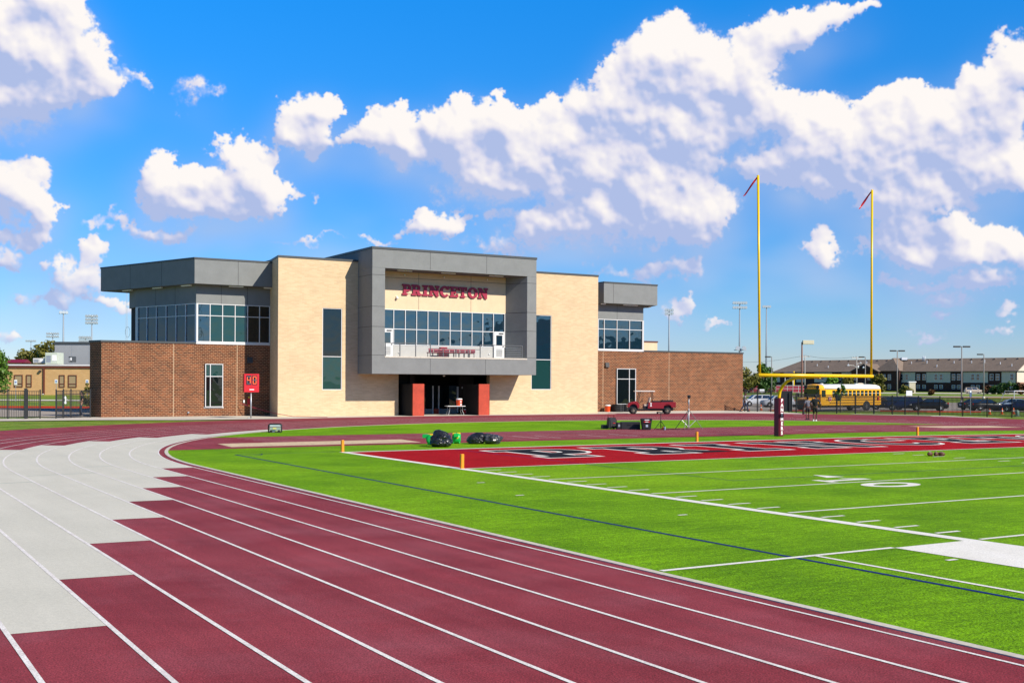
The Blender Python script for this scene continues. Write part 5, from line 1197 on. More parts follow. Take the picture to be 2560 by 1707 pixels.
b_ = MB(); b_.box(X1 + .005, X1 + .03, -1.08, 1.08, 1.66, 2.48); b_.build('windscreen', CGLASS, bus)
b_ = MB(); b_.hexa([(X1, -1.02, .75), (X1 + 1.75, -.84, .75), (X1 + 1.75, .84, .75), (X1, 1.02, .75)], [(X1, -1.0, 1.62), (X1 + 1.65, -.80, 1.38), (X1 + 1.65, .80, 1.38), (X1, 1.0, 1.62)]); hood = b_.build('hood', M_BUS, bus, bevel=.09, bseg=2)
b_ = MB(); b_.box(X1 + 1.70, X1 + 1.77, -.52, .52, .80, 1.28); b_.build('grille', mat('dark_red_brown_grille', (.14, .04, .02), .5), hood)
b_ = MB(); b_.box(X1 + 1.6, X1 + 1.95, -1.15, 1.15, .42, .74); b_.build('bumper', MT['plastic'], bus, bevel=.04)
for s in (-1, 1):
    b_ = MB(); b_.lathe([(.12, 0), (.11, .04)], (X1 + 1.72, s * .68, 1.05), 12, axis='X'); b_.build('headlight', M_HEAD, hood)
    b_ = MB(); b_.tube([(X1 + .1, s * 1.15, 2.2), (X1 + .7, s * 1.35, 2.0)], .02, 6); b_.obox((X1 + .7, s * 1.36, 1.85), (.08, .25, .42)); b_.build('mirror', MT['black'], bus)
# side panels facing the viewer are on +y
for s in (1, -1):
    for i in range(12):
        x = X0 + .35 + .735 * i
        b_ = MB(); b_.box(x, x + .54, min(s * HW, s * (HW + .012)), max(s * HW, s * (HW + .012)), 1.68, 2.34); w_ = b_.build('window', CGLASS, bus)
        if s > 0:
            b_ = MB(); b_.box(x, x + .54, HW + .012, HW + .022, 2.00, 2.04); b_.build('window_bar', MT['alu'], w_)
    b_ = MB(); b_.box(X1 - .95, X1 - .22, min(s * HW, s * (HW + .012)), max(s * HW, s * (HW + .012)), 1.62, 2.38); b_.build('driver_window', CGLASS, bus)
    for z in (1.56, 1.24, .92):
        b_ = MB(); b_.box(X0 + .05, X1 - (1.0 if z > .95 else 1.6), min(s * HW, s * (HW + .02)), max(s * HW, s * (HW + .02)), z - .03, z + .03); b_.build('rub_rail', MT['black'], bus)
for x in (X0 + 2.75,):
    for s in (-1, 1):
        b_ = MB(); b_.lathe([(.62, -.02), (.62, .02)], (x, s * (HW + .0), .52), 24, axis='Y'); b_.build('wheel_arch', MT['rubber'], bus)
        wheel(bus, x, s * (HW - .10), .50, .30, rim=mat('dark_steel_rim', (.09, .085, .08), .6))
for s in (-1, 1):
    b_ = MB(); b_.lathe([(.6, -.02), (.6, .02)], (X1 + .75, s * .93, .52), 24, axis='Y'); b_.build('wheel_arch', MT['rubber'], bus)
    wheel(bus, X1 + .75, s * .92, .50, .28, rim=mat('dark_steel_rim', (.09, .085, .08), .6))
b_ = MB(); b_.box(X0 + .3, X1, -.9, .9, .40, .62); b_.build('underframe', MT['plastic'], bus)
b_ = MB(); b_.box(X0 + 3.9, X0 + 5.6, .70, 1.15, .28, .62); b_.build('fuel_tank', MT['plastic'], bus)
def octo(c, r, d0, d1, b_):
    P = [(c[0] + r * math.cos(R(22.5 + 45 * k)), c[2] + r * math.sin(R(22.5 + 45 * k))) for k in range(8)]
    b_.hexa([(p[0], d0, p[1]) for p in P], [(p[0], d1, p[1]) for p in P])
sx = X1 - 1.62
b_ = MB(); octo((sx, 0, 1.40), .285, HW + .06, HW + .075, b_); so = b_.build('stop_sign', MT['white'], bus)
b_ = MB(); octo((sx, 0, 1.40), .25, HW + .075, HW + .080, b_); b_.build('sign_face', MT['red'], so)
letter_obj('lettering', words('STOP', .20, extrude=.001, offset=.008), Matrix.Translation((sx, HW + .082, 1.40)) @ Matrix.Rotation(R(180), 4, 'Z') @ Matrix.Rotation(R(90), 4, 'X'), MT['white'], so)
b_ = MB(); b_.box(X0 + .45, X0 + .72, HW + .03, HW + .07, 1.18, 1.62); b_.build('folded_stop_sign', MT['red'], bus, bevel=.02)
letter_obj('number', words('21-2', .26, extrude=.001, offset=.006), Matrix.Translation((X0 + 5.0, HW + .004, 1.08)) @ Matrix.Rotation(R(180), 4, 'Z') @ Matrix.Rotation(R(90), 4, 'X'), MT['black'], bbody)
b_ = MB(); b_.lathe([(.2, 0), (.22, .06), (.1, .1)], (-4.4, 0, 3.05), 12); b_.build('roof_vent', M_BROOF, bus)
b_ = MB(); b_.lathe([(.2, 0), (.22, .06), (.1, .1)], (1.9, 0, 3.05), 12); b_.build('roof_vent', M_BROOF, bus)

# ------------------------------------------------------------------ people
def skin(chains, sub=1):
    """one continuous skinned surface; chains = lists of (x, y, z, r) that share their first point with an earlier chain when equal"""
    vs = []; rs = []; es = []; idx = {}
    for ch in chains:
        last = None
        for (x, y, z, r) in ch:
            k = (round(x, 4), round(y, 4), round(z, 4))
            if k not in idx: idx[k] = len(vs); vs.append((x, y, z)); rs.append(r if isinstance(r, tuple) else (r, r))
            if last is not None and last != idx[k]: es.append((last, idx[k]))
            last = idx[k]
    me = bpy.data.meshes.new('skin_tmp'); me.from_pydata(vs, es, []); ob = bpy.data.objects.new('skin_tmp', me); COL.objects.link(ob)
    md = ob.modifiers.new('s', 'SKIN'); md.use_smooth_shade = True
    sv = me.skin_vertices[0].data
    for i, r in enumerate(rs): sv[i].radius = r
    sv[0].use_root = True
    if sub: ob.modifiers.new('u', 'SUBSURF').levels = sub; ob.modifiers['u'].render_levels = sub
    dg = bpy.context.evaluated_depsgraph_get(); out_ = bpy.data.meshes.new_from_object(ob.evaluated_get(dg))
    bpy.data.objects.remove(ob); bpy.data.meshes.remove(me)
    for p in out_.polygons: p.use_smooth = True
    return out_
def mesh_obj(name, me, m, parent):
    me.name = name; me.materials.clear(); me.materials.append(m); o = bpy.data.objects.new(name, me); COL.objects.link(o); o.parent = parent; return o
def person(label, loc, rz, h, J, cols, shorts=True, long_sleeve=False, group=None, hold=None):
    """J: joint positions for a 1.75 m figure looking along -y; keys lh rh (hands) le re (elbows) lk rk (knees) lf rf (ankles) lean"""
    t = thing('person', label, 'person', loc, rz, group); k = h / 1.75
    S = lambda p, r: (p[0] * k, p[1] * k, p[2] * k, (r[0] * k, r[1] * k) if isinstance(r, tuple) else r * k)
    pel, wst, cst, nk = (0, 0, .93), (0, J.get('lean', 0) * .4, 1.10), (0, J.get('lean', 0), 1.34), (0, J.get('lean', 0) * 1.1, 1.49)
    hd = (0, J.get('lean', 0) * 1.1 - .02, 1.56)
    ls, rs = (.19, cst[1], 1.40), (-.19, cst[1], 1.40)
    lh_, rh_ = (.095, 0, .88), (-.095, 0, .88)
    def limb(a, b, c, r0, r1, r2): return [S(a, r0), S([(p + q) / 2 for p, q in zip(a, b)], (r0 + r1) / 2 * 1.03), S(b, r1), S([(p * .6 + q * .4) for p, q in zip(b, c)], r1 * 1.02), S(c, r2)]
    ch = [[S(pel, (.15, .11)), S(wst, (.135, .10)), S(cst, (.165, .115)), S(nk, .058), S(hd, .055)]]
    hands = []
    for s, e, w in ((ls, J['le'], J['lh']), (rs, J['re'], J['rh'])):
        ch.append([S(cst, (.165, .115))] + limb(s, e, w, .060, .045, .030))
        dv = (Vector(w) - Vector(e)).normalized(); sd = dv.cross(Vector((0, 1, 0))).normalized()
        pal = Vector(w) + dv * .07
        ch.append([S(w, .030), S(pal, (.034, .020))])
        for i, ln in enumerate((.060, .072, .068, .052)):
            b0 = pal + sd * (.024 - .016 * i); f1 = b0 + dv * ln * .55; f2 = f1 + (dv * .8 + Vector((0, -.45, 0))).normalized() * ln * .45
            ch.append([S(pal, (.034, .020)), S(b0 + dv * .012, .010), S(f1, .009), S(f2, .008)])
        ch.append([S(Vector(w) + dv * .03, .024) if False else S(w, .030), S(Vector(w) + dv * .045 + sd * .040, .011), S(Vector(w) + dv * .085 + sd * .055, .009)])
    for a, kn, f in ((lh_, J['lk'], J['lf']), (rh_, J['rk'], J['rf'])):
        ch.append([S(pel, (.15, .11))] + limb(a, kn, f, .088, .058, .038))
        ch.append([S(f, .038), S((f[0], f[1] - .10, max(.045, f[2] - .055)), .036)])
    mesh_obj('body', skin(ch), cols['skin'], t)
    b_ = MB(); c = Vector((0, hd[1] - .015, 1.645)) * k
    b_.ball(c, .105 * k, (.78, .95, 1.15), 3)
    b_.ball(c + Vector((0, -.098, -.015)) * k, .018 * k, (.8, 1, 1.3), 1); b_.ball(c + Vector((.08, .0, -.01)) * k, .026 * k, (.5, .8, 1.2), 1); b_.ball(c + Vector((-.08, .0, -.01)) * k, .026 * k, (.5, .8, 1.2), 1)
    b_.ball(c + Vector((0, -.06, -.085)) * k, .045 * k, (.9, .8, .7), 1)
    hdo = b_.build('head', cols['skin'], t)
    for s in (-1, 1):
        b_ = MB(); b_.ball(c + Vector((s * .033, -.092, .012)) * k, .010 * k, (1.3, .6, .8), 1); b_.build('eye', MT['black'], hdo)
    b_ = MB(); b_.ball(c + Vector((0, -.094, -.062)) * k, .018 * k, (1.3, .4, .35), 1); b_.build('mouth', mat('lips', (.20, .06, .05), .5), hdo)
    b_ = MB(); b_.ball(c + Vector((0, .018, .03)) * k, .108 * k, (.80, .94, 1.05), 3, .004, random.Random(3)); b_.build('hair', cols['hair'], t)
    G_ = .018
    sh_ = [[S((0, 0, .88), (.165, .125)), S(wst, (.155, .118)), S(cst, (.182, .130)), S((0, nk[1], 1.455), .085)]]
    for s, e, w in ((ls, J['le'], J['lh']), (rs, J['re'], J['rh'])):
        m1 = [p + (q - p) * .75 for p, q in zip(s, e)]
        c_ = [S(cst, (.182, .130)), S(s, .080), S(m1, .068)]
        if long_sleeve: c_ = [S(cst, (.182, .130)), S(s, .080), S(e, .058), S([p + (q - p) * .8 for p, q in zip(e, w)], .044)]
        sh_.append(c_)
    mesh_obj('shirt', skin(sh_), cols['shirt'], t)
    so_ = [[S(pel, (.168, .128)), S((0, 0, 1.0), (.155, .118))]]
    for a, kn, f in ((lh_, J['lk'], J['lf']), (rh_, J['rk'], J['rf'])):
        if shorts: so_.append([S(pel, (.168, .128)), S(a, .105), S([(p * .5 + q * .5) for p, q in zip(a, kn)], .100), S([(p * .12 + q * .88) for p, q in zip(a, kn)], .096)])
        else: so_.append([S(pel, (.168, .128)), S(a, .100), S(kn, .072), S([(p * .5 + q * .5) for p, q in zip(kn, f)], .062), S((f[0], f[1], f[2] + .0), .056)])
    mesh_obj('shorts' if shorts else 'trousers', skin(so_), cols['legs'], t)
    for f in (J['lf'], J['rf']):
        b_ = MB(); x, y, z = f; z0 = max(0.0, z - .085)
        P0 = [(x - .046, y + .075, z0), (x + .046, y + .075, z0), (x + .052, y - .12, z0), (x + .03, y - .20, z0), (x - .03, y - .20, z0), (x - .052, y - .12, z0)]
        P1 = [(x - .04, y + .065, z0 + .11), (x + .04, y + .065, z0 + .11), (x + .042, y - .05, z0 + .10), (x + .026, y - .18, z0 + .05), (x - .026, y - .18, z0 + .05), (x - .042, y - .05, z0 + .10)]
        b_.hexa([Vector(p) * k for p in P0], [Vector(p) * k for p in P1]); b_.build('shoe', cols['shoe'], t, bevel=.012)
    return t
SK_D = mat('deep_brown_skin', (.10, .045, .026), .5); SK_M = mat('tan_skin', (.32, .17, .11), .5)
HAIR = mat('black_hair', (.008, .007, .006), .6)
GREY_S = mat('charcoal_shirt', (.12, .122, .145), .8, noise=(9, .3)); BLK_S = mat('black_cloth', (.010, .010, .011), .85, noise=(9, .2)); GREY2 = mat('grey_shirt', (.20, .19, .20), .8, noise=(8, .15)); NVY = mat('dark_blue_jeans', (.018, .028, .06), .8, noise=(20, .2))
away = IMG_RZ + math.pi
x, y, z = spot(2020, 86.5)
p1 = person('person in charcoal shirt and black shorts walking away holding a dark bottle bag', (x, y, z), away + R(12), 1.74,
    dict(le=(.30, .05, 1.14), lh=(.33, -.04, .90), re=(-.30, .06, 1.14), rh=(-.34, -.05, .92), lk=(.12, -.03, .50), lf=(.13, .07, .09), rk=(-.10, -.06, .50), rf=(-.09, -.05, .085), lean=-.03),
    dict(skin=SK_D, hair=HAIR, shirt=GREY_S, legs=BLK_S, shoe=MT['plastic']), group='people walking on the track')
q = MB(); b_ = MB(); b_.tube([(0, 0, .26), (0, 0, .1)], .012, 6); b_.obox((0, 0, -.05), (.16, .10, .32)); hb = b_.build('sling_bag', MT['plastic'], None, bevel=.03)
hb.location = Vector((x, y, z)) + Matrix.Rotation(away + R(12), 3, 'Z') @ Vector((.335, -.05, .62)); tag(hb, 'small dark bag hanging from the hand of the person in charcoal shirt', 'bag')
x, y, z = spot(2038.5, 83.2)
person('taller person all in black with white shoes and one hand on the hip', (x, y, z), away - R(10), 1.90,
    dict(le=(.36, .07, 1.16), lh=(.22, -.03, 1.0), re=(-.34, .06, 1.14), rh=(-.34, -.06, .90), lk=(.10, -.06, .50), lf=(.11, .03, .09), rk=(-.09, .0, .50), rf=(-.06, .02, .085), lean=0),
    dict(skin=SK_D, hair=HAIR, shirt=BLK_S, legs=BLK_S, shoe=MT['white']), group='people walking on the track')
x, y, z = spot(1861.5, 109)
person('person in grey shirt and navy trousers striding past the east brick corner', (x, y, z), IMG_RZ + R(75), 1.84,
    dict(le=(.24, .16, 1.16), lh=(.24, .02, .98), re=(-.24, -.14, 1.18), rh=(-.23, -.30, 1.02), lk=(.10, -.22, .54), lf=(.10, -.30, .12), rk=(-.10, .10, .50), rf=(-.10, .38, .14), lean=-.04),
    dict(skin=SK_D, hair=HAIR, shirt=GREY2, legs=NVY, shoe=MT['plastic']), shorts=False)
x, y, z = spot(204, 84.8)
person('person in black shirt and dark jeans standing in the shade by the west brick corner', (x, y, z), IMG_RZ - R(72), 1.86,
    dict(le=(.22, .08, 1.14), lh=(.14, -.16, 1.0), re=(-.22, .06, 1.14), rh=(-.15, -.16, .98), lk=(.10, -.05, .51), lf=(.10, .06, .09), rk=(-.10, -.07, .51), rf=(-.10, -.06, .085), lean=.02),
    dict(skin=SK_M, hair=HAIR, shirt=BLK_S, legs=NVY, shoe=GREY2), shorts=False)

# cones, small street things on the east side
c0 = None
for u, d, lb in ((1903, 134, 'orange traffic cone between the gate bars left of the goal post pad'), (1937.5, 133, 'orange traffic cone half hidden by the goal post pad'), (2474, 128, 'leftmost of three orange cones behind the right end of the long fence'), (2505.5, 128.5, 'middle of three orange cones behind the right end of the long fence'), (2534.5, 129, 'rightmost of three orange cones, beside the green utility box')):
    if c0 is None:
        c0 = thing('traffic_cone', lb, 'cone', spot(u, d), 0, 'orange traffic cones')
        b_ = MB(); b_.box(-.18, .18, -.18, .18, 0, .04); b_.build('base', MT['cone'], c0)
        b_ = MB(); b_.lathe([(.14, .04), (.10, .32), (.06, .55), (.03, .72)], (0, 0, 0), 14); b_.build('shell', MT['cone'], c0)
        b_ = MB(); b_.lathe([(.112, .30), (.09, .43)], (0, 0, 0), 14); b_.build('white_band', MT['white'], c0)
    else: c = copy_tree(c0); c.location = spot(u, d); c['label'] = lb
t = thing('utility_box', 'green utility box at the right edge behind the fence', 'box', spot(2543, 119), IMG_RZ)
b_ = MB(); b_.lathe([(.20, 0), (.20, .55), (.16, .64), (.02, .68)], (0, 0, 0), 12); b_.build('cover', mat('pale_green_metal', (.20, .30, .24), .5), t)
b_ = MB(); b_.box(-.26, .26, -.26, .26, 0, .06); b_.build('base', G_CONC, t)
t = thing('street_sign', 'blue backed sign post standing between the parked saloons and the fence', 'sign', spot(2426.5, 126), IMG_RZ + R(25))
b_ = MB(); b_.tube([(0, 0, 0), (0, 0, 2.6)], .025, 6); b_.build('post', MT['steel'], t)
b_ = MB(); b_.box(-.15, .15, -.02, 0, 1.9, 2.66); b_.build('plate', mat('blue_sign_paint', (.03, .07, .16), .5), t)
b_ = MB(); b_.box(-.12, .10, -.025, -.02, 2.42, 2.60); b_.build('marking', MT['white'], t)
t = thing('street_sign', 'small white board on a post above the white car', 'sign', spot(1905, 185), IMG_RZ)
b_ = MB(); b_.tube([(0, 0, 0), (0, 0, 2.4)], .03, 6); b_.build('post', MT['steel'], t); b_ = MB(); b_.box(-.38, .38, -.03, 0, 1.95, 2.38); b_.build('plate', MT['white'], t)
t = thing('street_sign', 'low white notice board on the lawn before the apartments', 'sign', spot(2273, 268), IMG_RZ)
b_ = MB(); b_.box(-.7, .7, -.05, 0, .3, 1.45); b_.build('plate', MT['white'], t); b_ = MB(); b_.box(-.6, -.5, -.04, .04, 0, .4); b_.build('leg', MT['steel'], t); b_ = MB(); b_.box(.5, .6, -.04, .04, 0, .4); b_.build('leg', MT['steel'], t)
t = thing('soccer_goal', 'white framed soccer goal at the right edge beyond the cars', 'goal', spot(2540, 170), IMG_RZ + R(14))
b_ = MB(); b_.tube([(-.3, 0, 0), (-.3, 0, 2.44), (6.9, 0, 2.44), (6.9, 0, 0)], .06, 8); b_.build('goal_frame', MT['white'], t)
b_ = MB(); b_.tube([(-.3, 0, 2.42), (-1.1, 1.0, 2.42), (-1.6, 1.9, 0)], .035, 6); b_.build('stay', MT['white'], t)
b_ = MB(); b_.tube([(6.9, 0, 2.42), (6.4, 1.0, 2.42), (6.2, 1.9, 0)], .035, 6); b_.build('stay', MT['white'], t)
# ------------------------------------------------------------------ trees and shrubs
M_BARK = mat('bark', (.10, .07, .05), .9, noise=(8, .25), bump=(20, .5, .03))
def leaf_mat(name, c, var=.35): return mat(name, c, .55, spec=.3, noise=(1.1, var), noise2=(9, .25))
LEAF = dict(green=leaf_mat('green_leaves', (.065, .14, .012)), bright=leaf_mat('bright_green_leaves', (.10, .22, .015)), olive=leaf_mat('olive_leaves', (.13, .12, .018)), dark=leaf_mat('dark_green_leaves', (.035, .08, .012)), rust=leaf_mat('rusty_leaves', (.13, .06, .02)))
def tree(name, label, loc, h, cr, leaf, seed=1, trunk_h=.3, n=2600, ls=.16, cat='tree', group=None, flat=.8, clumps=16, crown_base=None):
    t = thing(name, label, cat, loc, 0, group); rnd = random.Random(seed); rg = np.random.default_rng(seed)
    th = h * trunk_h; cb = th if crown_base is None else crown_base
    b_ = MB(); r0 = max(.025, h * .022)
    b_.tube([(0, 0, -.1), (.02 * h * rnd.uniform(-1, 1), 0, th * .5), (0, .01 * h, th), (.01 * h, 0, th + (h - th) * .45)], [r0 * 1.2, r0, r0 * .85, r0 * .35], 8)
    cl = []
    for i in range(clumps):
        a = rnd.uniform(0, 6.28); z = cb + (h - cb) * (.08 + .84 * (i + .5) / clumps); q = (z - cb) / max(.1, h - cb)
        rr = cr * (.25 + .62 * math.sin(math.pi * min(1, .12 + q * .95)) ** .8) * rnd.uniform(.45, 1.0)
        c = (rr * math.cos(a), rr * math.sin(a), z); s = cr * rnd.uniform(.30, .52) * (1.05 - .35 * q)
        cl.append((c, s))
        if i % 2 == 0: b_.tube([(0, 0, th * (.75 + .5 * q)), (c[0] * .5, c[1] * .5, (th + z) / 2 + .05 * h), c], [r0 * .5, r0 * .3, r0 * .12], 5)
    b_.build('trunk', M_BARK, t)
    C = np.array([c[0] for c in cl]); S = np.array([c[1] for c in cl]); k = rg.choice(len(cl), n, p=S ** 2 / (S ** 2).sum())
    d = rg.normal(size=(n, 3)); d /= np.linalg.norm(d, axis=1)[:, None]; rad = rg.uniform(.35, 1.05, n) ** .6
    P = C[k] + d * (rad * S[k])[:, None] * np.array([1, 1, flat])
    nrm = d + rg.normal(size=(n, 3)) * .7; nrm /= np.linalg.norm(nrm, axis=1)[:, None]
    u = np.cross(nrm, rg.normal(size=(n, 3))); u /= np.linalg.norm(u, axis=1)[:, None]; v = np.cross(nrm, u)
    sz = (ls * rg.uniform(.6, 1.4, n))[:, None]
    Q = np.stack([P - u * sz, P - v * sz * .6, P + u * sz, P + v * sz * .6], 1).reshape(-1, 3)
    me = bpy.data.meshes.new('crown'); me.from_pydata(Q.tolist(), [], np.arange(n * 4).reshape(-1, 4).tolist()); me.materials.append(LEAF[leaf])
    o = bpy.data.objects.new('crown', me); COL.objects.link(o); o.parent = t
    return t
tree('broadleaf_tree', 'bright green leafy tree cut by the left edge of the view', spot(-40, 96), 6.2, 2.0, 'green', 3, .2, 5200, .13, clumps=26)
for i, (u, d, h, cr, lf, lb) in enumerate(((62, 230, 7.6, 3.2, 'olive', 'low olive tree behind the school roof left of the rooftop units'), (88, 226, 8.4, 3.6, 'olive', 'olive tree behind the school roof above the rooftop units'), (122, 222, 9.0, 3.9, 'olive', 'tallest olive tree behind the school, beside the grey gymnasium'))):
    tree('broadleaf_tree', lb, spot(u, d), h, cr, lf, 10 + i, .25, 1500, .32, group='trees behind the school')
for i, (u, d, h, cr, lf, lb) in enumerate(((1872, 330, 6.6, 4.6, 'olive', 'round olive tree just right of the east brick wing'), (1893, 420, 4.6, 5.0, 'green', 'hazy low tree left of the goal post pad'), (1909, 340, 8.6, 3.6, 'green', 'tall green tree seen through the left goal post upright'), (1921, 345, 7.6, 3.2, 'green', 'green tree at the left end of the apartment roof'), (1914, 330, 4.0, 3.0, 'dark', 'low dark shrub under the goal post crossbar'), (2192, 300, 5.4, 2.4, 'olive', 'rust tinged tree behind the tail of the school bus'), (2120, 290, 4.8, 1.8, 'olive', 'yellowish tree above the middle of the bus roof'), (2078, 260, 4.5, 1.7, 'bright', 'bright green tree top above the bus roof'))):
    tree('broadleaf_tree', lb, spot(u, d), h, cr, lf, 30 + i, .22, 1500, .34, group='trees by the apartments')
tree('young_tree', 'thin young tree tied to a pale stake in front of the bus', spot(2101, 123), 3.0, .62, 'green', 51, .42, 900, .085, clumps=14, flat=1.3)
s_ = spot(2104.5, 122.9); b_ = MB(s_); b_.tube([s_, (s_[0], s_[1], s_[2] + 1.25)], .03, 6); tag(b_.build('wooden_stake', mat('pale_wood', (.52, .40, .22), .8), None), 'pale wooden stake beside the young tree', 'stake')
for i, (u, d, h, cr, lf, lb) in enumerate(((2262, 330, 2.2, 2.2, 'olive', 'low yellow green bush beside the white monument sign'), (2470, 338, 2.3, 1.5, 'rust', 'rusty red bush by the minivan in front of the apartments'), (2490, 335, 2.3, 2.0, 'dark', 'dark bush between the rusty bush and the big dark one'), (2520, 330, 3.4, 3.0, 'dark', 'largest dark green bush at the foot of the apartments'), (2551, 328, 3.2, 1.9, 'rust', 'reddish bush at the right edge by the apartments'), (2330, 300, 1.3, .9, 'rust', 'tiny rust coloured shrub alone on the lawn'))):
    tree('bush', lb, spot(u, d), h, cr, lf, 60 + i, .12, 800, .34, cat='bush', group='bushes by the apartments', clumps=10)
tree('bush', 'small shrub behind the gate against the west brick corner', spot(226, 92), 2.6, .75, 'olive', 77, .25, 800, .09, cat='bush', clumps=10)

# ------------------------------------------------------------------ school building on the west
def along(u, d, off=0): x, y = xy(d, (u - 1280) / FPX * d); return (x, y)
SO = spot(100, 150); DS = 150.0
def SX(u): return (u - 100) / FPX * DS
def SZ(v): return 2.655 + (950.8 - v) * DS / FPX - SO[2]
sb = thing('school_building', 'low ochre brick school building with brown framed windows behind the west fence', 'building', SO, IMG_RZ)
b_ = MB(); b_.box(SX(-160), SX(300), 0, 16, -.6, SZ(920)); wl = b_.build('wall', MT['tan_far'], sb)
M_BRN = mat('red_brown_metal', (.13, .035, .02), .5)
b_ = MB(); b_.box(SX(-160), SX(300), -.14, .0, SZ(920), SZ(914.2)); b_.build('eaves_band', M_BRN, sb)
b_ = MB(); b_.hexa([(SX(-160), -.2, SZ(914.2)), (SX(300), -.2, SZ(914.2)), (SX(300), 16, SZ(914.2)), (SX(-160), 16, SZ(914.2))], [(SX(-160), -.1, SZ(912)), (SX(300), -.1, SZ(912)), (SX(300), 16, SZ(906.5)), (SX(-160), 16, SZ(906.5))]); b_.build('roof', mat('pale_gravel_roof', (.55, .53, .50), .9, noise=(1, .12)), sb)
M_BLIND = mat('tan_window_blind', (.33, .24, .13), .6)
for a, c in ((36, 57), (66, 79.5), (148.2, 162), (171, 192), (-40, -20)):
    b_ = MB(); b_.box(SX(a), SX(c), -.03, .0, SZ(967.7), SZ(937)); w_ = b_.build('window', M_BLIND, sb)
    f = MB()
    for q in ((a, a + 1.6), (c - 1.6, c)): f.box(SX(q[0]), SX(q[1]), -.10, .0, SZ(967.7), SZ(937))
    for q in ((967.7, 966.2), (960.2, 958.6), (939, 937)): f.box(SX(a + 1.6), SX(c - 1.6), -.097, .0, SZ(q[0]), SZ(q[1]))
    f.build('frame', M_BRN, w_)
b_ = MB(); b_.box(SX(108.3), SX(112.3), -.16, 0, SZ(985), SZ(920)); b_.build('downspout', M_BRN, sb)
b_ = MB(); b_.tube([(SX(111), -.2, SZ(985)), (SX(109.5), -.5, SZ(986))], .10, 8); b_.build('drain_elbow', MT['steel'], sb)
b_ = MB(); b_.box(SX(98.5), SX(103.5), -.3, 0, SZ(930), SZ(925.5)); b_.build('wall_light', MT['dark_fix'], sb)
gy = thing('gymnasium', 'tall grey walled hall rising behind the school roof with dark coping', 'building', spot(220, 172), IMG_RZ)
g0 = spot(220, 172); gx = lambda u: (u - 220) / FPX * 172; gz = lambda v: 2.655 + (951.3 - v) * 172 / FPX - g0[2]
b_ = MB(); b_.box(gx(136.5), gx(420), 0, 30, -.5, gz(860)); gw = b_.build('wall', mat('pale_grey_metal_wall', (.30, .305, .31), .7, noise=(.8, .04)), gy)
b_ = MB(); b_.box(gx(136), gx(421), -.15, 30.2, gz(860), gz(854.6)); b_.build('coping', MT['coping'], gy)
for u in (179, 222):
    b_ = MB(); b_.box(gx(u), gx(u) + .05, -.012, 0, -.4, gz(860)); b_.build('panel_joint', MT['steel'], gw)
def unit(u0, u1, v0, v1, dy, depth, label, kindc, fan=True):
    t = thing('rooftop_unit', label, 'air conditioner', Vector(SO) + Matrix.Rotation(IMG_RZ, 3, 'Z') @ Vector((SX(u0), dy, SZ(v1))), IMG_RZ, 'units on the school roof')
    w_ = SX(u1) - SX(u0); h_ = SZ(v0) - SZ(v1)
    b_ = MB(); b_.box(0, w_, 0, depth, 0, h_); b_.build('casing', kindc, t, bevel=.04)
    b_ = MB(); b_.box(w_ * .55, w_ * .9, -.02, 0, h_ * .3, h_ * .8); b_.build('access_panel', MT['white'], t)
    b_ = MB(); b_.box(w_ * .08, w_ * .45, -.015, 0, h_ * .15, h_ * .75); b_.build('coil_grille', MT['steel'], t)
M_UN = mat('pale_green_casing', (.48, .52, .42), .5, noise=(2, .06)); M_UN2 = mat('off_white_casing', (.58, .56, .52), .5, noise=(2, .06))
unit(93, 125.5, 880, 910, 2.5, 2.0, 'largest pale green rooftop unit on the school, rightmost of the big ones', M_UN)
unit(42, 75, 893.5, 906, 5, 2.0, 'long low off white rooftop unit at the left of the school roof', M_UN2)
unit(76, 92.5, 891, 907, 4, 1.8, 'small rooftop unit with dark intake between the two larger ones', M_UN)
unit(126.5, 136, 888, 903, 6, 1.5, 'narrow dark louvred rooftop unit against the grey gymnasium', MT['coping'])
t = thing('red_roof', 'low dark red roofed shed just showing behind the school roof', 'building', spot(32, 190), IMG_RZ)
b_ = MB(); b_.box(-1.5, 1.5, 0, 3, -1, 4.6); b_.build('wall', MT['tan_far'], t); b_ = MB(); b_.hexa([(-1.7, -.2, 4.6), (1.8, -.2, 4.6), (1.8, 3.2, 4.6), (-1.7, 3.2, 4.6)], [(-1.7, 1.4, 5.2), (1.8, 1.4, 5.2), (1.8, 1.6, 5.2), (-1.7, 1.6, 5.2)]); b_.build('roof', MT['maroon'], t)
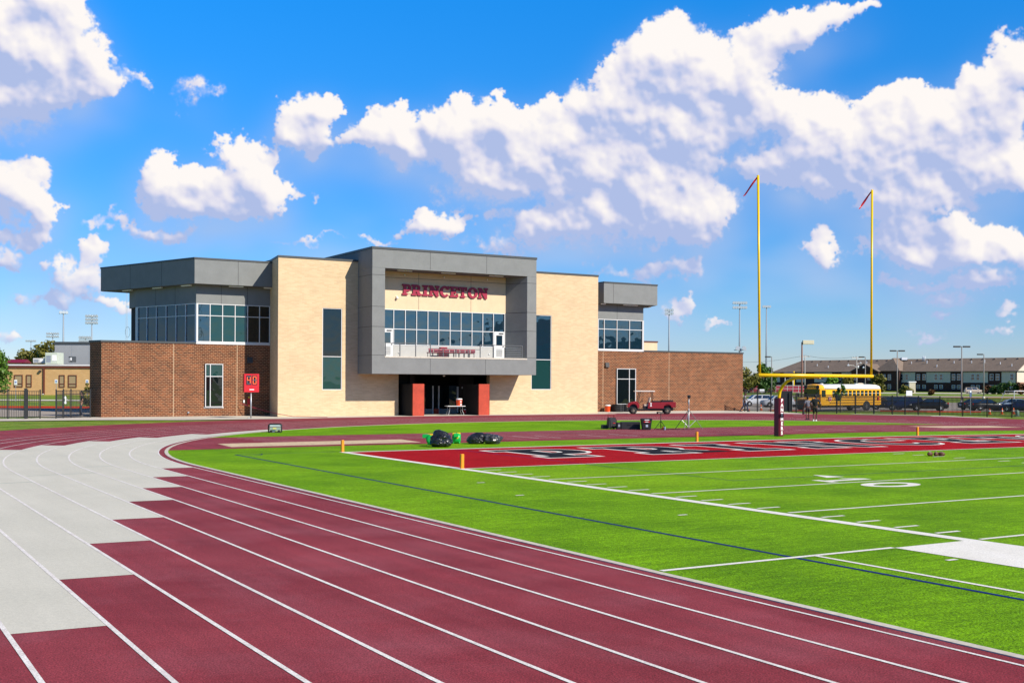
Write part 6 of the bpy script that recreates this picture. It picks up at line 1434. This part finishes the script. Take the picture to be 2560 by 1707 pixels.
# accessible parking signs and hydrant
M_SBLUE = mat('sign_blue', (.02, .12, .42), .5); M_SGRN = mat('sign_green', (.05, .30, .18), .5)
for u, v0, v1, lb in ((39.5, 949.5, 963, 'accessible parking sign farthest left, in front of the school windows'), (140.7, 948.5, 958.5, 'accessible parking sign left of the narrow gate'), (218, 948.5, 958.5, 'accessible parking sign beside the west brick corner')):
    d = 128.; L = spot(u, d); z1 = 2.655 + (951 - v0) * d / FPX - L[2]; z0 = 2.655 + (951 - v1) * d / FPX - L[2]
    t = thing('parking_sign', lb, 'sign', L, IMG_RZ, 'accessible parking signs')
    b_ = MB(); b_.tube([(0, 0, 0), (0, 0, z1)], .025, 6); b_.build('post', MT['steel'], t)
    w_ = .16; b_ = MB(); b_.box(-w_, w_, -.04, -.02, z0, z1); pl_ = b_.build('plate', MT['white'], t)
    zc = (z0 * .45 + z1 * .55); b_ = MB(); b_.box(-.09, .09, -.046, -.04, zc - .10, zc + .10); b_.build('symbol_field', M_SBLUE, pl_)
    b_ = MB(); b_.lathe([(.03, 0), (.03, .004)], (-.01, -.051, zc - .03), 10, axis='Y'); b_.box(-.02, .0, -.051, -.046, zc - .02, zc + .06); b_.ball((-.01, -.048, zc + .075), .014, (1, .3, 1), 1); b_.build('wheelchair_symbol', MT['white'], pl_)
    b_ = MB(); b_.box(-w_ * .8, w_ * .8, -.046, -.04, z0 + .02, z0 + .06); b_.build('legend_band', M_SGRN, pl_)
hy = thing('fire_hydrant', 'white fire hydrant behind the narrow gate', 'hydrant', spot(163, 124))
b_ = MB(); b_.lathe([(.17, -.4), (.17, .03), (.12, .05), (.12, .5), (.15, .52), (.15, .56), (.12, .6), (.07, .72), (.03, .75), (.03, .8)], (0, 0, 0), 14); b_.build('barrel', MT['white'], hy)
b_ = MB(); b_.tube([(-.2, 0, .4), (.2, 0, .4)], .06, 8); b_.build('side_nozzle', MT['white'], hy); b_ = MB(); b_.tube([(0, -.2, .36), (0, 0, .36)], .075, 8); b_.build('pumper_nozzle', MT['white'], hy)

# ------------------------------------------------------------------ apartments on the east
A0 = Vector(along(1934, 444) + (0,)); A1 = Vector(along(2542, 370) + (0,)); AT = (A1 - A0).normalized(); AL = (A1 - A0).length; AN = Vector((AT.y, -AT.x, 0))
if AN.dot(CAM - A0) < 0: AN = -AN
AB = .15
ap = thing('apartment_block', 'long two storey apartment block with brown shingle roof, shade-darkened red brick and cream siding', 'building', (A0.x, A0.y, AB)); AO = Vector(ap.location)
def AM(): q = MB(); q.off = AO; return q
FA = Face((A0.x, A0.y), AT, AN)
def au(u):
    """metres along the front seen at picture column u"""
    k = (u - 1280) / FPX; d0, l0 = dl(A0.x, A0.y); dt, lt = AT.x * FWD.x + AT.y * FWD.y, AT.x * RGT.x + AT.y * RGT.y
    return (k * d0 - l0) / (lt - k * dt)
EZ, RZ = 7.1, 11.6
M_SHADE_BRK = brick_mat('shade_red_brick', (.07, .022, .016), (.035, .014, .012), (.09, .06, .05), .4, .12, .012, .1)  # front brick coloured near-black for its shaded side; gable end is brighter
M_SID = mat('cream_siding', (.60, .51, .41), .7, noise=(.5, .04)); M_SH = mat('brown_shingles', (.19, .142, .108), .9, noise=(1.6, .16), noise2=(.25, .10))
b_ = AM(); FA.rect(b_, 0, AL, -.6, EZ, -16, 0); b_.build('wall', M_SHADE_BRK, ap)
def roof(parts, z0, z1, a0, a1, d0, d1, hip0, hip1, name='roof'):
    b_ = AM(); e = .6; dm = (d0 + d1) / 2
    P = [FA.at(a0 - e, z0, d1 + e), FA.at(a1 + e, z0, d1 + e), FA.at(a1 + e, z0, d0 - e), FA.at(a0 - e, z0, d0 - e)]; r0, r1 = FA.at(a0 - e + hip0, z1, dm), FA.at(a1 + e - hip1, z1, dm)
    V = [b_._v(p) for p in P] + [b_._v(r0), b_._v(r1)]
    for f in ((0, 1, 5, 4), (2, 3, 4, 5), (1, 2, 5), (3, 0, 4), (3, 2, 1, 0)): b_.bm.faces.new([V[i] for i in f])
    return b_.build(name, M_SH, ap)
rf = roof(0, EZ, RZ, 0, AL, -16, 0, 8, .2)
b_ = AM(); FA.rect(b_, -.6, AL + .6, EZ - .25, EZ - .02, .45, .62); b_.build('gutter', mat('brown_gutter', (.12, .09, .07), .5), ap)
zmid = 3.45
for u0, u1 in ((1925, 1950), (1991, 2014), (2036, 2080), (2104, 2140), (2241, 2288), (2316, 2376), (2408, 2470), (2504, 2539)):
    b_ = AM(); FA.rect(b_, max(.1, au(u0)), au(u1), zmid, EZ - .3, 0, .06); b_.build('siding', M_SID, ap)
    b_ = AM(); FA.rect(b_, max(.1, au(u0)), au(u1), zmid - .12, zmid, 0, .10); b_.build('ledge', MT['frame'], ap)
M_UPVC = mat('white_upvc', (.62, .64, .68), .4)
wins = [(2213, 1), (2227, 1), (2253.5, 1), (2267, 1), (2296, 1), (2310.5, 1), (2340, 1), (2353, 1), (2384, 1), (2397, 1), (2432, 1), (2445, 1), (2479, 1), (2494, 1), (2530, 1), (2000, 1), (2008, 1), (2046, 1), (2056, 1), (2090, 1), (2099, 1), (2112, 1), (2124, 1), (2186, 1), (2197, 1)]
for u, fl in wins + [(u, 0) for u, _ in wins if u > 2200]:
    z0, z1 = (4.05, 6.2) if fl else (1.2, 2.5); s = au(u); w_ = .62
    b_ = AM(); FA.rect(b_, s - w_, s + w_, z0, z1, .02, .10); g = b_.build('window', M_UPVC, ap)
    b_ = AM(); zm = (z0 + z1) / 2
    FA.rect(b_, s - w_ + .12, s + w_ - .12, z0 + .12, zm - .06, .10, .11); b_.build('pane', CGLASS, g)
    b_ = AM(); FA.rect(b_, s - w_ + .12, s + w_ - .12, zm + .06, z1 - .12, .10, .11); b_.build('pane', CGLASS, g)
# projecting middle bays with their own roofs
def bay(u0, u1, out, ez, rz, gable):
    a0, a1 = au(u0), au(u1); b_ = AM(); FA.rect(b_, a0, a1, -.6, ez, 0, out); b_.build('bay_wall', M_SHADE_BRK, ap)
    m_ = (a0 + a1) / 2; b_ = AM(); e = .5
    V = [b_._v(p) for p in (FA.at(a0 - e, ez, out + e), FA.at(a1 + e, ez, out + e), FA.at(a1 + e, ez, -8), FA.at(a0 - e, ez, -8), FA.at(m_, rz, out + e if gable else out - 3.5), FA.at(m_, rz, -8))]
    for f in ((0, 1, 4), (1, 2, 5, 4), (3, 0, 4, 5), (2, 3, 5), (0, 3, 2, 1)): b_.bm.faces.new([V[i] for i in f])
    b_.build('bay_roof', M_SH, ap)
    if gable:
        b_ = AM(); V = [b_._v(p) for p in (FA.at(a0, ez, out + .51), FA.at(a1, ez, out + .51), FA.at(m_, rz - .35, out + .51), FA.at(a0, ez, out + .62), FA.at(a1, ez, out + .62), FA.at(m_, rz - .35, out + .62))]
        for f in ((2, 1, 0), (3, 4, 5), (0, 1, 4, 3), (1, 2, 5, 4), (2, 0, 3, 5)): b_.bm.faces.new([V[i] for i in f])
        b_.build('gable_wall', M_SHADE_BRK, ap)
        b_ = AM(); p = FA.at(m_, ez + (rz - ez) * .5, out + .66); b_.ball(p, .42, (1, 1, 1), 2); b_.build('gable_vent', M_UPVC, ap)
    return a0, a1
bay(2141, 2208, 3.2, EZ, 9.9, True); bay(2196, 2254, 1.6, EZ + .2, 11.9, False)
for u, o in ((2186, 3.2), (2197, 3.2), (2153, 3.2)):
    s = au(u); b_ = AM(); FA.rect(b_, s - .6, s + .6, 4.1, 6.0, o + .52, o + .58) if False else FA.rect(b_, s - .6, s + .6, 4.1, 6.0, o, o + .08); g = b_.build('window', M_UPVC, ap)
    b_ = AM(); FA.rect(b_, s - .48, s + .48, 4.22, 5.88, o + .08, o + .09); b_.build('pane', CGLASS, g)
for u, o in ((2216, 1.6), (2230, 1.6)):
    for z0, z1 in ((4.1, 6.1), (.9, 2.6)):
        s = au(u); b_ = AM(); FA.rect(b_, s - .62, s + .62, z0, z1, o, o + .08); g = b_.build('window', M_UPVC, ap)
        b_ = AM(); FA.rect(b_, s - .5, s + .5, z0 + .12, (z0 + z1) / 2 - .06, o + .08, o + .09); b_.build('pane', CGLASS, g)
        b_ = AM(); FA.rect(b_, s - .5, s + .5, (z0 + z1) / 2 + .06, z1 - .12, o + .08, o + .09); b_.build('pane', CGLASS, g)
# entrance porch
b_ = AM(); FA.rect(b_, au(2130), au(2176), 2.55, 3.05, 2.0, 7.5); b_.build('porch_roof', M_SID, ap)
for u in (2134, 2174):
    b_ = AM(); s = au(u); FA.rect(b_, s - .35, s + .35, -.4, 2.55, 6.2, 6.9); b_.build('porch_column', mat('porch_brick', (.30, .14, .09), .8), ap)
# sunlit gable end of the block
FE = Face(FA.at(AL, 0, 0), -AN, AT)
b_ = AM(); FE.rect(b_, 0, 16, -.6, zmid, 0, .05); b_.build('end_wall', brick_mat('lit_red_brick', (.34, .14, .08), (.26, .10, .06), (.42, .3, .22), .4, .12, .015), ap)  # brick's sunlit tone put into the colour, brighter than the front
b_ = AM(); FE.rect(b_, 0, 16, zmid, EZ, 0, .06); b_.build('end_siding', M_SID, ap)
b_ = AM(); V = [b_._v(FE.at(q, z, dd_)) for dd_ in (.02, .7) for q, z in ((-.5, EZ), (16.5, EZ), (8, RZ - .25))]
for f in ((2, 1, 0), (3, 4, 5), (0, 1, 4, 3), (1, 2, 5, 4), (2, 0, 3, 5)): b_.bm.faces.new([V[i] for i in f])
b_.build('gable_wall', M_SID, ap)
# pipes and vents on the roof slope
rv = random.Random(6)
for i in range(15):
    u = 1990 + 38 * i + rv.uniform(-6, 6); a = au(u)
    if 2190 < u < 2250: continue
    q = rv.choice((.35, .5, .62)); p = FA.at(a, EZ + (RZ - EZ) * q, .6 - 8.6 * q)
    b_ = AM(); b_.tube([p - Vector((0, 0, .2)), p + Vector((0, 0, .75 if i % 4 else 1.1))], .13, 6); b_.build('roof_pipe', M_UPVC, ap)
for i in range(22):
    a = 9 + (AL - 12) * i / 21; p = FA.at(a, RZ - .42, -7.2)
    b_ = AM(); b_.obox((p.x, p.y, p.z + .1), (.7, .7, .3), IMG_RZ); b_.build('ridge_vent', M_SH, ap)
for u in (2281, 2285.5):
    p = FA.at(au(u), RZ - .6, -6.6); b_ = AM(); b_.tube([p - Vector((0, 0, .3)), p + Vector((0, 0, 1.5))], .18, 8); b_.build('chimney_pipe', M_UPVC, ap)
p = FA.at(au(2234), RZ + .1, -6.5); b_ = AM(); b_.obox((p.x, p.y, p.z), (2.0, 1.3, .9), IMG_RZ); b_.build('roof_cowl', M_UPVC, ap)

# monument sign, wind screen fence, practice post, board
t = thing('monument_sign', 'small cream stone monument sign on the apartment lawn', 'sign', spot(2280, 335), IMG_RZ)
b_ = MB(); b_.box(-.9, .9, -.4, .4, 0, 3.2); b_.build('pier', mat('cream_stone', (.56, .50, .36), .8, noise=(1, .1)), t); b_ = MB(); b_.box(-1.1, 1.1, -.5, .5, 3.2, 3.5); b_.build('cap', MT['white'], t)
ws = thing('windscreen_fence', 'chain fence hung with maroon windscreen beyond the white cars', 'fence', spot(1840, 340), IMG_RZ)
wz = 2.1 - ws.location.z
for i in range(13):
    x = i * 1.68; b_ = MB(); b_.box(x, x + 1.62, -.02, .02, .15, wz - .02); b_.build('screen_panel', mat('maroon_mesh', (.26, .022, .045), .8, noise=(2, .08)) if i == 0 else bpy.data.materials['maroon_mesh'], ws)
    b_ = MB(); b_.tube([(x - .03, -.06, 0), (x - .03, -.06, wz + .05)], .045, 6); b_.build('post', MT['white'], ws)
b_ = MB(); b_.box(-.1, 21.9, -.10, -.05, wz - .03, wz + .05); b_.build('top_rail', MT['white'], ws)
b_ = MB(); b_.box(-.1, 21.9, -.10, -.05, 1.15, 1.21); b_.build('middle_rail', MT['white'], ws)
t = thing('practice_goal', 'distant yellow practice goal upright behind the crossbar', 'goal post', spot(1984.5, 350), IMG_RZ)
b_ = MB(); b_.tube([(0, 0, 0), (0, 0, 6.4)], .22, 8); b_.build('upright', MT['goal'], t); b_ = MB(); b_.tube([(-.5, 0, 3.2), (-.5, 0, 5.6)], .14, 8); b_.tube([(-.5, 0, 3.3), (0, 0, 2.6)], .12, 6); b_.build('side_arm', MT['goal'], t)
t = thing('backstop_board', 'dark round topped board on two pale posts above the maroon fence', 'board', spot(1973, 348), IMG_RZ)
b_ = MB(); P = [(-1.9, 4.6), (1.9, 4.6), (1.9, 5.4)] + [(1.9 * math.cos(R(a)), 5.4 + .9 * math.sin(R(a))) for a in range(15, 180, 15)] + [(-1.9, 5.4)]
b_.hexa([(q[0], -.1, q[1]) for q in P], [(q[0], .1, q[1]) for q in P]); b_.build('panel', mat('charcoal_panel', (.05, .05, .06), .6), t)
for x in (-1.2, 1.2):
    b_ = MB(); b_.tube([(x, .2, 0), (x, .2, 5)], .10, 6); b_.build('post', MT['white'], t)

# ------------------------------------------------------------------ lamp posts, floodlights, utility poles
M_POLE = mat('weathered_steel_pole', (.22, .20, .18), .6, noise=(.8, .12)); M_FL = mat('floodlight_metal', (.55, .57, .58), .3, metal=.4)
def zat(u, v, d): return 2.655 + (956 + .0045 * (u - 1280) - v) * d / FPX
def lamp_post(u, v, d, arms, label, m_=None):
    L = spot(u, d); H = zat(u, v, d) - L[2]; t = thing('lamp_post', label, 'lamp post', L, IMG_RZ, 'car park lamp posts')
    b_ = MB(); b_.tube([(0, 0, 0), (0, 0, H)], [.13, .085], 8); b_.build('pole', m_ or M_POLE, t)
    b_ = MB(); b_.tube([(0, 0, 0), (0, 0, .7)], .26, 10); b_.build('footing', G_CONC, t)
    for s in arms:
        b_ = MB(); b_.box(min(s * .25, s * 1.35), max(s * .25, s * 1.35), -.22, .22, H - .12, H + .13); b_.build('lamp_head', MT['dark_fix'], t, bevel=.03)
        b_ = MB(); b_.box(min(0, s * .25), max(0, s * .25), -.04, .04, H - .03, H + .05); b_.build('arm', MT['dark_fix'], t)
lamp_post(2243, 877, 212, (-1, 1), 'twin headed lamp post above the parked black cars, left of the taller twin')
lamp_post(2404, 866.6, 190, (-1, 1), 'tallest twin headed lamp post on the right of the view')
lamp_post(2459.5, 886, 232, (-1,), 'single headed lamp post at the far right, head pointing left')
lamp_post(2163, 892.5, 240, (-1,), 'single headed lamp post seen beside the right goal upright')
lamp_post(1929, 892, 235, (-1,), 'single headed lamp post seen beside the left goal upright')
L = spot(2004.5, 225); t = thing('flood_pole', 'reddish wooden pole with one square floodlight above the bus front', 'lamp post', L, IMG_RZ); H = zat(2004, 855, 225) - L[2]
b_ = MB(); b_.tube([(0, 0, 0), (0, 0, H)], [.2, .14], 8); b_.build('pole', mat('red_brown_pole', (.20, .10, .075), .8), t)
b_ = MB(); b_.box(.1, 2.3, -.3, .3, H - .45, H + .35); b_.build('lamp_head', mat('cream_lamp', (.62, .56, .40), .5), t, bevel=.06)
def utility(u, v, d, label, low=False):
    L = spot(u, d); H = zat(u, v, d) - L[2]; t = thing('utility_pole', label, 'utility pole', L, IMG_RZ + .2, 'utility poles')
    b_ = MB(); b_.tube([(0, 0, 0), (0, 0, H)], [.2, .13], 8); b_.build('pole', mat('grey_wood', (.36, .33, .30), .85, noise=(.6, .1)), t)
    b_ = MB(); b_.box(-1.6, 1.6, -.08, .08, H - .5, H - .28); b_.build('crossarm', mat('pale_grey_wood', (.45, .42, .39), .85), t)
    for x in (-1.4, -.7, .7, 1.4):
        b_ = MB(); b_.tube([(x, 0, H - .28), (x, 0, H)], .05, 6); b_.build('insulator', MT['white'], t)
    if low:
        b_ = MB(); b_.tube([(.1, 0, H - 3.2), (-.9, 0, H - 2.6), (-2.4, 0, H - 2.5)], .05, 6); b_.obox((-2.6, 0, H - 2.55), (.8, .3, .18)); b_.build('street_light', MT['alu'], t)
        b_ = MB(); b_.lathe([(.22, 0), (.22, .8)], (.45, 0, H - 3.4), 10); b_.build('transformer', MT['alu'], t)
        b_ = MB(); b_.tube([(0, 0, H - 2.2), (1.1, 0, H - 1.9)], .05, 6); b_.ball((1.2, 0, H - 1.85), .25); b_.build('second_lamp', MT['alu'], t)
    return Vector(L) + Vector((0, 0, H))
q1 = utility(2012, 888, 330, 'utility pole with one crossarm left of the goal centre'); q2 = utility(2141.5, 891, 330, 'utility pole with street light and transformer right of the goal centre', True)
b_ = MB(q1); ln = []
for i in range(21):
    f = i / 20; p = q1.lerp(q2, f); ln.append((p.x, p.y, p.z - 1.2 * 4 * f * (1 - f) * .6))
b_.tube(ln, .035, 5); tag(b_.build('power_line', MT['black'], None), 'thin power line sagging between the two utility poles', 'cable')
b_ = MB(q1); q0 = Vector(spot(1857, 420)); q0.z = zat(1857, 905, 420); ln = [q1.lerp(q0, i / 12) - Vector((0, 0, 2.4 * (i / 12) * (1 - i / 12))) for i in range(13)]
b_.tube(ln, .035, 5); tag(b_.build('power_line', MT['black'], None), 'thin power line running from the left utility pole towards the brick wing', 'cable')
def tower(u, v, d, rows, per, wid, gap, label, lean=0, vb=None):
    L = spot(u, d); H = zat(u, v, d) - L[2]; t = thing('floodlight_tower', label, 'floodlight', L, IMG_RZ + lean, 'stadium floodlight towers')
    b_ = MB(); b_.tube([(0, 0, 0), (0, 0, H + .3)], [.32, .16], 8); b_.build('pole', mat('grey_blue_pole', (.25, .29, .33), .5) if 'grey_blue_pole' not in bpy.data.materials else bpy.data.materials['grey_blue_pole'], t)
    for r in range(rows):
        z = H - r * gap; b_ = MB(); b_.box(-wid / 2, wid / 2, -.07, .07, z - .07, z + .07); b_.build('crossarm', M_FL, t)
        for i in range(per):
            x = -wid / 2 + wid * (i + .5) / per; b_ = MB(); b_.lathe([(.12, .35), (.36, .05), (.42, -.25), (.40, -.30)], (x, -.1, z + .32), 8, axis='Y'); b_.build('lamp', M_FL, t)
tower(1672, 778, 330, 2, 4, 2.4, .95, 'floodlight tower just right of the grey east fascia')
tower(1848.5, 760, 330, 2, 6, 4.2, 1.3, 'tall floodlight tower left of the left goal upright')
tower(1915.5, 769, 360, 1, 4, 2.6, 1.2, 'floodlight tower seen just right of the left goal upright')
tower(158, 784, 300, 1, 3, 2.2, 1.2, 'floodlight tower with white lamps above the tree clump on the left', .5)
tower(229, 793, 330, 3, 5, 3.6, .95, 'three row floodlight tower left of the grey west fascia')
tower(131.5, 836, 430, 2, 6, 4.8, 1.1, 'distant two row floodlight tower above the olive trees')
tower(77, 854, 520, 1, 6, 4.8, 1.2, 'faint floodlight tower farthest left on the skyline')
tower(213, 847, 300, 2, 5, 3.2, .9, 'floodlight tower half sunk behind the grey gymnasium')
tower(1851, 875, 210, 1, 2, 2.4, .9, 'low cream floodlight poking up behind the east brick wing')
L = spot(316, 240); t = thing('radio_mast', 'thin lattice radio mast under the grey west fascia', 'mast', L, IMG_RZ); H = zat(316, 722, 240) - L[2]
b_ = MB()
for a in (90, 210, 330): b_.tube([(.25 * math.cos(R(a)), .25 * math.sin(R(a)), 0), (.12 * math.cos(R(a)), .12 * math.sin(R(a)), H)], .03, 5)
b_.build('lattice_leg', M_FL, t)
b_ = MB(); zc = zat(318, 830, 240) - L[2]; b_.tube([(.2 + .5 * math.cos(R(a)), 0, zc + 1.1 * math.sin(R(a))) for a in range(0, 361, 20)], .03, 5, caps=False); b_.build('loop_antenna', MT['black'], t)

# ------------------------------------------------------------------ home stand across the field (mirrored in the glazing)
gs = thing('grandstand', 'aluminium grandstand on the far east side of the field', 'grandstand', (88, -55, zg(88, -55)))
b_ = MB()
for i in range(18): b_.box(.8 * i, .8 * i + .8, -42, 42, -1, 1.2 + .52 * i)
b_.build('seating_deck', mat('grey_stand_deck', (.16, .165, .17), .6, noise=(.6, .2)), gs)
b_ = MB(); b_.box(14.2, 17.5, -20, 20, 10, 15.5); b_.build('press_box', MT['maroon'], gs)
b_ = MB()
for i in range(29): b_.tube([(14.5, -42 + 3 * i, 10), (14.5, -42 + 3 * i, 11.3)], .04, 5)
b_.box(14.46, 14.54, -42, 42, 11.25, 11.33); b_.build('guard_rail', MT['steel'], gs)
for i, (x, y, h) in enumerate(((100, -5, 12), (104, 6, 14), (66, -118, 11), (40, -125, 13), (10, -128, 12), (-8, -122, 10))):
    tree('broadleaf_tree', ('tall dark tree at the north end of the grandstand', 'taller dark tree behind the one at the north end of the grandstand', 'dark tree at the south end of the grandstand', 'dark tree beyond the south goal, nearest the grandstand', 'dark tree beyond the south goal in the middle', 'dark tree beyond the south goal on the west side')[i], ground_at(x, y), h, 4.5, 'dark', 90 + i, .2, 900, .5, group='trees round the stadium')
